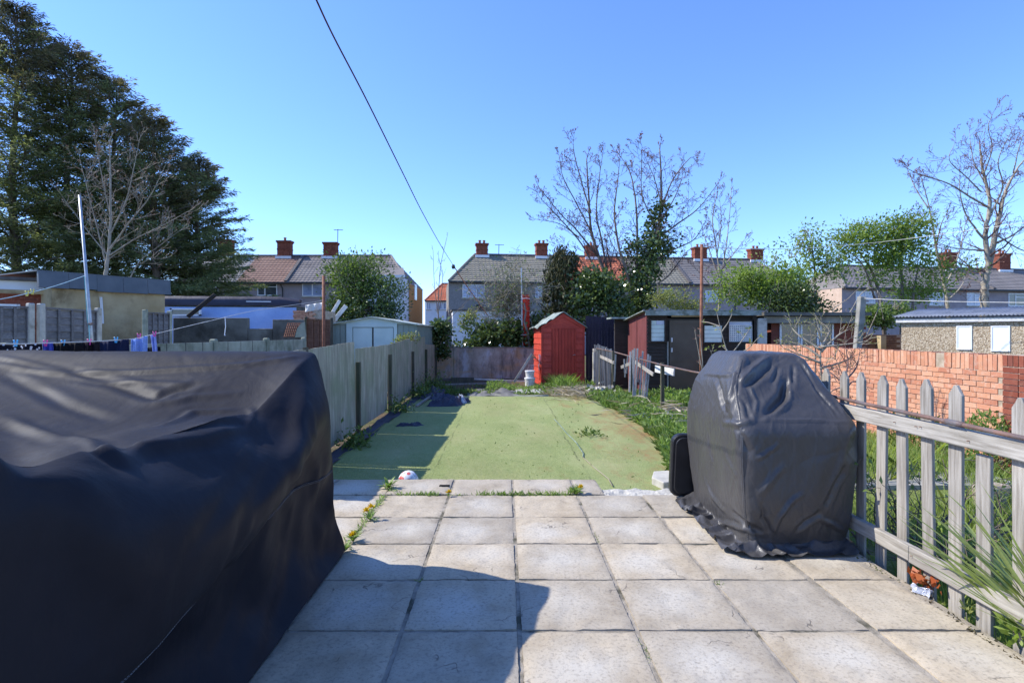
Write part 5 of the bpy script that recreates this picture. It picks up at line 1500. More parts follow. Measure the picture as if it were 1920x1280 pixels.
# ---- dark conifers at left
def conifer(px, top, Y, rpx, label, seed, nbr=330, low=-.2, brown=.25):
    r = np.random.default_rng(seed); rr = random.Random(seed)
    x0 = W(px, top, Y); H = x0.z; Rm = rpx / F * Y
    t = thing('conifer_tree', label, 'tree', (x0.x, Y, -.25))
    pts = [Vector((x0.x + .15 * math.sin(z * .5), Y, z)) for z in np.linspace(-.25, H - .3, 14)]
    MB().tube(pts, list(np.linspace(.30, .03, 14)), 8).build('trunk', M['bark_grey'], t, smooth=True)
    br = MB(); PA = []; DA = []; SA = []; top_flag = []
    for k in range(nbr):
        h = rr.random() ** .85
        z = .6 + h * (H - .7)
        ang = rr.uniform(0, 2 * math.pi); L = Rm * (1 - h) ** .62 * rr.uniform(.38, 1.32) + .35
        d = Vector((math.cos(ang), math.sin(ang), 0)); p = Vector((x0.x, Y, z)); el = .25 + .5 * h + rr.uniform(-.15, .2)
        pp = [p.copy()]; n = 6
        for i in range(n):
            s = (i + 1) / n
            p = p + (d * math.cos(el) + Z * math.sin(el)).normalized() * (L / n); el += -.10 + .07 * i * .3; ang += rr.gauss(0, .08); d = Vector((math.cos(ang), math.sin(ang), 0)); pp.append(p.copy())
        if rr.random() < .45: br.tube(pp, [.035 * (1 - i / 7) + .008 for i in range(n + 1)], 3, caps=False)
        m = int(34 + 52 * L)
        tt = (.18 + .82 * r.random(m) ** .8) * n
        A = np.array([tuple(q) for q in pp]); i0 = np.minimum(tt.astype(int), n - 1); fr_ = (tt - i0)[:, None]
        B = A[i0] * (1 - fr_) + A[i0 + 1] * fr_
        dv = np.array(tuple(d)); sd = np.array([-dv[1], dv[0], 0.0])
        w = (r.random(m) - .5) * 2; wid = .20 + .20 * L * (1 - tt / n)
        B = B + sd[None] * (w * wid)[:, None] + r.normal(size=(m, 3)) * np.array([.07, .07, .06])
        D = dv[None] * 1.0 + sd[None] * (w * 1.1)[:, None] + np.array([0, 0, -.12]) + r.normal(size=(m, 3)) * .32
        PA.append(B); DA.append(D); SA.append(.13 + .17 * r.random(m) ** 1.5); top_flag.append(np.full(m, h + rr.uniform(-.2, .2)))
    br.build('branches', M['bark_grey'], t, kind='stuff')
    P = np.concatenate(PA); D = np.concatenate(DA); S = np.concatenate(SA); Tf = np.concatenate(top_flag)
    ks = Tf > (1 - brown)
    for nm, sel, mt in (('crown', ~ks, M['conifer']), ('crown_top', ks, M['conifer_brown'])):
        if sel.sum(): np_mesh(nm, leaf_quads(P[sel], S[sel], D[sel], .20, .2, r=r), 4, mt, t)
conifer(-150, -250, 31, 190, 'tallest dark conifer, cut by the left edge of the view', 101, 300)
conifer(28, 18, 30, 235, 'tall dark conifer with bronzed top rising at the upper left corner', 102, 420, brown=.35)
conifer(130, 88, 31.5, 200, 'dark conifer second from the upper left corner, slightly lower', 103, 360)
conifer(214, 150, 33, 185, 'dark conifer in the middle of the left row', 104, 320)
conifer(290, 226, 31, 170, 'mid height dark conifer behind the pale bare tree', 105, 340, brown=.3)
conifer(372, 300, 33, 120, 'lowest dark conifer at the right end of the row, touching the house roofs', 106, 300, brown=.3)

bare_tree('pale bare tree with upswept branches in front of the dark conifers', 22, [
    ([(192, 560), (197, 520), (204, 470), (207, 420), (207, 340), (205, 270)], .16, .03),
    ([(200, 500), (188, 450), (170, 380), (150, 300)], .07, .015), ([(204, 470), (240, 420), (280, 370), (310, 310)], .08, .015),
    ([(206, 440), (235, 380), (250, 320), (262, 260)], .06, .012), ([(204, 480), (250, 450), (310, 420), (355, 395)], .06, .012),
    ([(203, 480), (170, 440), (140, 400), (118, 370)], .05, .012), ([(206, 400), (195, 350), (185, 300), (178, 262)], .05, .012),
    ([(240, 530), (262, 490), (300, 460), (340, 430)], .05, .012)], 11, M['bark_pale'], M['twig_pale'], tl=1.25, step=.26, depth=2, up=.35, budm=M['bud'], bud=.05, minr=.0065, nk=3, thin=.62)

# ---- central trees
bare_tree('tall bare tree with spreading twigs left of the ivy clad trunk, above the red shed', 25, [
    ([(1162, 640), (1158, 590), (1146, 540), (1122, 480), (1108, 430), (1104, 370), (1100, 300)], .17, .03),
    ([(1150, 545), (1115, 500), (1085, 450), (1040, 400), (1012, 370)], .07, .012),
    ([(1120, 480), (1080, 430), (1050, 400), (1010, 350)], .06, .012),
    ([(1140, 520), (1128, 450), (1118, 400), (1124, 330), (1130, 290)], .07, .012),
    ([(1112, 440), (1080, 380), (1055, 330), (1050, 300)], .05, .01),
    ([(1108, 400), (1090, 340), (1077, 290), (1075, 268)], .05, .01),
    ([(1085, 445), (1050, 420), (1010, 412)], .04, .01), ([(1146, 545), (1100, 500), (1070, 470), (1045, 455)], .04, .01),
    ([(1150, 560), (1145, 500), (1138, 450), (1160, 400)], .05, .01), ([(1155, 580), (1170, 520), (1140, 440)], .04, .01)],
    21, M['bark_grey'], M['twig_purple'], tl=1.15, step=.34, depth=2, up=.3, budm=M['bud'], bud=.07, minr=.0062, nk=4)
iv = bare_tree('bare tree with its trunk thickly clad in dark ivy, above the dark fence', 24, [
    ([(1188, 640), (1195, 590), (1206, 540), (1222, 480), (1236, 420), (1240, 350), (1237, 280)], .2, .03),
    ([(1196, 590), (1178, 520), (1160, 460), (1152, 400), (1158, 340), (1162, 300)], .1, .012),
    ([(1192, 570), (1195, 460), (1192, 380), (1180, 320), (1160, 290)], .09, .012),
    ([(1228, 450), (1270, 420), (1310, 390), (1345, 345)], .07, .012),
    ([(1215, 500), (1260, 470), (1300, 450), (1320, 420)], .06, .012),
    ([(1238, 400), (1260, 340), (1290, 300), (1300, 295)], .05, .01),
    ([(1240, 380), (1225, 330), (1212, 300)], .04, .01), ([(1234, 430), (1205, 370), (1203, 310), (1204, 275)], .04, .01),
    ([(1236, 420), (1265, 370), (1280, 330)], .05, .01), ([(1205, 545), (1250, 520), (1290, 470), (1320, 465)], .05, .01)],
    22, M['bark_grey'], M['twig_purple'], tl=1.1, step=.34, depth=2, up=.3, budm=M['bud'], bud=.07, minr=.0062, nk=4)
foliage([lobe(1205, 560, 26, 45, 24), lobe(1214, 510, 24, 34, 24), lobe(1228, 462, 28, 34, 24), lobe(1248, 455, 22, 24, 24), lobe(1234, 420, 16, 26, 24), lobe(1240, 396, 14, 22, 24), lobe(1186, 520, 14, 34, 24), lobe(1192, 580, 34, 28, 24), lobe(1190, 470, 9, 36, 24)], 520, 12, .17, .13, M['ivy'], 31, 'ivy', iv, cull=-.1, shell=.2, aspect=.8, droop=.15)
bare_tree('slim bare tree with upright twigs behind the rusty pole', 25, [
    ([(1345, 640), (1348, 580), (1350, 520), (1342, 460), (1336, 410), (1345, 360)], .08, .015),
    ([(1350, 530), (1362, 460), (1368, 400), (1372, 350)], .045, .01), ([(1348, 520), (1330, 470), (1318, 430)], .04, .01),
    ([(1350, 510), (1380, 470), (1395, 450)], .04, .01), ([(1344, 480), (1352, 420), (1350, 380)], .04, .01), ([(1350, 560), (1320, 520), (1300, 500)], .04, .01)],
    23, M['bark_pale'], M['twig_purple'], tl=.9, step=.3, depth=2, up=.45, budm=M['bud'], bud=.06, minr=.007, nk=3)
# ---- right bare trees
bare_tree('large bare tree with forked pale trunk at the right edge', 24, [
    ([(1845, 620), (1846, 560), (1848, 520), (1852, 500), (1848, 440), (1856, 380), (1843, 320), (1838, 280)], .24, .04),
    ([(1852, 505), (1864, 450), (1875, 400), (1885, 360), (1905, 320), (1930, 290)], .17, .03),
    ([(1847, 450), (1830, 430), (1810, 400), (1800, 360), (1800, 320)], .08, .012),
    ([(1856, 390), (1820, 370), (1780, 345), (1720, 325), (1700, 315)], .06, .012),
    ([(1845, 470), (1790, 465), (1760, 455)], .05, .012), ([(1870, 455), (1900, 440), (1940, 410)], .08, .012),
    ([(1858, 400), (1880, 350), (1872, 300), (1900, 240)], .06, .012), ([(1843, 330), (1860, 280), (1853, 240), (1862, 212)], .04, .01),
    ([(1848, 510), (1820, 500), (1790, 480), (1760, 490)], .05, .012), ([(1868, 440), (1920, 470), (1960, 460)], .05, .012), ([(1840, 360), (1810, 330), (1780, 300), (1790, 270)], .04, .01),
    ([(1850, 350), (1825, 300), (1818, 250)], .04, .01), ([(1900, 325), (1910, 280), (1925, 230)], .04, .01)],
    24, M['bark_pale'], M['twig_purple'], tl=1.4, step=.36, depth=2, up=.2, budm=M['bud'], bud=.06, minr=.0062, nk=4)
bare_tree('slender bare tree leaning left between the leafy trees and the large bare tree', 24, [
    ([(1780, 600), (1776, 560), (1768, 520), (1758, 480), (1750, 430), (1740, 380), (1728, 335)], .12, .015),
    ([(1770, 540), (1790, 500), (1804, 450), (1810, 420)], .06, .012), ([(1755, 460), (1765, 420), (1775, 400)], .05, .01),
    ([(1740, 390), (1715, 350), (1700, 312)], .04, .01), ([(1776, 565), (1800, 540), (1810, 520)], .05, .01), ([(1750, 440), (1735, 430), (1725, 400)], .04, .01)],
    25, M['bark_pale'], M['twig_purple'], tl=1.0, step=.36, depth=2, up=.3, budm=M['bud'], bud=.06, minr=.0062, nk=4)

# ---- leafy trees
leafy_tree('rounded leafy bush tree behind the steel shed', 26, [([(700, 620), (692, 580), (672, 520)], .09, .02), ([(700, 600), (720, 560), (735, 520)], .07, .02)],
    [(665, 545, 55, 50, 26), (640, 515, 26, 30, 26), (690, 520, 42, 36, 26), (655, 500, 22, 18, 26), (725, 560, 35, 35, 26), (685, 495, 30, 14, 26), (650, 590, 34, 26, 26), (745, 545, 18, 14, 26)],
    640, 15, .24, .13, 'leaf_mid', 41, cull=-.08, cs=.7, flat=.9, shell=.15, name='leafy_tree')
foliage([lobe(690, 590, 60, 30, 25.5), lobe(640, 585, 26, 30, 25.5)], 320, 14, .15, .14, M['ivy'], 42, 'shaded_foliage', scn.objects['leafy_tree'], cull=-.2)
leafy_tree('light green leafy tree with open layered crown, right of the middle', 23, [([(1660, 640), (1650, 560), (1635, 510), (1610, 470)], .10, .02), ([(1690, 640), (1692, 560), (1690, 480), (1700, 430)], .09, .02), ([(1712, 640), (1712, 560), (1722, 500)], .08, .02), ([(1640, 560), (1620, 500), (1590, 470)], .05, .015)],
    [(1590, 450, 34, 16, 23), (1620, 428, 38, 14, 23), (1690, 424, 44, 16, 23), (1720, 420, 24, 12, 23), (1575, 482, 26, 14, 23), (1640, 455, 40, 16, 23), (1700, 460, 42, 18, 23), (1665, 490, 46, 20, 23), (1740, 500, 36, 22, 23), (1720, 545, 40, 20, 23), (1650, 520, 34, 16, 23), (1790, 505, 34, 14, 23), (1675, 440, 30, 18, 23)],
    900, 17, .26, .115, 'leaf_green', 43, cull=-.02, cs=.55, flat=.75, shell=.05)
leafy_tree('thin leafy tree with grey trunk beside the pale pink gable', 22.5, [([(1531, 640), (1530, 570), (1527, 500), (1520, 450)], .09, .02), ([(1530, 560), (1500, 500)], .04, .01), ([(1528, 520), (1560, 480)], .04, .01)],
    [(1520, 470, 30, 14, 22.5), (1500, 455, 24, 10, 22.5), (1540, 495, 26, 12, 22.5), (1515, 440, 12, 12, 22.5), (1500, 520, 24, 18, 22.5), (1560, 510, 24, 12, 22.5)],
    260, 13, .24, .11, 'leaf_green', 44, cull=-.02, cs=.5, flat=.8, shell=.05)
leafy_tree('spreading bright green bush behind the dark shed and outhouse', 21, [([(1445, 640), (1440, 560), (1425, 510)], .06, .02), ([(1460, 640), (1470, 560)], .05, .02)],
    [(1425, 530, 44, 24, 21), (1390, 520, 34, 18, 21), (1455, 490, 34, 16, 21), (1470, 520, 36, 20, 21), (1430, 560, 50, 18, 21), (1480, 478, 18, 8, 21), (1360, 545, 30, 16, 21)],
    520, 14, .24, .11, 'leaf_green', 45, cull=-.02, cs=.5, flat=.8, shell=.05)
leafy_tree('very dark ivy-like evergreen bush behind the outhouse roof', 20.5, [([(1480, 640), (1478, 570)], .05, .02)],
    [(1478, 550, 30, 32, 20.5), (1500, 565, 30, 22, 20.5), (1455, 575, 28, 14, 20.5), (1520, 580, 34, 12, 20.5)], 380, 13, .2, .11, 'ivy', 46, cull=-.12, cat='bush', name='evergreen_bush')
leafy_tree('leafy bush spilling over the shaded yard wall beside the corrugated roof', 19, [([(1660, 640), (1658, 600)], .04, .02)],
    [(1655, 590, 40, 18, 19), (1630, 600, 24, 12, 19), (1675, 578, 24, 14, 19), (1665, 608, 22, 9, 19)], 260, 14, .11, .10, 'leaf_mid', 47, cull=-.1, cat='bush', name='overhanging_bush')
leafy_tree('yellow-green bush with fine twigs behind the maroon shed roof', 22, [([(1255, 640), (1258, 590)], .04, .015)],
    [(1265, 560, 34, 24, 22), (1240, 550, 24, 20, 22), (1300, 575, 30, 14, 22)], 230, 11, .15, .085, 'leaf_yellow', 48, cull=-.05, cat='bush', name='yellow_bush')
# ivy and evergreens in the middle
leafy_tree('large glossy ivy bush behind the red shed roof', 22.6, [([(1120, 650), (1122, 560)], .10, .04)],
    [(1115, 545, 36, 32, 22.6), (1090, 560, 26, 26, 22.6), (1145, 550, 28, 32, 22.6), (1110, 520, 22, 16, 22.6), (1150, 590, 26, 24, 22.6), (1095, 600, 24, 20, 22.6)], 600, 13, .22, .13, 'ivy', 49, cull=-.12, cat='bush', name='ivy_bush', aspect=.8)
def cypress():
    r = np.random.default_rng(5); Y = 23.2; lob = [lobe(1050, 570, 34, 60, Y), lobe(1050, 520, 28, 48, Y), lobe(1052, 490, 16, 24, Y), lobe(1075, 500, 14, 26, Y), lobe(1030, 560, 14, 50, Y)]
    t = thing('cypress', 'dense brownish-green upright cypress left of the ivy bush', 'tree', (W(1052, 640, Y).x, Y, -.25))
    MB().tube([W(1052, 660, Y), W(1052, 520, Y)], [.1, .03], 6).build('trunk', M['bark_grey'], t)
    P = blob_points(lob, 8000, r, .35, -.2, .5); D = np.tile([0, 0, 1.0], (len(P), 1)) + r.normal(size=P.shape) * .3
    np_mesh('crown', leaf_quads(P, .17, D, .28, .2, r=r), 4, leaf_mat('cypress_foliage', (.035, .042, .012), (.105, .10, .045), trans=.1), t)
cypress()
leafy_tree('mass of dark glossy ivy covering the back of the garden wall', 21.7, [([(905, 670), (910, 620)], .05, .02)],
    [(905, 625, 30, 28, 21.7), (880, 645, 26, 14, 21.7), (940, 620, 30, 34, 21.7), (965, 630, 26, 26, 21.7), (925, 600, 26, 16, 21.7), (1005, 625, 20, 30, 21.7)], 760, 13, .17, .13, 'ivy', 50, cull=-.12, cat='ivy', name='ivy_hedge', aspect=.8, twl=.3)
leafy_tree('dark ivy clump at the far end of the board fence beside the steel shed', 20.9, [([(826, 690), (827, 640)], .04, .02)],
    [(826, 622, 16, 24, 20.9), (828, 655, 12, 18, 20.9), (840, 650, 12, 8, 20.9)], 260, 12, .10, .11, 'ivy', 51, cull=-.3, cat='ivy', name='ivy_clump', aspect=.8)
leafy_tree('small bright green sprig growing in front of the white rear extension', 23, [([(882, 640), (884, 600)], .02, .01)],
    [(882, 595, 10, 18, 23), (866, 605, 7, 10, 23)], 50, 9, .10, .10, 'leaf_yellow', 52, cull=-.5, cat='plant', name='leafy_plant')
leafy_tree('small yellow-green plant poking above the fence in front of the steel shed', 15.9, [([(760, 665), (760, 640)], .02, .01)],
    [(757, 640, 15, 11, 15.9), (775, 632, 6, 8, 15.9)], 60, 9, .07, .065, 'leaf_yellow', 53, cull=-.5, cat='plant', name='leafy_plant')
# tangled climber, pale twigs
t = thing('tangled_climber', 'tall tangle of pale climber twigs over a stump, left of the closed red parasol', 'climber', (W(955, 640, 21.9).x, 21.9, -.25))
MB().tube([W(978, 652, 21.6), W(960, 615, 21.8), W(948, 592, 22), W(952, 540, 22)], [.10, .09, .08, .05], 7).tube([W(975, 652, 21.6), W(970, 625, 21.8), W(962, 600, 22)], [.07, .05, .04], 6).build('trunk', M['bark_pale'], t, smooth=True)
tw = Twigs(61)
for k in range(360):
    px = 957 + tw.r.gauss(0, 27); py = 560 + tw.r.gauss(0, 32)
    if py < 490: py = 500 + tw.r.random() * 30
    p = W(px, py, 22 + tw.r.uniform(-.6, .6)); tw.go(p, Vector((tw.r.gauss(0, 1), tw.r.gauss(0, .6), tw.r.gauss(.1, .8))), tw.r.uniform(.5, 1.3), .009, 1, -.1, .8, 3, .8, .006)
tw.mb.build('twigs', M['twig_pale'], t, kind='stuff')
P = np.array([tuple(p) for p, d in tw.tips]); np_mesh('leaves', leaf_quads(P[::2], .085), 4, M['leaf_mid'], t)
foliage([lobe(955, 540, 22, 46, 22), lobe(940, 570, 18, 20, 22)], 210, 9, .14, .075, leaf_mat('faded_climber_leaf', (.12, .12, .06), (.30, .28, .18)), 62, 'crown', t, cull=-.1)
# pale twig stems in the gap and around
bare_tree('thin bare sapling with upright stems in the gap between the terraces', 22.5, [([(822, 640), (822, 560), (826, 500), (838, 445)], .035, .008), ([(823, 600), (815, 540), (812, 470)], .025, .008), ([(824, 580), (830, 520), (822, 480)], .02, .007), ([(822, 620), (850, 590), (880, 560)], .02, .007)], 63, M['bark_grey'], M['twig_pale'], name='bare_sapling', tl=.45, step=.5, depth=1, up=.4, minr=.006, nk=3)
bare_tree('arching pale twigs rising beside the leaning concrete clothes post', 17, [([(1600, 650), (1590, 600), (1600, 575), (1618, 548), (1640, 540), (1655, 560)], .03, .01), ([(1605, 650), (1560, 590), (1590, 560), (1605, 545)], .025, .008), ([(1620, 640), (1650, 570), (1645, 545), (1655, 590)], .02, .008), ([(1570, 590), (1600, 588), (1616, 592)], .02, .008)], 64, M['twig_pale'], M['twig_pale'], name='arching_shrub', tl=.35, step=.5, depth=1, up=0, minr=.006, nk=2)
# shrubs behind the brick wall side / in front
def small_shrub(label, base, limbs, Y, seed, m, leafm, lsize, tl, step, name='shrub', up=.15, nk=4, minr=.0035, r0=.02, depth=1):
    t = bare_tree(label, Y, [([(x, y) for x, y in l], r0, .006) for l in limbs], seed, m, m, name=name, tl=tl, step=step, depth=depth, up=up, budm=leafm, bud=lsize, minr=minr, nk=nk, start=.2, ysp=.35)
    t['category'] = 'shrub'; return t
small_shrub('gnarled low shrub with tiny yellow-green leaves, left part in front of the brick wall top', None, [
    [(1545, 760), (1540, 700), (1538, 665), (1540, 640), (1520, 622)], [(1539, 670), (1510, 650), (1480, 640)], [(1539, 660), (1570, 630), (1590, 618)], [(1538, 690), (1575, 680), (1600, 668)], [(1540, 650), (1555, 620), (1540, 605)], [(1538, 680), (1500, 665), (1475, 655)], [(1540, 640), (1530, 610), (1515, 605)], [(1540, 650), (1590, 645), (1620, 640)], [(1538, 655), (1500, 630), (1485, 615)]], 8.6, 71, M['twig_pale'], M['leaf_yellow'], .028, .42, .10, name='gnarled_shrub', r0=.028)
small_shrub('reddish bare-twigged shrub just right of the gnarled one, before the brick wall', None, [
    [(1592, 790), (1585, 740), (1582, 710), (1570, 680)], [(1583, 715), (1605, 690), (1612, 660)], [(1583, 720), (1560, 700), (1545, 690)], [(1584, 730), (1600, 715), (1615, 720)], [(1583, 710), (1590, 680), (1585, 650)], [(1584, 725), (1565, 730), (1552, 740)]], 8.2, 72, M['twig_purple'], M['bud'], .022, .32, .10, name='red_twig_shrub', r0=.02)
small_shrub('thin bare sapling with swelling pale buds behind the charcoal cover', None, [
    [(1372, 740), (1370, 670), (1362, 655), (1352, 620), (1345, 590)], [(1370, 665), (1390, 640), (1402, 622)], [(1364, 656), (1340, 668), (1332, 657)], [(1372, 664), (1400, 655), (1420, 635)], [(1353, 622), (1365, 605), (1372, 590)], [(1350, 612), (1330, 605), (1318, 603)]], 7.4, 73, M['twig_pale'], M['leaf_yellow'], .038, .14, .25, name='budding_sapling', r0=.011, minr=.003, nk=2)
small_shrub('thin leaning bare stem beside the tall rusty pole', None, [[(1327, 740), (1318, 700), (1308, 650), (1303, 620)], [(1318, 690), (1314, 640), (1312, 620)]], 9.5, 74, M['twig_pale'], M['bud'], .03, .10, .4, name='leaning_sapling', r0=.012, nk=2)
t = thing('green_shrub', 'open dark-branched shrub with mid-green leaves showing between the pickets beside the charcoal cover', 'shrub', (3.05, 3.9, -.22))
tw = Twigs(75)
for k in range(16):
    tw.go(Vector((3.0 + tw.r.uniform(-.2, .3), 3.9 + tw.r.uniform(-.5, .5), -.2)), Vector((tw.r.gauss(0, .6), tw.r.gauss(0, .6), 1)), tw.r.uniform(.6, 1.0), .012, 2, .1, .35, 4, .9, .0025)
tw.mb.build('branches', M['bark_grey'], t, smooth=True, kind='stuff')
P = np.array([tuple(p) for p, d in tw.tips]); D = np.array([tuple(d) for p, d in tw.tips]); k_ = nrng.random(len(P)) < .75
np_mesh('leaves', leaf_quads(P[k_], .045, D[k_], .5, .6), 4, M['leaf_mid'], t)

# ---- ground vegetation
def blades(name, x0, x1, y0, y1, n, h, w, m, z=-.22, seed=1, mask=None, lean=.35, kind='stuff'):
    r = np.random.default_rng(seed); X = x0 + (x1 - x0) * r.random(n); Yy = y0 + (y1 - y0) * r.random(n)
    if mask is not None:
        k = np.array([mask(a, b) for a, b in zip(X, Yy)]); X = X[k]; Yy = Yy[k]
    n = len(X); a = r.random(n) * 6.283; H = h * (.45 + .9 * r.random(n)); ln = r.normal(size=(n, 2)) * lean * H[:, None]
    P = np.stack([X, Yy, np.full(n, z)], 1); sd = np.stack([np.cos(a), np.sin(a), np.zeros(n)], 1) * w * .5
    mid = P + np.stack([ln[:, 0] * .35, ln[:, 1] * .35, H * .55], 1); tip = P + np.stack([ln[:, 0], ln[:, 1], H], 1)
    V = np.stack([P - sd, P + sd, mid + sd * .8, tip, mid - sd * .8], 1)
    o = np_mesh(name, V.reshape(-1, 3), 5, m); o['kind'] = kind; return o
def patchy(s, th):
    return lambda a, b: mnoise.noise(Vector((a * s, b * s, 3.3))) > th
o = blades('grass', 2.55, 6.35, 1.2, 15, 60000, .085, .007, M['blade'], seed=3, mask=patchy(.8, -.25))
o = blades('tall_grass', 2.7, 5.6, 2.5, 8, 9000, .34, .008, M['blade'], seed=4, mask=patchy(1.1, .08), lean=.5)
def weeds(name, x0, x1, y0, y1, n, hmax, ls, m, seed, mask=None, z0=-.21):
    r = np.random.default_rng(seed); X = x0 + (x1 - x0) * r.random(n); Yy = y0 + (y1 - y0) * r.random(n)
    if mask: k = np.array([mask(a, b) for a, b in zip(X, Yy)]); X = X[k]; Yy = Yy[k]
    n = len(X)
    hh = np.array([max(.05, .5 + .9 * mnoise.noise(Vector((a * 1.6, b * 1.6, seed)))) for a, b in zip(X, Yy)]) * hmax
    P = np.stack([X, Yy, z0 + hh * r.random(n) ** .6], 1); D = np.stack([r.normal(size=n), r.normal(size=n), .7 + r.random(n)], 1)
    o = np_mesh(name, leaf_quads(P, ls, D, .34, .4, r=r), 4, m); o['kind'] = 'stuff'; return o
def border(a, b):
    xl = 2.0 + smooth01((b - 5.9) / 4) * .55 - smooth01((b - 11) / 4) * .22 - .08
    return a > xl + .18 * mnoise.noise(Vector((b * 1.4, 2, 0))) and (a < 3.25 + .3 * mnoise.noise(Vector((b, 9, 0))))
weeds('flower_border', 1.8, 3.6, 6.2, 16.3, 36000, .25, .085, M['weed'], 7, border)
weeds('dark_border_leaves', 1.8, 3.5, 6.2, 16, 9000, .20, .11, M['leaf_mid'], 8, border)
blades('border_grass', 1.9, 3.4, 6.2, 15, 4500, .24, .010, M['weed'], z=-.2, seed=9, mask=border, lean=.5)
weeds('bluebells', 2.1, 3.3, 7, 15.5, 2600, .33, .035, M['bluebell'], 10, lambda a, b: border(a, b) and mnoise.noise(Vector((a * 2, b * 1.3, 5))) > .12)
weeds('shed_weeds', 3.3, 6.3, 12.5, 15.3, 5200, .38, .11, M['weed'], 11, patchy(.9, -.05))
weeds('wall_foot_plants', 5.75, 6.33, 6.9, 9.0, 3600, .62, .07, M['weed'], 12, patchy(1.2, -.2))
weeds('wall_foot_plants', 5.9, 6.33, 9.4, 14, 1600, .42, .08, M['leaf_mid'], 13, patchy(1.1, .05))
weeds('shaded_weeds', -2.3, -.3, 15.6, 17.6, 2600, .16, .09, M['leaf_mid'], 14, patchy(.8, -.1))
weeds('bright_weeds', -.6, 2.9, 15.7, 18.4, 3600, .22, .09, M['weed'], 15, lambda a, b: mnoise.noise(Vector((a * .9, b * .9, 1.7))) > .12 and b < 18.5)
blades('shed_foot_grass', 1.1, 2.3, 16.6, 18.45, 2200, .38, .012, M['weed'], z=-.21, seed=16, mask=patchy(1.0, -.1), lean=.6)
for (x, y, n, s, lab, rad) in ((-2.28, 8.55, 300, 1, 'dark weed clump at the foot of the second fence panel', .22), (-2.30, 12.3, 240, 2, 'dark weed clump at the foot of the middle of the board fence', .26), (-2.25, 15.1, 420, 3, 'bushy dark weed near the lifted membrane by the fence', .34), (-2.2, 17.0, 500, 4, 'bushy green weed at the far end of the board fence', .42), (-2.35, 6.75, 120, 5, 'small weed at the near end of the fence membrane', .12)):
    r = np.random.default_rng(80 + s); t_ = np_mesh('weed_clump', leaf_quads(np.stack([x + r.normal(size=n) * rad * .5, y + r.normal(size=n) * rad * .7, -.2 + np.abs(r.normal(size=n)) * rad * .55], 1), .08, None, .4, r=r, up=.6), 4, M['leaf_mid']); t_['kind'] = 'stuff'

# dry stems and litter pile in the corner
r = np.random.default_rng(90); n = 1500
cxy = np.stack([2.15 + r.normal(size=n) * .42, 16.0 + r.normal(size=n) * .75], 1)
P = np.concatenate([cxy, (-.2 + np.abs(r.normal(size=n)) * .08 * np.exp(-((cxy[:, 0] - 2.15) ** 2) * 1.5))[:, None]], 1); a = r.random(n) * 6.28
D = np.stack([np.cos(a), np.sin(a) * .6, r.normal(size=n) * .15], 1)
o = np_mesh('dry_stems', leaf_quads(P, .38, D, .05, .05, r=r), 4, M['straw']); o['kind'] = 'stuff'
P = np.stack([2.55 + r.normal(size=260) * .16, 15.4 + r.normal(size=260) * .35, -.16 + np.abs(r.normal(size=260)) * .10], 1)
o = np_mesh('pale_litter', leaf_quads(P, .11, None, .7, r=r), 4, M['concrete_pale']); o['kind'] = 'stuff'
P = np.stack([3.35 + r.normal(size=330) * .4, 11.4 + r.normal(size=330) * .8, -.15 + np.abs(r.normal(size=330)) * .08], 1); a = r.random(330) * 6.28
o = np_mesh('dry_stems', leaf_quads(P, .45, np.stack([np.cos(a), np.sin(a) * .5, r.normal(size=330) * .1], 1), .07, .05, r=r), 4, M['straw']); o['kind'] = 'stuff'

t_ = blades('turf_pile', -2.2, 2.1, 5.9, 12, 80000, .008, .004, leaf_mat('turf_fibre', (.30, .37, .12), (.50, .53, .24), trans=.2), z=-.192, seed=33, lean=.8, mask=lambda a, b: rng.random() < .9 * (12 - b) / 6.1 and a < 1.1 + 1.6 * mnoise.noise(Vector((a * 1.3, b * .7, 4))))
# dead grass flecks scattered on turf
o = weeds('turf_litter', -.9, 2.2, 6.2, 15, 260, .01, .035, M['leaf_mid'], 17, z0=-.185)
t_ = np_mesh('weed_clump', leaf_quads(np.stack([1.43 + nrng.normal(size=110) * .10, 9.55 + nrng.normal(size=110) * .16, -.18 + np.abs(nrng.normal(size=110)) * .03], 1), .07, None, .4, up=.4), 4, M['leaf_mid']); t_['kind'] = 'stuff'

# sword-leaved plant at the right edge
def strap(mb, base, tip, w, sag, n=8, side=None):
    d = tip - base; s = side or d.cross(Z); s.normalize()
    P = []
    for i in range(n + 1):
        q = i / n; c = base.lerp(tip, q) + Z * (sag * 4 * q * (1 - q)); wd = w * (.55 + .45 * min(1, q * 4)) * (1 - max(0, q - .55) / .45) ** .8 + .0006
        nrm = s.cross(d).normalized()
        P.append([c - s * wd + nrm * wd * .25, c, c + s * wd + nrm * wd * .25])
    return mb.grid(P)
t = thing('sword_leaved_plant', 'spiky green sword-leaved plant poking through the near picket fence at the right edge', 'plant', (2.72, 2.62, -.2))
rs_ = random.Random(12)
for k in range(64):
    base = Vector((2.60 + rs_.uniform(-.05, .06), 2.60 + rs_.uniform(-.08, .08), .0))
    ang = rs_.uniform(0, 6.283) if k > 40 else rs_.uniform(1.35, 3.3); el = rs_.uniform(.45, 1.25); L = rs_.uniform(.5, .9)
    tip = base + Vector((math.cos(ang) * math.cos(el), math.sin(ang) * math.cos(el), math.sin(el))) * L
    mb = MB(); strap(mb, base, tip, rs_.uniform(.009, .017), rs_.uniform(.0, .07)); mb.build('leaf', M['sword'], t, smooth=True)
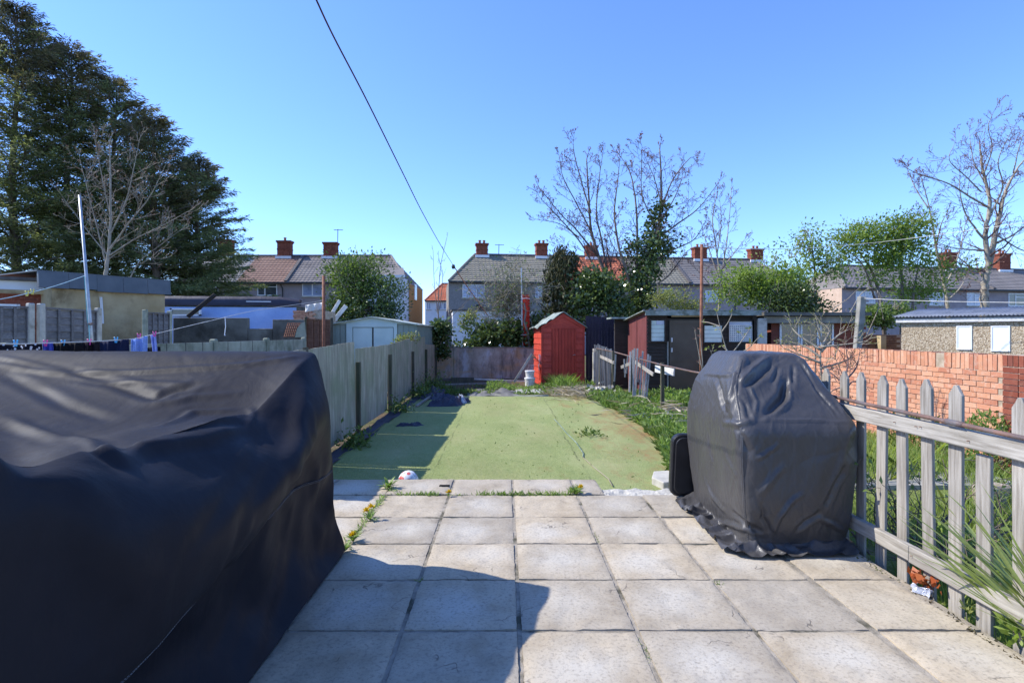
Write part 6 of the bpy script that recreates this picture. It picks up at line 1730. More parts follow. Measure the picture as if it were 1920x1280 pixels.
def seedling(x, y, z, s, label, leaf='leaf_green', n=12):
    t = thing('seedling', label, 'plant', (x, y, z)); r = random.Random(int(x * 1000))
    mb = MB(); mb.tube([(x + .06 * s, y + .03, -.2), (x, y, z)], .0025, 4); mb.build('stem', M['twig_pale'], t)
    P = np.array([(x + r.gauss(0, .02) * s, y + r.gauss(0, .02) * s, z + r.gauss(.01, .015) * s) for _ in range(n)])
    np_mesh('leaves', leaf_quads(P, .045 * s, P - np.array([x, y, z - .01]), .55, .4), 4, M[leaf], t)['kind'] = 'stuff'
seedling(2.60, 3.36, .31, 1.1, 'bright green five-leaved sprig between the pickets, above the lower rail')
seedling(2.62, 3.05, .22, .9, 'small yellow-green sprig near the base of the sword-leaved plant', 'leaf_green')
seedling(2.46, 3.02, .02, .8, 'bronze-green sprig at the patio edge under the lower rail', 'leaf_yellow')
seedling(2.47, 2.72, .06, 1.3, 'leafy green clump at the patio edge in the lower right corner', 'leaf_green', 40)
seedling(2.52, 3.40, .12, .8, 'dark green leaves behind the lower rail beside the rust red leaves', 'leaf_mid', 14)
P = np.array([(2.44 + nrng.normal() * .02, 3.30 + nrng.normal() * .05, .05 + abs(nrng.normal()) * .03) for _ in range(46)])
tag(np_mesh('dead_leaves', leaf_quads(P, .045, None, .8), 4, M['deadleaf']), 'crumpled rust red dead leaves caught under the lower rail of the picket fence', 'leaves')

# weeds in the paving joints
def dandelion(px, py, flowers, s, label, nl=12, Zp=.0):
    Y = F * (EYE - Zp) / (py - CY); p = W(px, py, Y); r = random.Random(int(px * 7))
    t = thing('dandelion', label, 'weed', (p.x, p.y, Zp), 'dandelions and weeds in the paving joints')
    for k in range(nl):
        a = r.uniform(0, 6.283); L = s * r.uniform(.6, 1.1); el = r.uniform(.15, .9)
        tip = p + Vector((math.cos(a) * math.cos(el), math.sin(a) * math.cos(el), math.sin(el))) * L
        mb = MB(); strap(mb, p + Vector((0, 0, .002)), tip, .011 * s / .1, .012, 6); mb.build('leaf', M['weed'], t, smooth=True)
    for (dx, dz, dy) in flowers:
        c = p + Vector((dx, dy, dz)); st = MB().tube([p, (p + c) / 2 + Vector((.004, 0, .01)), c], .0016, 5).build('stalk', M['leaf_yellow'], t)
        P = []; D = []
        for q in range(90):
            a = r.uniform(0, 6.283); e = r.uniform(.05, 1.4); P.append(tuple(c)); D.append((math.cos(a) * math.cos(e), math.sin(a) * math.cos(e), math.sin(e)))
        np_mesh('flower', leaf_quads(np.array(P), .030, np.array(D), .25, .05), 4, M['yellow'], t)
dandelion(694, 975, [(-.03, .075, .0), (.004, .10, .02)], .10, 'dandelion with two yellow flowers in the left paving joint')
dandelion(662, 1015, [(-.005, .045, 0)], .09, 'dandelion with one yellow flower just above the shadow edge by the black cover')
dandelion(728, 915, [], .13, 'large leafy weed without flowers on the far paving row', 22)
dandelion(841, 930, [(0, .035, 0)], .04, 'single tiny dandelion flower where the far joints cross left of centre', 5)
dandelion(1082, 925, [(.035, .06, 0)], .10, 'dandelion with one yellow flower at the end of the far slab row', 14)
dandelion(648, 1032, [], .08, 'flowerless weed in the joint beside the foot of the big black cover', 14)
r_ = np.random.default_rng(91)
V = []
def joint_grass(x0, y0, x1, y1, n, h):
    s = r_.random(n); X = x0 + (x1 - x0) * s + r_.normal(size=n) * .012; Yy = y0 + (y1 - y0) * s + r_.normal(size=n) * .012
    P = np.stack([X, Yy, np.full(n, -.01)], 1); D = np.stack([r_.normal(size=n), r_.normal(size=n), np.abs(r_.normal(size=n)) + .2], 1)
    V.append(leaf_quads(P, h, D, .16, .2, r=r_))
joint_grass(-1.0, 5.30, -.62, 5.30, 120, .05); joint_grass(-.55, 5.30, .07, 5.30, 60, .035); joint_grass(-.25, 5.30, .6, 5.30, 300, .055); joint_grass(.62, 5.32, .70, 5.5, 120, .07)
joint_grass(-1.13, 5.3, -1.13, 3.9, 180, .05); joint_grass(.68, 4.3, .68, 4.1, 40, .02); joint_grass(.67, 2.8, .67, 2.6, 30, .02); joint_grass(1.27, 3.47, 1.30, 3.40, 40, .02); joint_grass(-1.2, 5.6, -1.05, 5.35, 60, .05)
joint_grass(-.53, 3.46, -.50, 3.50, 16, .025)
o = np_mesh('joint_grass', np.concatenate(V), 4, M['weed']); o['kind'] = 'stuff'

# ------------------------------------------------------------------ foreground covers
def rrect(x0, x1, y0, y1, r, n):
    """n points anticlockwise round a rounded rectangle, starting in the middle of the right side, evenly spread by fixed shares"""
    pts = []
    per = n // 4
    cs = [(x1, y0, y1), ]
    out = []
    corners = [((x1 - r, y1 - r), 0), ((x0 + r, y1 - r), 90), ((x0 + r, y0 + r), 180), ((x1 - r, y0 + r), 270)]
    for k in range(n):
        s = (k / n * 4) % 4            # 0..1 right side upper half + corner + half of the top, and so on
        i = int(s); q = s - i; (cx_, cy_), a0 = corners[i]
        # before the corner: straight, corner: arc, after: straight
        sides = {0: (Vector((x1, (y0 + y1) / 2)), Vector(((x0 + x1) / 2, y1))), 1: (Vector(((x0 + x1) / 2, y1)), Vector((x0, (y0 + y1) / 2))),
                 2: (Vector((x0, (y0 + y1) / 2)), Vector(((x0 + x1) / 2, y0))), 3: (Vector(((x0 + x1) / 2, y0)), Vector((x1, (y0 + y1) / 2)))}
        A, B_ = sides[i]
        a = R(a0); b = R(a0 + 90)
        pa = Vector((cx_ + r * math.cos(a), cy_ + r * math.sin(a))); pb = Vector((cx_ + r * math.cos(b), cy_ + r * math.sin(b)))
        if q < .42: out.append(A.lerp(pa, q / .42))
        elif q < .58: t = a + (b - a) * (q - .42) / .16; out.append(Vector((cx_ + r * math.cos(t), cy_ + r * math.sin(t))))
        else: out.append(pb.lerp(B_, (q - .58) / .42))
    return out
def ridge(d, w):
    """sharp-crested fold profile"""
    d = abs(d) / w
    return math.exp(-d * 1.6) if d < 5 else 0
def seg_dist(p, a, b):
    ab = b - a; t = max(0, min(1, (p - a).dot(ab) / ab.length_squared)); return (p - (a + ab * t)).length, t
DRAPE_BIG = (104, 14, (-3.6513,0.5322,0.0084), [
1595,7,8,-5,-9,-16,17,16,12,10,3,0,1,-7,-13,-7,-63,-64,-67,-68,-67,-67,-66,-66,-65,-66,-68,-68,-65,-66,-66,-66,-64,-68,-66,-65,-64,-59,-14,-13,-4,0,17,-7,1,3,-1,1,4,-1,1,-2,2,-1,5,-7,0,-1,2,1,2,5,2,10,5,7,13,11,51,59,59,62,62,62,67,63,65,66,66,66,66,64,66,62,62,61,62,62,62,56,13,13,8,0,11,-5,21,-2,-16,-11,-9,-6,-10,7,49,-4,-8,6,18,6,6,0,-8,-13,-22,-9,-9,-5,4,-6,-1,-2,1,1,0,2,-1,0,-2,-2,0,1,0,-1,-2,0,-2,2,1,-2,-2,-1,3,1,-3,3,-3,11,-2,-2,1,-1,-10,3,-2,3,0,1,-12,-3,-3,-3,22,-1,-18,-3,0,6,-1,0,-3,0,11,6,5,4,3,3,-2,-8,1,0,-1,-3,-3,0,1,1,2,0,4,1,5,1,-13,-16,4,-10,-8,18,17,4,68,-6,-15,10,-1,-1,60,9,1,-8,-7,16,0,-19,-12,-11,-1,-24,-2,2,-1,1,0,3,1,-1,-2,-2,-2,1,0,1,-2,0,-1,-1,2,-2,-1,3,-3,2,-1,-1,-1,-1,-2,-1,-9,5,3,1,-2,0,1,-5,5,-1,-5,-4,-2,-1,-4,35,-25,4,-9,-1,7,-1,0,3,2,2,3,-5,2,2,1,2,2,7,-3,-1,2,-7,-4,3,1,3,2,4,3,2,-2,-4,6,-11,-19,3,4,12,2,0,-5,56,4,1,6,-12,63,-26,21,14,1,-3,-63,17,-6,-4,-5,-6,3,1,0,0,0,-4,0,1,1,1,1,-2,-3,-1,3,-2,-3,-1,-1,3,1,-1,-1,0,2,1,0,0,-2,-8,-11,-3,4,2,2,-3,6,2,-7,-6,3,-5,1,1,17,5,4,-30,6,3,2,5,1,2,0,0,1,4,-10,0,1,3,1,4,2,3,2,-10,5,4,1,0,5,1,0,0,1,-5,-5,6,-4,-6,-1,8,0,-2,-9,4,58,-4,5,7,36,16,-26,-12,-10,-13,21,-59,21,18,10,-5,-1,2,4,-1,-2,3,2,2,-2,-2,0,-1,2,0,-2,-1,-2,3,-2,-4,3,3,2,-2,-4,-1,1,0,0,0,-15,-8,-4,2,7,5,-3,1,-2,3,-8,1,0,11,11,1,-7,-5,-6,2,5,8,0,0,-1,0,0,-14,11,-1,-1,0,1,1,6,-1,0,7,0,-2,-1,4,0,1,-1,3,0,-6,-1,-1,-3,0,2,7,-3,1,-8,-3,-1,17,11,6,-22,-6,-4,-8,-11,-18,15,14,-2,19,20,-1,4,3,1,0,1,-1,-3,4,3,-1,-4,-2,-1,-2,1,2,2,-2,0,-1,0,-2,2,1,-2,1,-1,0,3,1,-7,-16,-8,0,1,2,0,-1,0,-3,2,2,6,21,13,-16,-10,3,-10,3,7,5,1,-4,1,-1,0,6,-1,0,3,-7,-2,4,-1,2,1,4,3,0,-1,1,-1,1,-2,2,3,-8,-2,-4,2,0,7,8,-11,4,-7,-3,-3,-3,-2,-3,-37,-3,-7,-13,-8,44,-32,30,-3,-8,27,23,1,-1,-7,0,1,-4,-2,-2,3,1,2,0,-2,0,1,-1,-1,-6,0,2,-7,-3,9,5,4,-2,-1,7,7,8,3,-24,-23,-6,-5,2,0,-1,1,5,5,11,39,-18,-2,-17,-8,-5,1,12,27,-11,-3,-1,-1,1,-1,9,0,-23,1,5,3,1,-3,-3,0,10,1,-1,1,1,-2,1,1,-2,-1,-10,-4,0,-1,0,31,-21,-5,14,-8,0,-14,-4,-6,-10,-70,7,3,1,57,-22,2,-1,2,23,-17,-5,10,14,-1,1,-3,0,1,-3,3,1,1,-1,-1,2,-5,-2,1,3,-1,-4,0,-1,-10,8,7,4,19,7,0,-4,3,9,-29,-19,-10,-5,3,4,7,5,12,18,7,5,-29,-20,-11,-12,28,25,-35,27,1,-2,1,-1,-3,-6,-3,-2,-4,3,-1,1,3,3,0,3,2,2,0,0,3,-2,3,1,-23,9,-7,5,2,18,-40,10,2,8,9,-20,-7,-19,-15,2,-29,-31,3,43,5,-26,18,-5,14,10,-54,73,0,-17,1,-1,-1,0,-2,-2,-1,4,1,-1,0,-2,0,1,-1,-2,0,0,0,-2,-4,-11,2,1,-18,-11,-6,4,48,22,-12,-1,22,-14,-2,-4,-1,-1,13,19,-16,-22,-22,-12,-9,13,38,-27,0,11,7,4,-2,0,-11,12,-20,24,-12,-2,3,-1,1,1,-2,-1,3,1,1,2,0,0,2,-5,-17,2,0,-1,1,-4,-4,-15,14,0,-4,-6,-31,-1,5,-5,-29,32,-21,8,2,7,-10,-8,39,-70,33,34,-21,-4,-1,-1,17,-2,-2,-2,-2,-2,-2,4,3,-2,2,-2,-3,3,0,0,-1,-1,-4,-7,-9,-3,1,11,2,-15,-9,-13,116,-29,-6,17,1,-11,-6,-9,18,-14,-27,-39,-11,12,7,18,-6,-15,36,21,1,-1,-3,-10,-4,-8,-3,6,-1,-1,-3,-2,-2,3,4,2,0,-1,0,0,-4,2,-1,-1,-18,30,6,-1,6,-4,-22,-23,-20,-3,13,-20,35,-23,2,8,-44,31,1,3,0,-4,4,4,-3,6,47,-56,3,-1,1,3,12,1,-1,-1,-8,2,-5,4,4,-2,0,-1,0,1,-3,3,-2,-2,2,3,-1,-5,-2,-13,-3,1,-14,75,-27,50,-57,20,13,14,5,-25,0,-28,-8,19,-17,-33,20,11,
-22,16,14,7,-1,3,-21,-14,-2,9,13,1,9,-8,-1,-5,4,-1,-1,0,3,0,2,-6,5,-9,-16,-7,54,2,20,13,6,5,-21,-32,-24,-26,-22,22,10,-10,9,4,43,-53,56,-51,-3,2,17,44,-82,30,6,-36,18,20,0,-2,-24,23,-2,-1,-1,-6,2,-7,-4,11,-2,1,1,-1,3,-1,-2,0,5,2,4,-1,0,2,-1,5,15,-8,-19,-31,78,-55,18,-5,-39,73,-42,-1,-40,26,-8,32,23,-16,-13,-12,19,-35,-8,1,3,5,11,1,17,-9,11,7,0,-11,-2,1,-2,0,-2,1,-6,2,2,13,16,-13,2,1,0,9,7,7,33,0,-30,-22,-16,-9,-21,77,-21,1,48,0,0,11,-65,32,37,-20,-7,-16,-38,58,-5,-18,-1,1,-5,-23,14,1,3,-4,-1,4,-5,-1,0,1,2,-2,3,-6,8,-1,2,-6,-10,31,8,9,7,5,-15,-78,14,1,8,38,-61,18,1,-1,-17,19,32,-47,76,-17,12,-2,1,24,-103,4,7,0,15,-1,12,-4,3,2,2,-1,0,18,-7,-2,2,0,-2,2,4,-2,-1,1,-2,18,6,-20,-13,-12,-8,-3,65,24,10,-12,12,-13,14,-18,-9,-3,40,19,-28,14,27,-5,-32,-13,36,7,-11,-46,-4,4,3,0,1,-2,-9,-3,2,4,0,-2,3,-5,1,0,-2,3,-4,4,-3,0,-5,3,1,-32,-7,-10,-4,-2,-2,34,-13,29,-39,-6,29,-13,38,-44,21,-21,15,54,-21,34,-20,24,5,-34,23,-59,-7,-6,7,20,-2,3,-1,2,-3,6,0,-1,7,2,-1,1,0,-3,-1,4,0,-3,0,9,-2,21,12,10,6,-3,-59,11,26,38,-9,9,-21,-15,23,-1,1080,93,89,92,86,84,73,79,83,87,85,83,12,11,-1,13,3,0,1,0,0,1,2,1,1,0,1,-3,6,4,3,0,-3,1,-9,11,-4,19,1,-4,-14,-13,-82,-89,-91,-88,-91,-89,-91,-89,-91,-90,-87,-88,-91,-91,-91,-90,-91,-89,-87,-91,-90,-83,-12,-11,-4,4,29,21,14,12,11,14,0,-20,11,13,0,-2,-2,-5,4,23,-12,-14,-12,-12,-15,-12,-2,4,12,14,84,88,86,89,57,90,86,91,88,90,5,0,0,2,2,6,-6,4,4,5,2,2,-2,-9,10,-8,11,-5,-4,-3,-1,-1,-3,-5,-1,-3,0,8,-4,-14,-10,-3,5,17,1,-11,16,0,6,2,3,1,-3,-3,-1,-2,0,1,-2,-1,0,-1,-5,-2,-1,-1,1,1,2,0,-2,0,0,-1,-1,0,-5,-10,-35,-15,-4,0,-2,1,10,43,-18,-3,0,-22,15,13,-4,-33,4,-1,2,1,13,36,15,8,-8,-6,2,2,-3,0,19,-6,-6,2,-2,1,6,-2,3,-2,3,0,4,8,5,-4,5,-5,-1,6,0,0,-11,-19,0,-4,-1,3,0,10,-1,-4,4,-4,-4,-2,1,-6,9,7,6,-3,4,2,-2,1,2,-1,3,0,-2,0,-2,-6,1,1,-3,-1,2,-5,0,3,-1,3,-4,-2,1,-3,-3,2,1,3,6,3,6,-36,-21,-7,-4,-5,1,-7,23,-16,11,-10,1,-12,-7,2,-1,9,8,19,21,11,0,-10,7,3,-4,1,1,1,2,-3,6,1,4,0,7,1,-5,4,1,-1,13,0,1,3,-3,1,2,1,-1,-2,-4,-2,-18,1,-4,-6,6,-9,10,7,-4,-3,-5,5,-4,1,3,6,-2,10,1,3,1,0,3,1,-5,-2,0,-1,0,3,-4,-4,-1,0,-1,1,-1,-2,-1,1,0,0,-3,-1,3,-1,0,11,5,2,-4,6,-27,-11,-8,-10,-9,-11,-7,12,6,-7,-16,2,6,9,12,13,12,5,2,6,0,9,-4,-11,3,-4,0,3,7,-2,0,0,4,3,4,4,6,0,0,2,8,-13,-1,8,1,-4,-1,3,3,0,-4,5,-8,-13,1,-6,-5,1,-7,7,-3,3,8,-3,-1,0,5,4,16,-6,-2,-3,0,4,-2,1,3,-1,2,-3,-4,-3,3,-2,2,-3,-3,2,0,-2,-3,-1,1,-1,2,2,-2,-2,0,-5,4,3,8,-25,29,-1,-2,-8,-5,-7,-11,-7,-16,78,-13,-4,-2,-5,-6,-6,-4,-3,-2,8,1,-1,-9,2,0,-1,3,2,3,5,1,-1,1,-3,10,-1,1,-2,-1,-4,0,10,3,-2,1,0,3,0,0,-2,-1,6,0,-9,-10,0,-6,0,-4,-8,10,-5,4,1,3,-2,10,-4,14,12,-11,-1,-3,1,-2,-1,1,4,-2,-4,2,0,-4,3,-2,0,-1,-3,-3,1,6,-5,-5,2,2,-3,0,2,0,-7,-11,-6,-16,91,16,-3,-4,-7,-3,-1,-2,0,0,-7,-1,-3,-4,1,6,-18,-14,-9,-7,8,-2,-7,-3,0,4,-3,3,1,2,4,4,1,-1,5,3,2,2,-3,-3,7,-4,11,0,-3,0,13,-1,-1,-8,-4,-3,12,4,-3,-11,-6,-2,-3,-1,0,-11,4,-3,11,0,6,-22,-7,16,20,19,-2,-3,-16,-3,0,-4,6,3,2,0,-2,-3,-3,1,-4,1,1,4,-5,0,-4,2,0,-1,2,10,-4,0,-2,-3,-1,-3,-31,7,64,12,11,0,-1,-2,-6,0,-12,-3,3,-2,0,-1,7,-14,-16,-22,4,0,-5,4,-1,-12,8,1,1,5,1,3,-1,1,1,4,-1,1,-1,6,
0,4,-1,1,-3,5,-5,-2,-1,-2,-3,10,2,8,2,-6,-9,-6,1,1,-5,1,-3,-2,-4,7,7,-1,-13,-16,15,14,13,-12,0,0,-1,-3,-3,12,0,-3,1,1,-2,-2,2,-5,4,2,2,-8,-1,4,3,-9,11,-16,14,-2,-1,0,1,11,22,-50,1,13,16,13,11,9,8,0,-18,12,-3,-1,-3,-10,1,6,0,-42,-5,-12,-9,-4,11,13,0,2,-5,2,5,2,3,1,1,10,-6,1,5,-3,0,4,2,0,-3,-10,-6,1,0,5,8,6,-2,6,4,0,-7,-7,-3,3,4,0,1,-2,-1,-1,3,0,-5,-17,-15,8,2,11,10,3,0,2,-8,8,-3,3,-4,4,-3,0,-3,5,2,-5,0,1,-1,2,-4,5,-13,0,7,6,2,-2,-1,33,-28,-23,-25,26,2,4,1,3,-1,-11,10,7,9,8,2,2,0,5,-20,-9,0,-4,0,-5,2,2,5,-4,3,-1,4,-6,3,1,-2,6,7,-6,4,1,3,-2,-2,-16,7,15,-45,-7,-9,-5,-2,33,-9,25,22,6,-6,9,20,-23,0,1,1,2,2,12,-14,-4,-4,-6,-27,-20,-6,7,16,21,9,-6,3,-17,18,0,-3,-4,2,-1,1,4,-7,-3,8,2,1,-3,-9,-1,-3,12,22,1,-3,-2,-6,11,-37,-1,-23,5,8,5,-4,9,-2,16,-21,2,6,5,-3,-19,5,28,0,-7,-62,14,16,23,0,-3,3,10,1,-5,-1,9,-9,4,1,10,-2,5,-4,1,-2,6,0,4,2,-9,54,1,1,-4,-7,-84,31,-24,7,33,5,8,12,-2,-7,0,3,4,14,-9,-4,-2,2,9,9,-34,-11,-2,-11,-2,13,1,10,-12,-18,12,5,-1,-2,-4,6,-1,-3,-5,-6,5,8,-6,-2,-3,-3,11,13,1,4,12,10,-85,27,9,-23,-15,17,13,18,-3,3,-6,11,-2,-6,-6,-26,29,35,-65,-10,50,5,-6,3,-3,-1,-11,-1,1,1,10,2,-4,0,-1,3,5,2,2,0,1,2,1,-3,9,3,-4,7,5,8,4,6,17,-59,1,-7,-8,31,13,-13,41,-17,13,-11,3,3,-10,-2,4,12,3,-36,41,0,-4,-8,-17,-20,1,-3,-2,2,-12,-1,4,1,6,2,-11,-1,12,-8,8,-12,-4,0,-1,-1,18,-47,-5,3,-3,-6,7,-2,43,-23,-20,-15,-5,23,1,-10,21,4,5,3,-27,59,1,-34,42,-11,48,-3,-4,-12,-20,-23,11,-3,-16,0,2,5,4,-1,-3,1,5,3,-1,3,1,7,-10,6,-4,1,14,-12,2,-7,2,-2,43,20,-17,15,-12,2,-3,6,-9,0,3,-3,4,-7,-10,8,18,-2,-39,15,-33,39,-12,-5,-4,-2,-3,-7,1,0,-1,-1,-1,0,-2,-2,3,1,-11,13,-21,3,6,-2,-3,8,-42,1,4,4,-9,0,31,-25,-3,63,-23,8,-40,-25,20,-12,-1,-9,9,-10,41,-44,8,0,-6,79,-40,-39,10,13,22,22,-19,8,15,-11,-1,-5,-5,13,-1,-1,2,0,1,1,3,-2,6,-1,8,-2,-3,9,0,8,4,6,-16,19,26,-13,15,-2,-4,-18,-11,25,-13,13,-11,-9,19,4,-20,-17,27,8,-3,-53,9,4,1,1,4,-8,4,-3,-4,1,-1,-1,-3,-3,-3,1,3,-12,3,-1,-2,4,-1,1,-3,-13,-5,-9,5,4,5,33,13,-24,9,-33,16,-18,-32,20,-21,4,-12,6,-11,19,-13,3,11,-21,7,43,-7,-1,-2,1,20,-1,-2,13,-1,-1,4,-4,4,-3,764,3,2,-7,-5,-27,45,38,38,28,19,12,2,0,-1,5,1,2,0,-2,2,-1,-1,0,-1,-3,0,0,0,4,-2,-3,1,-1,-2,-2,-1,-1,0,0,-1,0,0,1,-2,2,2,3,0,4,1,2,2,4,0,3,0,3,3,0,0,-4,-5,-7,-1,-2,-2,-3,-16,-26,-23,-18,-18,-14,14,4,-4,-3,3,-3,-6,-6,-10,-17,15,18,20,20,22,16,2,-6,4,-3,-4,2,3,-7,-71,-4,-13,-11,-17,8,-57,-8,-3,5,17,18,10,-1,-18,-17,-15,-2,-2,-2,4,-3,4,-4,0,1,-4,0,2,-2,1,-1,2,0,-1,-4,2,5,0,-2,-2,0,-1,0,1,0,1,-1,0,-2,3,3,-2,-1,1,-1,2,-3,1,-2,2,2,2,4,-4,-3,2,-1,0,-2,0,1,0,2,15,20,11,5,4,1,-24,-33,10,1,0,17,-14,-10,4,35,-5,6,-2,-5,-15,-21,-4,5,-5,5,3,-5,-3,1,66,-21,-22,14,-4,-2,-47,18,3,-16,-9,27,-1,-24,-14,-6,4,-10,-1,2,-1,0,-1,-1,0,0,0,0,-1,1,1,0,-1,2,-1,-1,3,-1,-4,2,-1,1,1,-1,0,1,0,2,3,-1,-2,-2,0,2,1,-2,-1,1,0,2,3,0,2,-6,-2,3,-1,3,-2,0,-1,-1,1,0,2,2,7,5,3,6,0,12,-25,10,-9,10,-1,19,19,-8,-1,-16,-13,-13,-8,-2,1,1,2,0,-1,0,-3,-2,2,23,3,-1,18,-23,-38,-24,15,25,6,-10,-47,3,-1,-1,-2,0,2,1,-1,-2,-2,0,-1,2,0,1,-1,0,-3,3,-1,-2,2,-2,-1,-2,2,1,2,-1,-1,1,0,0,2,0,1,1,1,-1,3,-3,-3,2,0,2,1,1,-1,0,-4,0,0,5,0,-3,-4,2,1,1,0,
1,-1,1,-2,4,1,2,5,10,15,-17,-3,6,20,-2,-13,-10,-7,-4,-8,-3,4,0,-1,0,-1,0,-2,3,0,0,0,-2,28,-4,3,14,-69,12,-12,-5,-1,-1,3,12,-9,-3,-3,0,-1,0,1,1,-1,2,-3,-2,2,1,1,-3,1,2,-2,-2,1,3,-1,1,-1,-1,2,-2,3,-1,0,0,-2,0,3,1,5,-3,-3,0,2,1,-2,2,-1,2,0,-5,-2,-1,4,-1,0,0,3,-3,0,-1,0,0,2,3,-2,-2,2,0,-1,0,-1,3,10,-3,-6,-2,-2,1,-3,-1,5,1,-4,1,0,0,1,-1,1,-3,0,3,0,-1,0,0,-1,5,-72,2,1,7,8,22,-22,-9,2,-10,-5,-1,1,0,0,0,3,0,0,-3,-3,0,0,4,-1,0,-1,3,-2,1,-3,3,-1,1,2,2,-5,2,-1,1,0,0,0,3,-2,3,-3,1,2,-4,5,1,-1,-3,-3,0,3,-2,-2,1,2,-1,0,-1,0,1,2,2,7,6,27,-6,-5,-11,-3,-2,-1,0,1,-6,-2,-2,3,-4,4,-8,-2,1,-1,-2,1,0,1,0,-1,1,-1,-2,1,0,0,1,3,-2,-66,5,5,11,9,-34,18,-18,-3,6,-7,4,-1,-1,-4,-2,-2,4,2,0,-2,0,0,-3,2,0,1,-3,1,-1,2,-1,4,2,-3,0,3,-1,-1,-4,1,2,0,0,5,-2,3,-2,0,2,-2,-2,0,-4,7,-5,1,-2,5,-1,-1,-3,6,-3,-1,-1,-1,-1,-2,12,-1,4,7,13,5,0,-2,-10,-7,-3,-1,0,0,2,0,2,-14,-4,1,1,0,1,-1,1,6,-5,-2,2,-1,0,1,2,-1,2,-30,-17,-3,4,-31,6,-2,2,1,-6,1,1,-2,0,0,0,1,0,0,1,-1,-3,1,1,0,0,2,-1,0,0,1,-4,2,-3,2,0,1,2,1,3,0,-2,0,5,-9,2,3,3,-3,-2,-1,-2,2,4,5,1,-9,-1,2,5,-7,4,-5,0,0,1,0,0,4,6,-11,1,0,3,3,6,8,13,2,-21,6,2,-4,-4,-5,-1,8,-2,-16,0,2,1,1,-3,0,0,-2,3,-3,2,3,7,15,1,-69,21,-1,-24,0,1,0,0,-2,-2,21,-20,0,-3,1,1,-1,1,3,1,0,-4,0,1,0,-1,0,3,-3,-1,0,1,-1,2,0,4,-3,0,5,7,4,-2,-13,-1,0,-2,8,-5,0,0,-1,1,2,11,-9,-6,3,6,0,-4,-4,0,0,-1,0,1,0,1,13,-13,0,6,-6,-2,-1,3,-1,-1,0,0,1,1,2,1,1,0,2,-8,2,-1,1,0,0,1,0,6,-6,1,-1,3,32,-3,-4,3,-67,-6,1,-5,2,2,-1,-2,-1,18,-15,1,7,4,3,3,-16,1,-8,3,3,1,0,11,-13,-2,1,3,1,2,8,-7,-3,-1,-1,1,8,2,-4,-8,-1,5,2,13,18,-28,-3,9,1,-8,-4,0,8,-8,-6,11,7,-7,-1,-6,0,3,-5,13,2,-2,-2,-7,-1,-5,1,5,-1,-1,-1,-1,-5,4,3,-1,-1,-3,-2,2,4,-1,0,2,2,17,-9,-9,-4,0,2,4,13,1,-9,18,-28,16,-4,-4,-61,-12,-3,2,1,-2,0,1,0,3,11,22,3,-1,-7,-9,-19,-8,7,-2,0,-1,4,8,1,-6,-1,1,3,12,-9,-4,-1,2,9,8,-26,-3,0,2,2,-1,7,5,-12,31,-31,4,7,12,5,-21,-2,-4,-2,3,-3,7,-6,-2,3,-3,2,1,-1,2,5,10,-3,-11,-4,3,9,-9,-2,-2,2,-1,-3,2,3,0,-1,8,-9,11,0,5,-15,4,12,15,10,5,-33,-12,-1,4,19,-15,-3,3,-4,-3,-61,-12,15,-17,-1,0,2,23,-17,-4,-2,7,-6,5,3,3,25,-38,-1,-2,3,4,4,-7,31,-17,11,-13,5,2,-8,2,0,12,5,-30,36,0,-5,-9,-14,-7,5,-3,-3,6,12,-19,1,0,9,4,-14,-3,17,-10,1,-4,5,-5,-3,3,2,6,5,-3,4,3,-8,1,-11,3,6,13,3,-16,1,5,-11,-3,-1,-1,12,-8,1,-5,11,-9,42,-6,-5,-11,-9,-2,54,-14,-38,-9,-1,-1,5,15,-17,5,-60,1,2,10,-27,6,24,-16,-4,-11,2,9,-2,-9,0,0,18,30,-29,19,-15,-1,-2,9,-12,2,5,-3,9,-11,-9,3,22,-5,-30,8,-9,19,-2,0,3,3,-15,4,-7,2,-4,-2,13,-9,-2,2,13,-13,-4,7,3,-6,3,1,3,19,-1,-2,-8,-3,-2,0,-13,7,0,-3,-4,2,2,18,-15,8,2,5,-8,12,-26,24,-5,-2,4,-15,1,17,-10,-6,-5,-1,5,23,36,-38,13,-20,28,-30,-6,-1,-65,17,-24,13,29,-7,-27,-12,31,1,-6,-23,-1,4,2,3,-11,11,32,-16,13,3,-5,-20,-6,21,-15,12,-15,-4,18,5,-20,-8,17,11,-7,-19,6,7,5,1,6,-25,6,-12,16,10,-23,5,-7,11,-10,11,-7,-1,-5,9,-7,8,7,-20,12,-5,4,6,-5,-7,1,-3,6,-7,2,-3,0,2,17,-10,12,1,8,-6,16,-21,9,1,-13,32,-15,-24,9,9,6,-2,-27,-1,3,46,-19,18,-33,-9,20,-3,1629,-13,-62,-67,-67,-67,-67,-67,-67,-67,-66,-67,-67,-67,-66,-67,-67,-66,-67,-67,-66,-67,-66,-61,-8,-2,5,-1,0,-1,0,0,0,0,0,-1,0,0,0,-1,0,0,-1,1,0,-1,0,-2,0,-3,1,-5,2,-1,
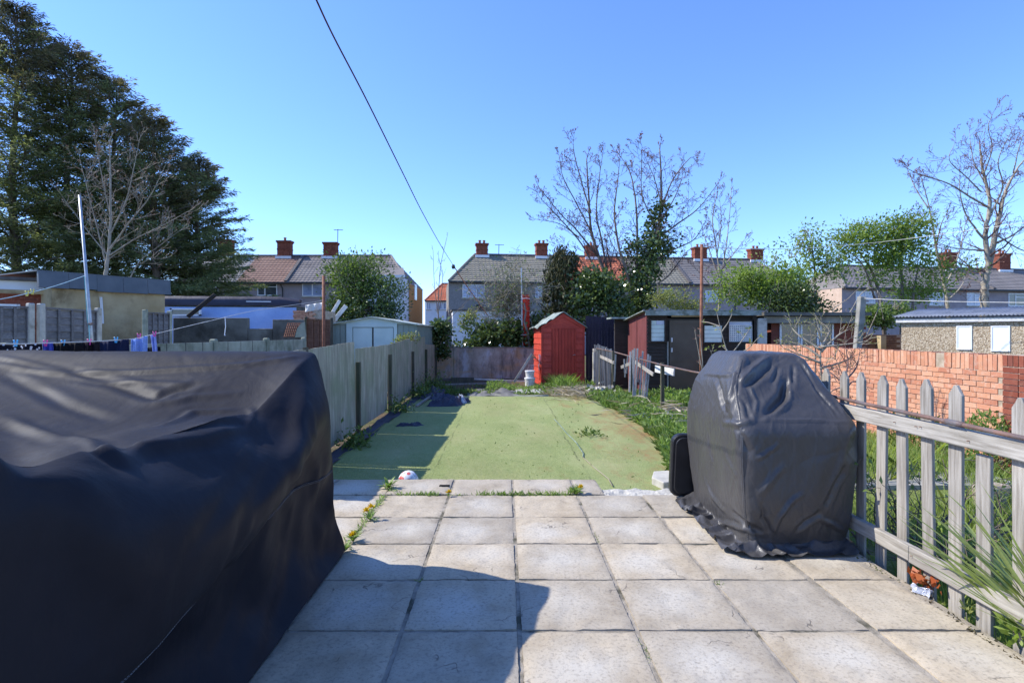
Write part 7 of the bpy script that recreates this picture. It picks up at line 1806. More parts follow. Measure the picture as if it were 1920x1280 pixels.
1,0,0,0,0,0,0,0,0,-1,0,0,0,0,-1,1,0,0,3,-1,13,-3,0,-1,1,0,0,0,0,0,0,0,0,0,1,-1,0,0,0,0,-1,0,1,8,-1,-6,-7,2,2,0,0,0,0,0,0,0,0,0,0,0,0,0,0,0,0,0,1,6,-2,0,-2,-5,3,-2,0,0,1,0,0,0,0,0,0,0,0,1,0,0,0,0,1,2,0,2,0,3,-10,7,0,0,0,-1,2,0,0,0,0,0,-1,0,0,0,1,0,1,1,1,1,0,0,-3,-16,12,0,0,0,2,-2,1,0,1,-1,1,1,0,0,0,-1,0,1,1,2,0,0,1,-1,13,-13,-1,0,0,0,0,-1,0,-1,1,0,0,0,0,1,0,1,0,1,0,1,0,-1,-1,3,-4,0,0,0,-1,1,0,0,1,0,-1,0,0,1,-1,1,0,0,0,0,0,1,0,1,3,-6,1,2,0,1,-1,0,0,-1,0,0,0,1,-1,1,-1,1,0,1,0,0,1,0,-2,-8,10,1,-2,0,-1,0,0,0,0,0,0,0,0,0,0,0,-1,1,-1,1,2,-1,0,0,-5,6,0,-1,0,0,0,0,0,0,0,0,0,0,0,0,0,1,-1,1,0,-1,1,0,-1,1,1,-2,1,0,0,0,0,0,0,0,0,0,-1,1,-1,1,-2,1,-1,1,2,-1,0,1,-5,6,0,0,0,0,0,0,0,0,0,0,0,0,-1,1,-1,1,-1,1,-1,-1,1,1,-3,10,-9,0,0,1,-2,1,0,1,0,0,0,0,0,0,-1,0,0,-1,-1,0,2,0,-1,-1,4,-4,0,0,0,3,0,1,-1,0,0,0,-1,0,0,0,0,-1,-1,-1,1,-3,3,0,1,7,-7,0,2,4,-1,-1,-1,0,0,-1,0,1,0,0,0,0,0,-1,-2,8,-5,-3,0,-1,3,-3,3,5,-4,-1,0,-1,0,0,1,0,0,0,0,0,0,-1,1,-1,-16,21,-9,3,0,18,-3,-4,-7,-1,0,-1,1,0,0,0,0,0,0,0,0,0,1,0,0,0,-26,29,-3,0,1,4,-1,-1,-1,0,1,-1,0,0,0,0,0,1,0,0,0,0,0,0,0,4,-5,1,0,-7,-2,7,2,1,0,0,1,0,0,0,0,-1,-1,0,0,0,0,0,1,1,21,-19,-1,-1,-10,-1,4,4,3,1,0,1,0,0,-1,0,1,-1,0,0,0,1,2,2,3,-16,10,3,-1,-10,3,-6,3,1,3,3,0,2,2,1,0,1,0,0,4,5,-1,0,0,-1,-5,-12,10,5,-5,-1,3,-3,0,0,2,1,4,-1,1,0,-1,1,2,-2,-1,2,0,1,0,2,2,-3,1,2033,4,2,1,1,1,1,0,1,1,1,1,1,5,-1,2,3,6,-5,4,-4,10,-3,12,-7,-13,-2,0,0,1,1,0,1,0,1,0,1,0,-2,3,0,0,-4,8,-1,8,-6,5,-13,3,-83,1,-3,1,0,-1,1,0,0,-1,1,-1,1,-1,0,1,-1,1,0,1,-1,0,0,0,2,-88,0,10,1,-1,1,-3,2,0,1,-2,1,-1,0,1,-1,0,-2,0,-2,-1,-3,-4,0,0,-84,2,2,0,-1,-3,4,-4,3,-1,1,0,0,0,-2,-1,0,0,-2,-1,-2,-2,1,0,0,-80,2,-3,-1,1,-2,-3,5,-4,1,-1,0,-1,0,0,-1,-1,0,0,-2,0,-1,0,0,0,-81,1,-2,0,-2,3,-5,-1,2,-2,1,-1,0,-1,0,0,-1,-1,-1,1,-1,1,0,-1,1,-76,-4,-5,-1,2,-4,6,-6,0,0,0,-1,0,0,-1,0,0,0,0,-1,0,0,0,1,0,-86,-4,0,-1,0,4,-2,3,-2,0,-1,0,0,-1,0,0,0,-1,0,0,0,0,0,0,0,-90,0,-1,1,-1,0,1,0,0,0,0,-1,0,0,0,0,0,1,-1,0,1,0,0,0,0,-90,1,-1,0,-1,0,0,0,0,0,0,1,0,0,0,-1,0,0,0,1,-1,0,0,0,0,-90,0,1,-2,1,0,0,0,-1,0,0,0,0,0,0,0,0,0,0,0,0,0,0,0,1,-90,-1,0,0,0,0,0,0,1,0,0,-1,0,0,0,1,-1,0,1,-1,0,0,1,0,0,-90,0,-1,1,-1,0,0,0,0,0,0,1,0,-1,0,0,0,0,0,0,1,0,-1,0,0,-90,-1,0,0,1,0,-1,1,0,0,-1,0,0,1,-1,0,0,0,0,0,0,0,0,1,0,-89,-1,0,-1,0,0,2,0,3,-3,1,-1,-1,0,0,0,0,-1,0,1,-1,0,1,-1,1,-90,0,0,1,4,7,-6,1,-6,2,-1,0,0,-2,1,-1,0,0,-1,0,1,0,-1,1,-1,-89,-1,2,9,7,-14,4,-5,3,-1,-1,0,-1,1,-2,0,0,-1,0,-2,1,-1,1,-1,1,-89,5,8,7,-17,5,-2,2,-1,1,0,-1,0,-1,0,-2,-1,1,-1,-1,-1,-1,-2,1,0,-53,-2,-11,-18,4,1,2,0,-1,0,0,1,0,0,0,0,0,-2,-1,-1,-2,-2,-3,-2,0,-90,0,0,-1,1,0,0,-1,1,0,0,0,0,0,0,0,0,0,1,1,0,-3,1,0,0,-90,0,9,8,2,2,0,3,2,1,2,2,1,1,0,1,-2,-2,-5,-4,-6,-11,-6,1,0,-90,0,1,2,6,6,7,3,4,1,-2,-3,-1,-1,0,-1,-1,-6,-4,-4,-4,6,-5,-5,1,-83,-1,0,0,0,1,1,4,-7,1,0,1,0,0,0,7,-7,0,0,0,0,2,7,-7,-2,-11,1,-3,3,3,4,8,3,-15,-6,11,-2,4,4,-12,-4,22,2,-3,-1,1,-3,-8,-11,1,918,5,3,-2,0,-1,0,0,-1,-1,1,-3,-1,5,-5,-1,1,4,0,3,-3,-2,-2,-5,-9,-4,9,0,1,-1,1,0,2,0,1,-1,1,1,-4,4,1,-1,-4,7,-1,2,-1,3,-10,2,-12,-13,14,0,3,0,1,-1,1,1,1,4,0,0,1,0,0,0,-7,-6,1,4,14,7,-9,-22,-1,-27,1,1,0,
5,-4,1,-1,2,-1,1,-1,0,1,1,3,1,3,4,9,20,2,2,-32,-5,-6,1,1,7,-10,8,-4,1,-2,0,1,1,2,1,2,0,3,6,6,21,-2,1,1,-43,-3,5,1,-1,5,8,-11,6,0,2,0,1,1,1,2,1,2,3,6,12,-2,3,1,0,-39,-3,2,2,3,-6,11,5,-6,2,0,2,1,2,2,2,2,4,4,6,2,2,1,0,0,-48,3,14,2,-3,10,-16,13,1,4,-1,2,1,3,0,1,2,0,4,4,3,2,0,-1,0,26,-5,-13,-6,4,-31,8,-12,7,0,3,2,1,1,2,2,2,4,2,1,1,0,0,1,1,7,1,0,5,-10,3,-20,2,2,0,1,0,1,0,1,2,0,-1,1,2,1,1,0,2,0,7,8,-4,-19,8,-3,4,-3,-5,-2,0,0,1,1,1,0,2,3,0,0,-1,1,1,0,1,-2,-10,-1,13,-2,4,-1,-3,1,0,0,0,-1,0,0,0,-1,-2,1,0,2,2,0,1,1,-4,2,1,1,0,2,0,1,-3,-1,-1,0,1,-1,0,0,0,2,-1,1,-1,-1,1,1,2,-4,0,4,0,1,-1,0,0,4,1,1,0,-2,0,-1,-2,-1,-3,1,-1,2,3,-2,0,-2,-8,4,5,1,-3,-1,4,8,-1,-1,0,-1,-1,-1,-1,-2,-1,1,-2,0,-1,-2,3,5,4,17,-6,-4,-5,-7,11,11,1,11,-8,-3,0,-3,-1,-3,-1,-4,-5,-3,0,0,2,-1,-3,1,12,1,0,1,16,17,-14,5,-18,5,-2,-4,0,-3,-1,-2,0,-3,-7,-5,2,-4,4,0,-1,13,4,8,20,11,-28,10,-13,7,-1,0,-1,-2,-2,-1,-2,-2,-2,-4,-13,12,-11,-3,0,2,18,15,16,9,-28,9,-2,4,-2,1,-1,-1,0,-1,-2,-2,-2,-1,-1,-4,-37,29,-21,16,-2,75,1,-15,-26,8,3,2,-1,0,0,1,0,1,0,-1,0,-1,-3,-2,-1,-3,-53,35,-21,1,13,5,2,-3,0,-2,-1,-1,-2,-1,-2,0,-1,0,2,2,2,3,3,2,-2,-20,-2,-9,2,-4,-13,-27,-8,-4,-2,-2,-2,-2,-2,-1,-2,-2,0,0,0,1,3,3,5,8,69,-22,6,-1,-7,2,-8,-12,-17,-9,-8,-5,-3,-1,2,2,2,1,1,0,2,6,8,9,10,-16,14,25,0,2,-9,14,-8,-4,-9,-9,-9,24,21,-5,4,4,0,2,18,-30,-17,0,0,-2,-11,-18,18,13,-7,14,-9,9,3,2,0,0,-1,-8,11,-1,1,-1,-3,-4,4,-2,2,0,0,1,0,-15,2,])
DRAPE_BBQ = (96, 21, (1.4886,3.7506,0.0170), [
536,-1,1,1,1,0,0,-1,-1,0,4,-1,-9,-15,-16,-13,-12,-11,-12,-13,-14,-14,-13,-13,-13,-13,-13,-13,-11,-13,-13,-13,-12,-13,-12,-13,-17,-9,-3,0,1,0,0,0,0,0,0,0,0,1,0,0,0,0,0,0,-2,2,-4,2,10,15,15,11,12,13,13,13,14,13,14,13,14,13,13,13,13,13,13,13,14,14,11,16,16,7,-1,-6,3,-2,0,0,0,0,0,0,16,-1,-3,-1,-1,1,1,5,1,-4,-1,2,-3,-2,-4,3,-2,-4,-2,-2,-1,-2,-1,-2,-1,-1,-2,-1,-2,-1,-1,-1,-2,1,3,-7,-2,4,-3,-5,-7,3,2,0,0,0,0,-1,0,0,0,1,0,-2,0,-2,1,3,2,-2,0,3,3,3,3,2,1,2,1,2,1,2,0,1,2,1,1,1,1,1,0,1,4,2,-3,7,9,-1,-7,6,-4,-1,0,1,0,0,16,3,2,-3,1,-2,-1,-3,4,4,-6,-1,-3,-3,-3,1,-2,0,-2,-2,-1,-1,-3,-1,-2,-2,0,-1,-2,-1,-2,-1,0,0,-6,-2,2,-13,-2,2,9,-1,-3,1,-2,-1,-1,1,1,0,2,-1,1,-1,-4,0,0,2,3,-1,1,2,4,2,1,1,3,1,1,1,1,1,2,2,1,2,2,2,2,2,1,1,1,6,7,-2,-1,6,-5,0,4,-3,1,-2,-1,0,15,1,-2,5,-1,2,0,-1,-5,-2,7,-2,-2,-5,-4,-2,-1,-2,-1,0,-2,-2,-1,-1,-1,-1,-2,-2,-3,-2,-1,-1,-1,-4,2,-6,-5,2,2,4,-2,-2,1,-1,2,2,2,0,-1,-2,-2,-1,-3,3,6,5,2,-17,-3,4,3,3,5,2,2,2,1,2,1,1,1,1,1,1,2,2,1,2,2,1,3,0,0,3,4,-3,4,2,-1,-2,-2,6,-1,-1,1,-1,15,-2,6,-5,-1,-2,3,-2,2,2,0,0,0,0,-1,-8,2,-1,-2,-2,0,0,0,-2,-1,-1,-2,-2,-1,0,-3,-2,-1,-3,1,1,-2,1,0,0,-4,6,1,0,-1,-2,2,-2,1,1,0,-2,-1,3,2,-3,-11,13,-5,1,-3,1,2,2,2,1,1,1,2,2,3,1,2,2,0,1,1,1,0,2,1,3,2,-1,1,-5,0,5,11,-12,1,-4,3,3,-2,-1,16,1,-5,7,1,0,-7,3,4,1,-5,-2,0,1,-1,-2,1,-2,-1,-1,-2,-1,-2,-1,-2,-2,-1,-1,1,-4,-1,0,-4,0,-1,-1,0,-2,2,-4,10,-6,-1,-1,1,5,-6,3,-2,-1,2,-1,3,-4,2,-6,8,1,-4,5,-4,2,0,0,0,1,1,0,1,1,1,3,1,2,2,1,3,1,1,1,1,2,3,3,0,-4,-8,-1,10,10,-8,3,-7,3,1,1,16,-1,2,-4,-2,2,5,0,-4,-5,6,-1,0,-1,1,-1,-8,4,-1,-2,-1,-2,-1,-2,-1,-2,-1,-2,-1,-2,2,-4,-2,0,-2,0,1,1,0,9,-8,0,0,2,0,-5,4,-1,0,1,-2,4,-2,4,-9,7,4,-4,-5,-4,7,-2,-2,2,2,2,1,2,0,1,1,1,2,1,1,1,1,2,3,2,1,1,0,-1,2,16,-2,-2,-22,-1,15,-5,5,-4,0,0,-1,3,-1,-1,-1,0,1,-2,1,11,-8,-1,0,1,0,0,0,-5,3,0,-1,0,-1,1,0,1,-1,3,-3,1,-1,0,0,2,-3,1,1,2,0,-2,0,5,-1,-4,2,-2,2,0,1,1,-4,3,-2,-6,7,0,2,-2,1,-3,1,2,-3,0,-1,-1,0,0,2,1,0,0,-1,-1,1,1,0,0,0,1,1,-2,-1,-13,-4,7,23,-7,-1,-2,-2,6,-6,-1,-2,2,0,-2,2,0,0,-1,-1,4,5,-7,2,0,0,0,0,1,0,-1,0,1,0,0,0,-1,-1,0,2,-3,1,0,-1,0,2,1,-1,0,-1,1,-1,-2,3,2,-1,0,-2,1,0,2,-1,1,-2,-1,1,0,0,1,0,-2,0,-1,-1,-2,3,-1,-1,0,0,1,-1,0,0,0,1,0,0,0,0,0,0,-1,-1,-1,-5,10,2,-2,-1,6,5,-8,-4,2,4,-4,0,-2,0,0,-1,1,1,0,1,4,-4,-1,1,-2,-1,0,1,1,0,0,-1,1,0,1,0,0,0,1,-2,0,-1,0,0,0,2,0,-1,0,0,-1,2,4,-2,0,-1,-1,0,0,0,0,2,-1,0,-3,3,-1,0,1,0,-2,1,0,-2,-1,-1,0,2,0,1,0,1,-1,-1,0,0,2,0,0,-1,-1,0,-2,-2,3,5,1,-1,1,-7,-5,14,1,-7,-1,2,1,-1,-1,1,-1,-1,0,1,1,1,0,-1,0,0,-3,-2,1,1,-1,0,0,-1,0,1,0,0,1,1,-1,1,2,1,0,0,2,0,-2,-1,0,1,1,2,-1,2,-3,-1,0,0,1,-1,0,2,0,-1,-1,-1,2,-2,3,-2,0,3,-1,0,-1,0,0,0,2,-1,-1,-1,0,0,-1,0,-1,0,0,0,-1,-2,0,2,-3,1,0,1,0,-2,-2,0,14,-2,-7,0,5,-2,0,1,0,0,-1,1,1,1,-2,-1,1,0,-3,0,0,-1,0,1,0,0,-1,1,0,1,1,-1,0,1,-1,1,2,0,1,1,-2,0,0,2,2,0,-2,2,-4,0,1,-1,1,-1,0,2,0,1,-2,-1,1,0,0,0,-2,3,1,0,-1,0,0,-1,-1,0,0,0,-1,0,0,0,-1,-1,-1,-1,0,1,1,-1,0,-1,0,-1,1,-2,-1,-2,4,11,-5,-2,-1,6,-4,2,-1,0,1,1,0,0,-2,-1,1,0,-5,-1,0,1,1,1,1,0,1,-1,1,0,0,1,1,-1,0,0,0,2,2,-3,0,1,0,2,1,0,0,-2,-3,0,1,1,0,0,1,0,-1,1,0,0,0,-1,-1,0,1,2,1,-2,-1,0,-1,-1,-1,-1,0,-1,1,0,
0,-2,0,-1,0,0,0,-1,0,0,1,0,-1,0,3,-2,0,-6,2,3,11,-5,1,0,2,3,0,-1,0,0,1,-1,-3,0,1,-2,-5,-1,2,1,2,1,1,0,0,1,0,1,0,1,0,1,1,0,0,0,-1,1,0,0,-1,0,0,1,1,-3,-1,1,2,0,0,0,-1,0,1,0,0,0,-1,0,-1,-1,5,-1,-1,-1,-3,0,1,0,0,1,-1,1,-1,-1,-2,0,-1,0,-1,0,0,0,0,0,0,0,1,1,0,-3,-1,-2,1,0,1,10,-2,-4,5,2,1,1,0,-1,-2,-3,0,1,-2,0,6,-2,-6,3,-1,0,1,0,0,1,0,0,1,0,0,0,1,1,1,-1,-2,0,0,2,3,1,1,-1,-2,-3,1,2,0,0,0,-1,0,0,2,0,0,0,1,-2,-1,-3,0,6,2,-1,-3,1,-1,-1,0,-1,1,-1,0,0,-1,-1,-1,-1,0,0,1,0,-2,0,-1,-1,2,2,-1,-3,2,-5,0,-1,0,-1,4,6,-1,-8,1,1,1,1,-1,0,1,-1,0,1,4,0,1,-6,0,0,1,1,1,0,0,1,-1,0,0,0,0,0,-1,2,1,0,1,-1,8,1,-1,-2,-4,1,2,1,0,0,2,-2,-2,-1,1,2,-1,1,0,0,-4,2,3,3,-1,1,1,-6,-1,-1,-1,0,-1,0,-1,0,1,0,-1,0,-1,-1,-1,-1,1,-1,0,0,0,1,0,-7,-7,15,-5,-2,-2,-1,-1,1,2,-19,0,0,-1,0,0,0,-1,0,-2,4,18,-2,0,0,0,0,0,0,1,0,1,0,0,0,0,1,0,0,2,-1,0,0,1,20,-9,-6,-2,-1,-1,2,2,2,-1,0,1,1,-2,-4,1,1,1,2,1,-2,0,1,1,-1,-2,1,4,-9,0,1,0,-1,-2,-1,0,-2,0,1,1,0,0,-1,-2,-1,-1,1,0,1,0,0,0,-8,0,-6,1,-4,3,0,0,-2,0,-28,-1,-1,0,-2,0,0,-1,0,5,-2,24,3,0,0,0,-1,-1,1,0,0,1,0,1,1,1,1,0,1,0,1,0,1,1,5,0,0,-2,1,4,2,-2,-3,-1,0,-2,1,1,0,-5,1,4,-2,0,3,2,-1,-2,-2,0,1,2,13,-22,0,0,-1,0,-1,-1,0,0,-1,0,0,0,0,0,1,-1,-1,0,0,-1,-3,-2,29,-2,-24,-8,0,-5,-2,-2,-1,-1,20,-1,1,1,1,0,0,0,2,-7,15,-52,27,4,-1,-2,-1,-2,-3,-2,-1,-2,-2,-1,-1,-1,-2,-1,-1,-3,-2,-1,4,1,-24,2,-1,-1,-1,-1,-1,2,0,1,-1,-1,-1,1,0,0,0,0,0,0,1,-1,1,-1,-1,2,2,1,4,9,1,0,2,3,2,2,1,1,1,1,1,2,3,2,2,2,2,1,1,3,0,-9,-17,18,22,1,2,1,-4,-2,-1,-2,28,2,-1,-1,0,0,-1,0,0,0,-20,10,-14,4,1,-1,-1,-2,-1,-1,-2,-1,-1,-2,-2,-2,-2,-2,-3,-1,-2,-2,-7,-4,-1,-3,3,0,-2,-2,-2,-2,0,1,1,-2,0,0,-1,0,2,-1,1,0,-1,1,-1,1,0,2,0,4,1,13,-2,2,2,0,2,2,3,1,2,1,1,1,1,3,2,2,1,2,0,2,1,3,13,-4,2,1,2,0,2,-1,0,0,29,0,1,-1,-1,0,0,1,-2,0,-7,0,1,-8,-4,-2,-2,0,-2,-2,0,-2,-2,-2,-2,-2,-2,-2,-1,-2,-2,-1,-3,-3,-5,-3,-4,-1,-1,-1,1,-1,1,0,-1,1,0,0,-1,0,-1,1,0,0,1,0,-1,-2,0,2,6,1,1,5,6,3,2,2,1,1,2,3,2,2,1,0,1,1,2,2,2,1,2,0,4,3,-4,7,4,4,-1,1,2,1,-1,0,602,18,18,18,19,19,19,19,18,19,17,17,13,8,-1,-5,-4,8,-7,4,1,1,0,0,0,0,-1,-1,-5,3,1,-3,2,3,-7,8,-3,-15,-16,-18,-18,-19,-20,-20,-19,-18,-18,-17,-18,-18,-18,-19,-20,-19,-20,-20,-19,-18,-18,-16,-13,-7,3,6,-1,-1,0,0,-1,0,0,0,-1,0,-1,0,1,0,0,1,1,1,-6,0,6,17,16,15,18,19,18,20,19,20,19,18,-17,2,2,2,1,2,1,2,2,1,3,4,3,3,2,-6,9,-5,1,-7,-2,-1,0,0,0,0,1,2,10,-4,-3,4,2,-11,18,-5,-7,-6,-3,-2,-1,-2,-1,-1,-1,-2,-1,-3,-2,-3,-3,-2,-2,-2,0,-1,-2,-1,-3,-4,-4,-3,2,-4,1,0,-1,0,0,0,-1,0,1,0,1,-1,-1,0,-1,-4,2,0,7,-5,10,-2,4,5,2,1,2,0,3,1,2,3,-19,3,2,2,3,2,3,2,2,2,2,3,3,1,0,-1,-3,3,3,1,-4,0,0,0,0,1,2,3,-7,-1,4,4,-12,18,-16,8,-10,4,-5,-2,-3,-2,-2,-1,-2,-1,-3,-2,-3,-2,-2,-2,1,-1,-2,-2,-2,-3,-1,-3,-4,-5,-5,-2,0,1,0,0,1,0,1,0,0,0,1,1,0,0,1,3,-8,2,-2,5,-2,7,4,3,2,2,4,2,0,2,1,1,-17,2,3,2,2,2,2,1,3,2,2,3,3,2,0,-1,-2,-2,5,-4,6,0,0,0,1,-1,-1,-7,2,2,4,-11,17,-19,18,-8,4,-7,-3,-2,-3,-2,-2,-2,-2,-3,-3,-2,-2,-2,-1,-1,-2,-3,-3,-2,-2,0,-2,-4,-4,-2,0,0,-1,0,0,0,0,1,0,0,1,0,-1,0,0,0,0,-1,5,-9,5,3,2,4,1,2,1,3,2,3,2,1,1,2,-26,3,4,5,3,3,2,3,3,2,3,1,1,0,4,8,-14,0,3,6,-7,-3,0,0,-1,1,0,1,1,9,-9,12,-19,10,1,-1,0,0,-1,-4,-2,-3,-3,-5,
-4,-4,-3,-4,-3,-2,-3,-4,-4,-3,-3,-3,-2,-5,-3,0,-1,1,0,1,2,0,1,0,0,-1,1,0,0,0,-1,0,-1,0,-1,1,0,4,-10,7,-4,1,0,3,5,1,2,3,4,4,5,3,-25,2,1,3,4,4,3,4,2,4,4,0,1,2,0,5,-1,-4,-6,3,4,-2,1,-1,1,0,-1,-1,8,-5,4,-17,9,3,1,-4,-1,0,0,-3,-3,-4,-2,-2,-3,-3,-4,-4,-3,-4,-4,-2,-4,-3,-3,-2,-3,-4,-2,-1,-3,0,0,-1,-1,1,-1,0,-1,-1,-1,0,-1,1,1,0,1,0,1,1,0,3,6,-15,4,2,3,4,2,6,2,4,2,3,3,4,-24,4,3,1,2,3,4,3,4,4,5,1,-1,-1,-1,-5,16,-15,1,-3,5,3,-1,1,-1,-1,-1,4,1,-5,-12,12,1,4,0,-3,0,0,-1,-3,-5,-2,-4,-3,-3,-4,-3,-3,-3,-3,-4,-4,-3,-4,-2,-4,-4,-4,-1,-1,4,-1,-4,1,1,1,2,0,1,0,0,0,0,-1,0,1,0,0,-1,-3,-1,-2,0,8,-2,-6,1,2,3,4,5,2,4,4,3,5,0,2,1,1,0,0,1,1,0,0,0,0,-1,-1,-1,-1,1,8,-13,2,0,4,-2,-1,-1,0,3,9,-10,-3,2,-1,3,4,-2,0,0,0,0,-1,1,1,-1,-1,1,0,-1,-1,0,0,0,-1,-1,-1,0,1,0,0,-1,-1,1,6,-9,4,2,-1,0,1,1,1,-1,0,-2,1,1,-1,-1,-1,-1,-2,2,6,-7,19,3,-6,-14,1,1,-1,0,-1,-1,-1,0,0,2,-1,1,0,1,1,2,0,-1,0,-1,-1,0,0,0,0,0,2,1,-6,-1,0,2,0,1,3,7,-9,-5,1,1,0,5,1,-3,0,0,-1,1,1,1,-1,0,0,-3,0,1,1,-1,0,0,0,-1,0,-2,0,0,1,-1,1,0,-3,7,-12,5,2,0,0,0,0,2,0,2,-1,-2,-1,-2,-1,0,5,6,-16,22,-14,-4,3,5,0,0,0,-1,1,0,0,0,0,5,-1,-1,1,1,0,-2,-1,3,1,0,0,-1,-1,-1,-1,0,2,2,-2,-2,-1,1,1,3,4,-6,-6,0,-1,3,4,3,-1,-2,2,0,0,-1,0,-2,-1,1,-1,0,-1,1,1,-1,-1,0,-1,1,1,1,-2,-1,-1,0,0,-1,-2,-1,4,-8,5,2,0,0,0,-1,0,0,-1,0,-1,0,2,4,8,-18,13,-9,0,1,0,4,0,0,0,0,1,2,0,1,1,1,0,-1,-1,0,-1,-1,0,-1,1,0,-2,-1,1,4,3,0,0,1,1,-1,0,0,3,2,-4,-7,0,0,1,3,3,1,0,-5,-1,-1,0,1,0,-1,1,0,2,0,1,0,0,1,-1,0,0,1,2,0,0,0,1,-1,0,-1,-2,0,0,-1,-7,3,3,-1,0,0,0,-1,0,-1,0,2,3,7,-17,14,7,-2,-3,-2,-3,1,-1,1,-1,-1,0,1,1,0,-2,0,-1,1,1,-1,-1,-1,0,0,-1,0,-1,0,1,2,4,-2,2,3,-1,0,-1,2,1,-2,-7,-2,0,2,2,4,2,1,-6,-2,-1,-2,0,0,1,2,0,0,0,2,0,-1,0,1,2,1,1,0,0,0,1,1,-1,-2,-1,-1,0,1,0,0,-2,-5,-1,4,1,0,-1,0,-1,0,2,3,5,-14,11,3,-1,-2,-1,1,-1,3,0,-1,-2,-1,-1,1,1,-1,-1,2,-1,-1,0,0,-1,0,-1,-1,0,-1,-3,-1,2,2,3,1,0,3,1,1,1,0,-3,-6,-3,2,2,2,2,2,4,-7,-11,6,3,-1,-1,0,0,0,0,0,0,0,1,1,0,0,1,2,1,0,-1,0,0,1,1,0,-1,0,-1,0,2,-1,0,-1,-3,-3,1,3,-1,-1,2,3,1,-1,-5,13,-4,1,-3,-1,2,0,-2,2,0,0,-2,-1,1,-1,-1,0,0,-1,1,1,0,-1,0,0,0,0,-2,-1,-7,-2,1,2,5,1,2,4,4,0,-2,-4,-4,-4,3,2,1,3,2,1,-3,-16,10,0,4,0,0,-2,-1,-1,1,2,0,0,0,0,0,1,0,0,1,1,-1,0,1,0,0,1,1,1,-2,0,-2,3,1,0,0,-1,-2,-3,3,3,2,0,0,2,4,-8,4,-3,-1,3,2,-3,-2,-1,-1,0,1,1,-2,-2,-1,0,-1,1,0,1,-2,-1,-1,0,1,-1,0,0,7,-3,-10,4,-3,1,-1,0,2,0,0,1,-3,4,2,1,2,4,0,-1,-14,3,-8,3,8,-2,0,1,0,2,1,1,0,-1,0,1,1,0,-1,0,2,0,1,1,0,1,1,0,1,-1,-3,7,8,-8,-1,0,0,0,0,1,0,0,-1,1,1,2,-6,3,0,-1,1,1,-2,-3,-1,-2,1,-1,1,1,-1,-2,0,-1,0,2,0,-2,0,-1,0,-1,-2,0,1,2,3,1,1,-10,-5,-6,7,1,0,0,2,1,6,3,2,1,0,-6,-4,-9,-2,2,4,-6,10,0,0,1,2,1,0,-2,0,1,1,2,2,-1,1,-1,-1,1,1,0,1,1,1,1,0,0,0,16,-6,0,-2,-3,0,0,0,0,-1,1,0,-1,0,-3,2,0,0,1,1,-4,-2,0,0,1,-4,0,2,-1,0,0,0,-1,0,1,-1,-1,0,1,1,0,-1,-2,-1,-1,4,-6,-5,-5,-4,8,-3,-1,1,1,0,0,1,0,1,0,0,-3,-4,2,4,6,1,14,-15,4,1,1,1,-1,-1,0,1,1,1,0,0,2,0,0,-1,0,1,1,1,0,-1,0,0,0,4,8,-1,5,-1,0,-4,0,1,-1,1,-1,0,0,0,0,-1,-1,-1,-1,-1,-1,0,1,-1,-3,-1,0,0,0,-1,-1,-2,2,-1,3,-1,-1,-2,-1,-1,1,1,0,-2,-2,-27,4,5,3,5,-3,-3,1,-1,0,0,0,1,2,0,1,0,4,6,4,4,3,6,-2,-14,2,1,0,-1,0,1,1,2,2,0,-1,-1,0,1,
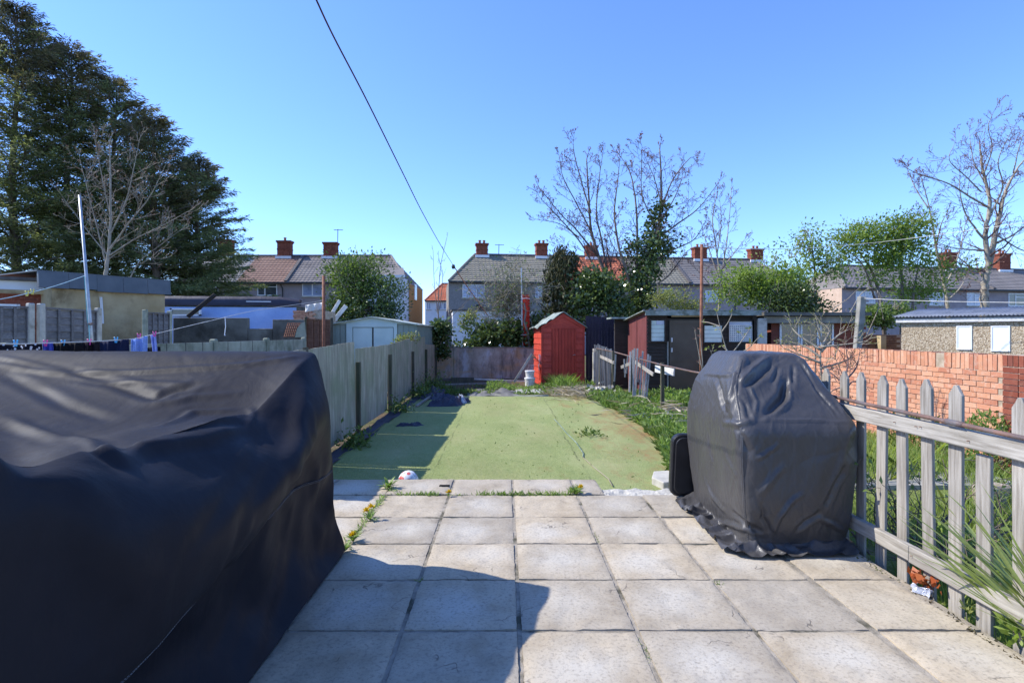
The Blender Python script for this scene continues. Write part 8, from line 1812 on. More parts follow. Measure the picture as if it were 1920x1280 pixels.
2,1,1,0,0,0,0,0,0,0,1,1,-24,18,4,6,4,4,1,0,1,-1,0,0,0,-1,-1,-1,-1,-1,-2,-4,1,2,5,5,-6,-2,-10,-1,1,0,0,0,-1,0,-3,2,1,1,2,2,2,2,2,-2,-7,17,11,0,0,0,-1,1,-1,0,1,1,1,0,-1,0,0,1,0,1,0,0,4,-2,-22,7,-3,-2,-2,-1,-1,-2,-2,-2,-2,-2,-1,-2,-2,-1,-3,-1,-3,-2,-2,-3,-3,-1,-1,0,0,0,-9,-6,0,-1,1,1,-1,0,0,1,0,1,0,1,0,0,0,0,0,0,-1,0,0,3,2,3,11,1,1,2,3,2,1,2,-5,2,3,2,1,2,1,4,1,5,10,-2,-4,12,0,0,0,-1,0,0,0,1,0,0,0,0,1,0,1,-1,0,0,-7,-3,2,-4,-2,-2,-3,-3,-1,-1,-1,-3,-2,-1,-3,-2,-1,-3,-1,-3,-2,-3,-1,-1,-1,-2,-2,-3,-1,3,-1,-13,0,0,-1,0,1,0,0,0,0,-1,1,0,0,0,0,0,0,0,1,-1,0,9,5,5,2,-1,1,2,3,3,2,1,-4,1,2,3,2,1,3,1,3,2,-5,15,1,1,6,1,0,-1,0,0,0,0,0,0,0,0,-1,1,0,1,0,-1,0,-6,0,-6,0,-2,-3,-3,-2,-1,-1,-1,-3,-3,-1,-2,-2,-1,-3,-3,-3,1,-1,-1,-3,-3,-1,-2,-3,-5,-1,0,-4,0,0,0,0,0,0,0,0,0,-1,-1,1,-1,0,1,0,0,0,1,6,0,5,2,2,5,2,1,0,3,2,3,864,1,1,1,1,-1,-1,-1,-1,-1,1,1,0,0,0,-1,-1,2,-2,0,0,0,1,0,0,0,0,0,-1,0,0,0,1,1,0,2,3,-1,1,1,1,0,1,0,0,0,0,0,0,0,0,0,1,0,0,-1,0,-3,1,0,-1,-2,-5,-5,2,0,0,0,-1,-1,-1,0,0,0,0,1,1,1,1,-1,0,-1,5,5,-1,0,-2,-2,1,-1,0,0,0,0,0,0,-43,-1,-1,-1,0,1,0,1,0,-1,0,2,0,-1,-1,-1,2,-2,-1,0,-1,0,0,0,0,0,0,0,2,0,-1,1,0,-2,3,0,-2,-3,0,2,4,-1,-2,1,0,0,0,0,0,1,0,0,0,0,-1,1,0,-2,0,3,2,0,-2,3,-2,0,0,0,0,0,0,-1,0,0,1,-1,0,0,0,4,-3,-1,-6,3,-5,3,4,0,-2,3,0,1,0,0,0,-1,-43,0,0,0,-1,-2,0,0,1,3,-2,0,0,0,0,-1,-2,1,1,0,0,0,0,0,0,0,0,1,-2,0,1,1,-3,4,-3,2,-5,8,1,-1,-6,1,2,-1,0,1,0,-1,0,-1,0,0,-2,1,3,0,0,-1,-2,0,1,3,2,1,0,0,0,0,1,1,1,1,0,0,-1,0,-1,-1,-1,-3,6,-4,1,-5,6,-5,0,1,-2,-1,0,-1,2,1,1,1,-45,0,-1,0,0,2,0,0,0,-2,2,-1,0,1,0,0,1,0,1,-1,2,0,-1,0,0,0,0,-2,1,0,1,-3,4,-3,1,-2,4,-5,-2,-3,2,1,0,1,0,-2,-1,0,0,1,0,0,2,-1,-3,-2,0,7,1,-2,-1,2,0,1,-1,-1,0,-1,0,0,0,1,0,0,1,0,1,0,0,1,-3,9,-6,-1,1,-2,1,2,1,-1,-2,0,-2,0,1,1,-58,-1,2,-1,0,1,2,0,-1,1,-1,-1,0,-1,1,2,-2,0,2,1,-2,0,0,0,0,0,0,0,0,1,-1,3,-2,0,1,-2,-1,-1,0,1,0,-2,-1,0,0,2,0,2,0,-1,0,0,0,-2,0,1,1,-1,0,-2,2,-2,-1,-1,0,1,-1,1,0,0,0,0,0,0,-1,0,-1,0,0,0,1,0,11,-9,3,-2,1,1,3,-2,1,-1,0,0,-2,0,-56,0,-3,2,1,0,-2,0,1,1,0,1,-1,1,-1,0,0,-2,-1,0,1,-1,1,0,0,0,-1,0,1,1,1,-2,2,1,-1,-1,-1,1,1,2,-3,0,0,1,2,-2,2,-2,-1,0,-1,1,-1,2,-2,1,0,-2,0,-1,5,-2,2,2,3,1,1,0,-1,-1,0,-1,1,0,1,0,-1,0,-1,-2,-1,-4,-5,15,-4,-3,-5,-2,1,3,1,2,-2,0,1,0,-57,0,1,-1,-1,-2,2,0,0,-1,1,-1,1,1,1,0,1,-2,-1,-1,1,1,0,1,0,0,1,0,0,-2,-1,1,-1,0,-1,0,1,1,-1,-1,2,0,2,0,-2,0,-1,0,1,-2,0,-1,0,0,3,-1,-1,3,0,3,-8,1,2,-1,-2,-1,0,0,0,0,0,0,-1,0,-1,0,1,-1,2,2,1,2,0,-8,1,11,0,1,-3,-2,-1,-1,3,-2,-1,1,-53,0,1,1,-1,0,-1,1,1,1,-1,-1,-1,-2,1,0,1,1,-1,1,0,0,0,-1,1,0,0,3,-2,0,0,-1,-1,0,0,0,1,0,0,0,1,1,-1,-2,0,0,1,2,-1,0,0,0,-1,0,-1,0,1,0,1,-1,-1,0,2,-1,0,1,0,-1,1,0,-1,0,1,0,-1,0,0,2,-1,0,-2,0,0,4,-1,-3,1,0,1,0,0,-1,-2,1,1,0,-51,0,1,-1,0,0,0,0,0,-1,1,0,0,0,-1,1,-1,2,0,0,-1,0,-2,0,-2,0,2,-1,1,0,0,0,1,0,0,1,0,0,0,0,-1,0,-1,0,0,1,-1,-1,1,1,0,-1,1,-1,0,1,0,1,-1,0,1,0,0,1,-2,-1,0,0,0,0,1,0,0,0,1,0,0,-1,1,-2,1,-1,2,-2,1,0,-1,0,0,0,0,1,1,1,0,-2,-55,2,0,0,1,1,0,1,0,-1,-1,0,1,0,-2,-1,0,0,1,0,0,0,1,0,1,1,-3,-1,-1,1,0,1,0,0,0,1,1,0,0,-1,-1,0,-1,0,1,0,0,0,1,1,-1,-1,0,2,1,-1,0,-1,1,-1,0,1,0,-1,1,-2,-1,1,0,1,0,0,0,1,0,0,0,0,-2,1,0,1,
-1,1,1,1,-1,-2,-1,0,1,1,1,-1,-2,-1,-51,0,0,0,0,0,2,0,-1,1,-1,0,0,-1,0,0,0,-1,0,0,0,0,1,1,0,0,0,0,1,0,0,0,-1,0,0,-1,0,0,0,0,0,0,0,0,0,1,0,0,0,1,0,1,0,-2,-1,1,0,0,-1,1,-1,0,0,0,0,2,0,0,-1,0,-1,0,0,0,1,0,0,0,2,0,0,0,1,-2,0,-1,1,1,-1,0,0,-1,-1,0,0,0,-46,-2,-1,-1,0,1,-1,-1,2,0,1,-1,-2,0,1,-1,1,0,0,0,0,0,-1,0,0,-1,2,0,0,0,0,1,1,-1,0,0,0,0,0,0,2,-2,0,0,0,-1,1,-1,-1,0,2,1,-1,0,-1,0,1,-1,-1,-1,1,-1,0,1,1,0,2,0,0,-1,0,0,-1,0,0,1,0,1,-1,0,1,0,-2,0,-2,1,1,1,2,-1,0,-1,0,0,1,2,-49,1,-2,0,0,-1,1,0,0,1,0,0,1,0,0,0,-1,0,1,-1,0,0,0,-1,1,0,-1,0,0,-1,1,0,0,2,-1,0,-1,1,0,1,-1,0,-1,-1,0,1,1,1,-1,-2,0,0,2,1,1,0,-2,0,-1,-1,0,0,0,-1,1,0,0,0,0,0,1,-1,1,-1,1,-1,1,0,1,0,0,0,0,-1,0,-1,0,1,1,1,-1,0,-1,0,1,0,-51,-1,0,1,0,1,-1,0,-2,0,2,3,1,0,-1,0,0,0,-1,1,0,0,0,1,0,0,0,0,-1,-1,-1,0,1,-2,1,0,1,-1,0,-1,0,1,1,0,-1,0,0,1,1,1,-1,-1,-2,1,0,0,0,-1,1,1,-1,0,-1,1,-1,0,-1,0,1,0,0,1,-1,1,-1,1,0,1,-1,0,0,-1,1,1,-1,0,1,-1,0,0,0,0,0,-1,0,0,-51,0,1,0,1,0,-1,-1,-1,0,0,2,0,1,0,0,0,1,0,-1,0,0,0,0,0,1,0,0,1,1,-1,-1,-1,1,-1,-1,0,1,0,0,-1,1,1,0,-1,0,-1,-1,1,0,1,-1,0,-2,0,0,1,2,1,0,-1,0,2,3,-3,0,0,0,0,1,0,0,0,-2,-1,0,0,-2,1,0,-1,1,0,0,0,0,0,0,0,-1,1,0,1,-1,-1,0,-49,0,0,0,0,-1,0,0,1,0,-1,0,0,0,1,2,2,-2,0,0,-1,-1,0,-1,0,-1,1,0,1,0,2,1,-1,-1,0,-1,-1,-1,0,1,1,0,-1,0,1,0,-1,-1,-1,1,-1,1,1,0,0,0,1,1,1,0,0,-1,5,-3,1,-1,-1,0,0,0,0,0,0,1,-1,-1,-1,0,0,0,1,1,-1,-2,0,-1,0,2,-3,2,0,1,-1,0,0,0,-47,2,1,-1,-1,0,0,1,1,1,-2,-6,0,2,2,2,-3,0,0,0,0,0,0,-1,-1,0,0,0,1,1,0,-2,0,0,7,-4,-2,-1,0,0,0,-1,1,1,0,0,1,0,-2,-2,1,2,1,1,-1,1,-1,0,-2,0,1,2,-1,-1,2,0,0,-2,-1,0,1,0,1,0,1,0,0,0,0,0,0,-1,0,0,0,0,0,-1,2,-1,2,0,0,1,0,-1,-39,0,0,1,-1,1,0,2,2,-6,-1,5,-3,-6,-2,-2,1,1,0,0,0,1,-1,1,-1,0,-1,0,-1,-1,-1,0,0,1,3,1,-1,-1,0,0,0,-1,-1,0,1,-1,0,0,0,0,1,1,0,-1,2,0,0,-2,-1,0,1,0,8,-10,0,1,0,2,1,1,0,1,-1,0,0,0,0,-1,0,0,-1,-1,0,1,3,4,1,-3,-6,1,1,2,3,1,0,0,-19,-1,0,0,2,0,2,1,3,-10,14,-9,22,-12,-4,-1,0,0,1,1,1,0,1,0,1,0,0,0,-1,0,0,-1,11,-11,-5,23,4,0,-2,-4,-5,-6,-2,0,-1,0,-1,1,2,1,-1,-2,-1,1,0,-1,-1,0,11,9,4,2,-18,-6,-2,5,-3,-1,0,-1,-1,-1,0,0,0,0,0,1,-1,0,0,0,0,2,11,16,-23,-11,6,0,0,3,-7,-1,-1,-1,0,0,0,0,-1,-1,-2,-4,2,6,-12,28,-41,31,-9,1,1,1,0,0,0,0,0,0,0,0,0,0,0,0,0,1,-10,21,-15,-4,-11,-1,1,2,5,8,3,0,0,0,0,0,0,0,0,0,0,0,0,0,0,0,-9,-3,4,-13,2,29,-10,-5,4,1,0,0,0,0,0,0,0,0,0,0,0,0,0,0,0,-2,3,-21,30,8,-5,-13,-3,-5,5,1,1,1,0,0,0,0,0,0,0,0,-8,8,20,-18,-2,-14,14,0,0,0,0,0,0,0,0,0,0,0,0,0,0,0,0,0,-1,-11,11,-14,10,3,1,1,0,0,0,0,0,0,0,0,0,0,0,0,0,0,0,0,0,0,0,-5,-8,10,3,-12,12,0,0,0,0,0,0,0,0,0,0,0,0,0,0,0,0,0,0,0,-16,3,-9,5,6,13,-2,0,0,0,0,0,523,-16,-12,-13,-14,-13,-14,-13,-14,-14,-14,-14,-14,-14,-13,-14,-14,-13,-13,-14,-13,-12,-17,4,0,0,-1,0,-2,1,-1,-1,0,0,0,0,0,-1,0,0,-1,-1,0,-1,-2,2,1,1,-2,0,0,1,-1,0,0,0,0,0,0,0,0,-1,0,0,0,0,-1,0,0,-1,1,1,0,-1,0,0,0,0,0,0,0,0,0,-1,1,0,0,0,-1,1,0,-1,-1,1,-1,0,1,0,0,0,0,0,0,0,0,0,0,0,0,0,0,0,0,0,0,1,-1,0,0,0,0,0,0,0,0,0,0,0,-1,1,0,0,0,-1,1,0,0,1,-1,1,0,0,0,0,0,-1,1,0,0,0,0,0,0,0,0,0,0,0,0,0,0,0,0,0,0,0,0,0,0,0,0,0,0,-1,1,0,0,0,0,0,0,0,0,0,0,0,0,0,0,0,0,0,0,0,0,0,0,0,0,0,0,-1,1,0,0,0,0,0,0,0,0,0,0,0,0,0,0,0,0,0,0,0,
0,0,0,0,0,0,0,0,0,0,0,0,0,0,0,0,0,0,0,0,0,0,0,0,0,0,0,0,0,0,0,0,0,0,0,0,0,0,0,0,0,0,0,0,0,0,0,0,0,0,0,0,0,-1,0,0,0,0,0,0,0,0,0,0,0,0,0,0,0,0,0,0,0,0,0,0,0,0,0,0,0,0,0,0,0,0,0,0,0,0,0,0,0,0,0,0,0,0,0,0,0,0,0,0,0,0,0,0,0,0,0,0,0,0,0,0,0,0,0,0,0,0,0,0,0,0,0,0,0,0,1,-1,0,0,0,0,0,0,0,0,0,0,0,0,0,0,0,0,0,0,0,0,0,0,0,0,0,0,1,-1,0,0,0,0,0,0,0,0,0,0,0,1,0,-1,0,0,0,0,0,0,0,0,0,0,0,0,0,0,0,0,0,0,0,1,-1,0,0,0,0,0,1,-1,0,0,0,0,0,0,0,1,-1,0,0,0,0,1,-1,0,0,1,-1,0,0,0,0,0,0,0,1,-1,0,0,0,0,0,-1,0,1,3,-3,0,0,-1,1,0,0,0,0,0,0,0,0,0,0,0,0,1,-1,1,0,-2,-1,-2,2,0,1,0,0,0,0,0,0,0,0,0,1,0,-1,0,0,1,0,0,0,-5,4,-1,0,1,0,0,0,0,1,0,0,0,0,1,0,1,0,0,0,0,2,0,811,2,-6,4,-1,2,-2,-3,0,1,0,0,0,0,0,2,0,-2,2,1,-3,5,-1,-17,1,6,-4,0,-2,1,4,-1,-1,0,0,0,0,0,-1,-1,3,-2,-1,4,-4,-2,-19,0,0,0,0,0,1,-1,1,0,0,0,0,0,0,-1,1,-1,1,0,-1,-1,1,-19,-1,0,0,1,0,0,0,-1,0,0,0,0,1,0,0,0,0,-1,0,1,0,0,-20,0,0,0,0,0,0,0,1,0,0,0,0,-1,0,0,0,0,0,0,0,0,0,-19,0,0,0,-1,0,0,0,0,0,0,0,0,0,0,0,0,0,1,0,-1,0,1,-19,-1,0,0,1,0,0,0,-1,0,0,0,0,0,1,0,0,0,-1,0,0,0,0,-20,0,0,0,0,0,0,0,1,0,0,0,0,0,-1,0,0,0,0,0,0,0,1,-19,-1,0,0,0,0,0,0,0,0,0,0,0,0,0,0,0,0,0,1,0,0,-1,-20,1,0,0,0,0,0,-1,0,0,0,0,0,0,0,1,0,0,0,-1,0,0,1,-19,-1,0,0,0,0,0,1,0,0,0,0,0,0,0,-1,0,0,0,0,0,0,0,-20,0,0,0,0,0,0,0,0,0,0,0,0,0,0,0,0,0,0,0,0,0,1,-19,0,0,0,0,-1,0,0,0,0,0,0,0,0,0,0,0,1,0,0,0,0,-1,-19,-1,0,0,0,1,0,0,0,0,0,0,0,0,0,0,0,-1,0,0,0,0,1,-20,0,0,0,0,0,0,0,0,0,0,0,0,0,0,0,0,0,0,0,0,0,0,-19,0,0,-1,0,0,0,0,0,0,0,0,0,0,0,0,0,0,0,0,1,0,0,-20,0,0,1,0,0,0,0,0,0,0,0,0,0,0,0,0,0,0,0,-1,0,0,-19,-1,0,0,0,0,0,0,0,0,0,0,0,0,0,0,0,0,0,0,0,0,1,-20,1,-1,0,0,0,0,0,0,0,0,0,0,0,0,0,0,0,0,0,0,0,0,-19,-1,0,0,0,0,0,0,1,0,0,0,0,0,0,-1,0,0,0,0,0,1,0,-19,-1,1,0,0,0,0,0,-1,0,0,0,0,0,0,1,0,0,0,0,0,-1,0,-19,2,-2,1,0,0,0,1,0,0,0,0,0,0,0,0,0,0,-1,0,-1,0,0,-14,-4,7,0,-1,1,-1,-1,1,0,0,0,0,0,0,0,-1,0,1,0,1,-5,0,870,5,-2,3,0,3,-2,-3,0,0,0,0,0,0,0,3,-1,-2,2,0,-2,4,-2,4,2,8,-3,0,-2,1,4,-1,0,0,0,0,0,0,-2,0,2,-2,0,2,-4,-7,3,2,-1,2,1,-1,2,-1,1,0,0,0,0,0,0,-1,1,0,-1,0,0,-3,0,0,3,-1,1,-1,-1,-1,0,0,0,0,0,0,0,0,0,0,0,1,1,0,-1,1,0,0,0,0,-1,1,0,0,0,0,0,0,0,0,0,0,0,0,0,-1,0,1,0,1,-1,0,0,0,0,0,0,0,0,0,0,0,0,0,0,0,0,0,0,0,0,-1,0,0,0,-1,1,0,0,0,0,0,0,0,0,0,0,0,0,0,0,0,0,0,0,0,0,0,0,0,0,0,0,0,0,0,0,0,0,0,0,0,0,0,0,0,0,0,0,0,0,0,0,0,0,0,0,0,0,0,0,0,0,0,0,0,0,0,0,0,0,0,0,0,0,0,0,0,0,0,0,0,0,0,0,0,0,0,0,0,0,0,-1,1,0,0,0,0,0,0,0,0,0,0,0,0,0,0,0,0,0,0,0,0,0,1,-1,-1,1,0,0,0,0,0,0,0,0,0,0,0,0,0,0,0,0,0,0,0,-1,1,0,0,0,0,0,0,0,0,0,0,0,0,0,0,0,0,0,0,0,0,0,0,0,0,0,0,0,0,0,0,0,0,0,0,0,0,0,0,0,0,0,0,0,0,0,0,0,0,0,0,0,0,0,0,0,0,0,0,0,0,0,0,0,0,0,0,0,0,0,0,0,0,0,0,0,0,0,0,0,0,0,0,0,0,0,0,0,0,0,0,0,0,0,0,0,0,0,0,0,0,0,0,0,0,0,0,0,0,0,0,0,0,0,0,1,0,0,0,1,-1,0,0,0,0,0,0,0,0,0,0,0,0,0,0,0,0,0,0,0,0,0,0,0,0,0,0,0,0,0,0,0,0,0,0,0,0,0,0,0,0,0,1,-1,0,0,1,0,0,0,0,0,0,0,0,0,0,0,0,0,0,-1,0,0,-1,1,-5,0,0,0,0,0,0,0,0,0,0,0,0,0,0,0,0,0,0,0,0,3,-4,-5,4,-4,0,0,0,0,0,0,0,0,0,0,0,0,0,0,0,1,1,2,1,-10,8,-12,0,0,0,1,-1,0,0,1,0,0,0,0,-1,0,0,0,0,-1,7,3,])
# folds
FOLDS_BIG = [(0.035,0.03,[(-2.34,2.62,1.13),(-2.19,2.54,1.11),(-2.05,2.47,1.09),(-1.9,2.39,1.07),(-1.75,2.29,1.07),(-1.51,2.05,1.1),(-1.24,1.75,1.15),(-1.22,1.76,1.14),(-1.21,1.77,1.13),(-1.2,1.79,1.12)]),(0.026,0.025,[(-1.2,1.79,1.12),(-1.23,1.87,1.12),(-1.24,1.92,1.12),(-1.24,1.95,1.13),(-1.22,2.03,1.12),(-1.21,2.13,1.11),(-1.2,2.25,1.09),(-1.2,2.36,1.09),(-1.2,2.5,1.09),(-1.2,2.65,1.08)]),(-0.035,0.03,[(-2.53,3.25,1.29),(-2.4,3.21,1.27),(-2.28,3.16,1.25),(-2.15,3.12,1.23),(-2.05,3.07,1.21),(-1.95,3.02,1.19),(-1.84,2.97,1.17),(-1.83,3.0,1.18),(-1.81,3.03,1.19),(-1.78,3.06,1.2),(-1.75,3.07,1.21),(-1.73,3.1,1.22),(-1.7,3.13,1.23)]),(0.022,0.02,[(-2.98,3.33,1.33),(-2.87,3.3,1.31),(-2.77,3.27,1.3),(-2.67,3.25,1.29),(-2.52,3.22,1.27),(-2.37,3.18,1.26),(-2.23,3.14,1.24),(-2.07,3.14,1.24),(-1.9,3.14,1.23),(-1.72,3.11,1.23)]),(0.02,0.02,[(-3.08,3.44,1.37),(-2.87,3.36,1.34),(-2.69,3.3,1.31),(-2.5,3.24,1.28),(-2.38,3.25,1.28),(-2.25,3.25,1.29),(-2.12,3.26,1.29),(-1.93,3.29,1.3),(-1.72,3.31,1.31),(-1.53,3.34,1.33),(-1.44,3.37,1.34),(-1.35,3.39,1.36),(-1.27,3.44,1.37)]),(-0.025,0.03,[(-2.89,3.23,1.29),(-2.65,3.09,1.24),(-2.43,2.97,1.19),(-2.22,2.84,1.15),(-2.1,2.78,1.13),(-1.99,2.73,1.11),(-1.88,2.68,1.09)]),(0.022,0.02,[(-1.51,2.48,1.1),(-1.51,2.56,1.11),(-1.56,2.72,1.1),(-1.58,2.85,1.11),(-1.52,2.87,1.11),(-1.45,2.89,1.11),(-1.39,2.91,1.11)]),(-0.02,0.02,[(-1.26,2.11,1.15),(-1.25,2.18,1.15),(-1.24,2.26,1.15),(-1.23,2.35,1.14),(-1.22,2.42,1.13),(-1.21,2.53,1.1),(-1.2,2.62,1.08)]),(-0.02,0.05,[(-1.21,3.27,1.32),(-1.16,3.08,1.22),(-1.12,2.94,1.13),(-1.11,2.85,1.04),(-1.01,2.45,0.96),(-0.98,2.26,0.88),(-0.96,2.1,0.8),(-1.03,2.1,0.63),(-1.24,2.38,0.33),(-1.24,2.24,0.21)]),(0.022,0.04,[(-1.11,3.17,1.22),(-1.05,2.94,1.09),(-1.0,2.76,0.99),(-0.96,2.61,0.89),(-1.24,3.24,0.53),(-1.28,3.23,0.32),(-1.25,3.06,0.19),(-1.2,2.83,0.12),(-1.14,2.59,0.09),(-1.12,2.44,0.04)]),(-0.016,0.03,[(-1.18,2.89,1.1),(-1.14,2.68,1.05),(-1.07,2.43,1.01),(-1.04,2.28,0.97),(-0.99,2.03,0.93),(-0.98,1.88,0.88),(-0.98,1.78,0.83),(-1.01,1.72,0.72),(-1.04,1.68,0.62),(-1.29,1.98,0.32)]),(0.02,0.03,[(-1.06,3.07,1.14),(-1.02,3.01,0.98),(-1.16,3.46,0.71),(-1.15,3.49,0.51),(-1.18,3.64,0.23),(-1.13,3.54,0.03)]),(-0.035,0.06,[(-2.21,2.47,1.1),(-1.83,2.12,1.07),(-1.12,1.35,1.18),(-1.11,1.4,1.11),(-1.1,1.41,0.97),(-1.09,1.44,0.82),(-1.08,1.47,0.67)]),(-0.025,0.06,[(-1.92,2.14,1.07),(-1.13,1.34,1.19),(-1.12,1.43,1.12),(-1.06,1.47,1.06),(-1.06,1.56,0.98),(-1.01,1.6,0.92),(-1.0,1.71,0.83)]),(0.02,0.05,[(-1.11,1.37,1.14),(-1.09,1.42,1.08),(-1.07,1.47,1.02),(-1.05,1.52,0.96),(-1.03,1.56,0.91),(-1.02,1.61,0.85),(-1.01,1.67,0.79)]),(0.016,0.03,[(-0.96,2.55,0.9),(-0.96,2.41,0.88),(-0.96,2.29,0.85),(-0.95,2.17,0.83),(-0.97,2.13,0.76),(-1.0,2.1,0.68),(-1.26,2.55,0.41)]),(-0.014,0.03,[(-0.97,2.38,0.78),(-1.17,2.74,0.55),(-1.21,2.7,0.45),(-1.24,2.66,0.36),(-1.26,2.59,0.26),(-1.25,2.47,0.2),(-1.22,2.33,0.16)]),(0.016,0.025,[(-1.8,2.89,1.14),(-1.75,2.91,1.16),(-1.7,2.95,1.16),(-1.66,3.0,1.17),(-1.58,3.02,1.18),(-1.51,3.05,1.18),(-1.43,3.07,1.18)]),(0.014,0.012,[(-1.19,2.63,1.08),(-1.2,2.66,1.1),(-1.21,2.7,1.11),(-1.27,2.84,1.11),(-1.31,2.91,1.11),(-1.32,2.92,1.11),(-1.34,2.93,1.12)]),(-0.016,0.02,[(-2.18,2.58,1.11),(-2.03,2.49,1.09),(-1.86,2.38,1.07),(-1.52,2.03,1.1),(-1.23,1.7,1.15),(-1.2,1.71,1.12),(-1.16,1.71,1.1)]),(0.014,0.03,[(-1.0,1.73,0.79),(-1.0,1.71,0.76),(-1.01,1.7,0.73),(-1.02,1.69,0.7),(-1.03,1.69,0.64),(-1.05,1.7,0.58),(-1.29,2.07,0.31)]),(-0.014,0.03,[(-1.04,1.57,0.78),(-1.05,1.56,0.75),(-1.05,1.55,0.72),(-1.06,1.54,0.69),(-1.06,1.53,0.66),(-1.06,1.53,0.62),(-1.07,1.53,0.59)])]
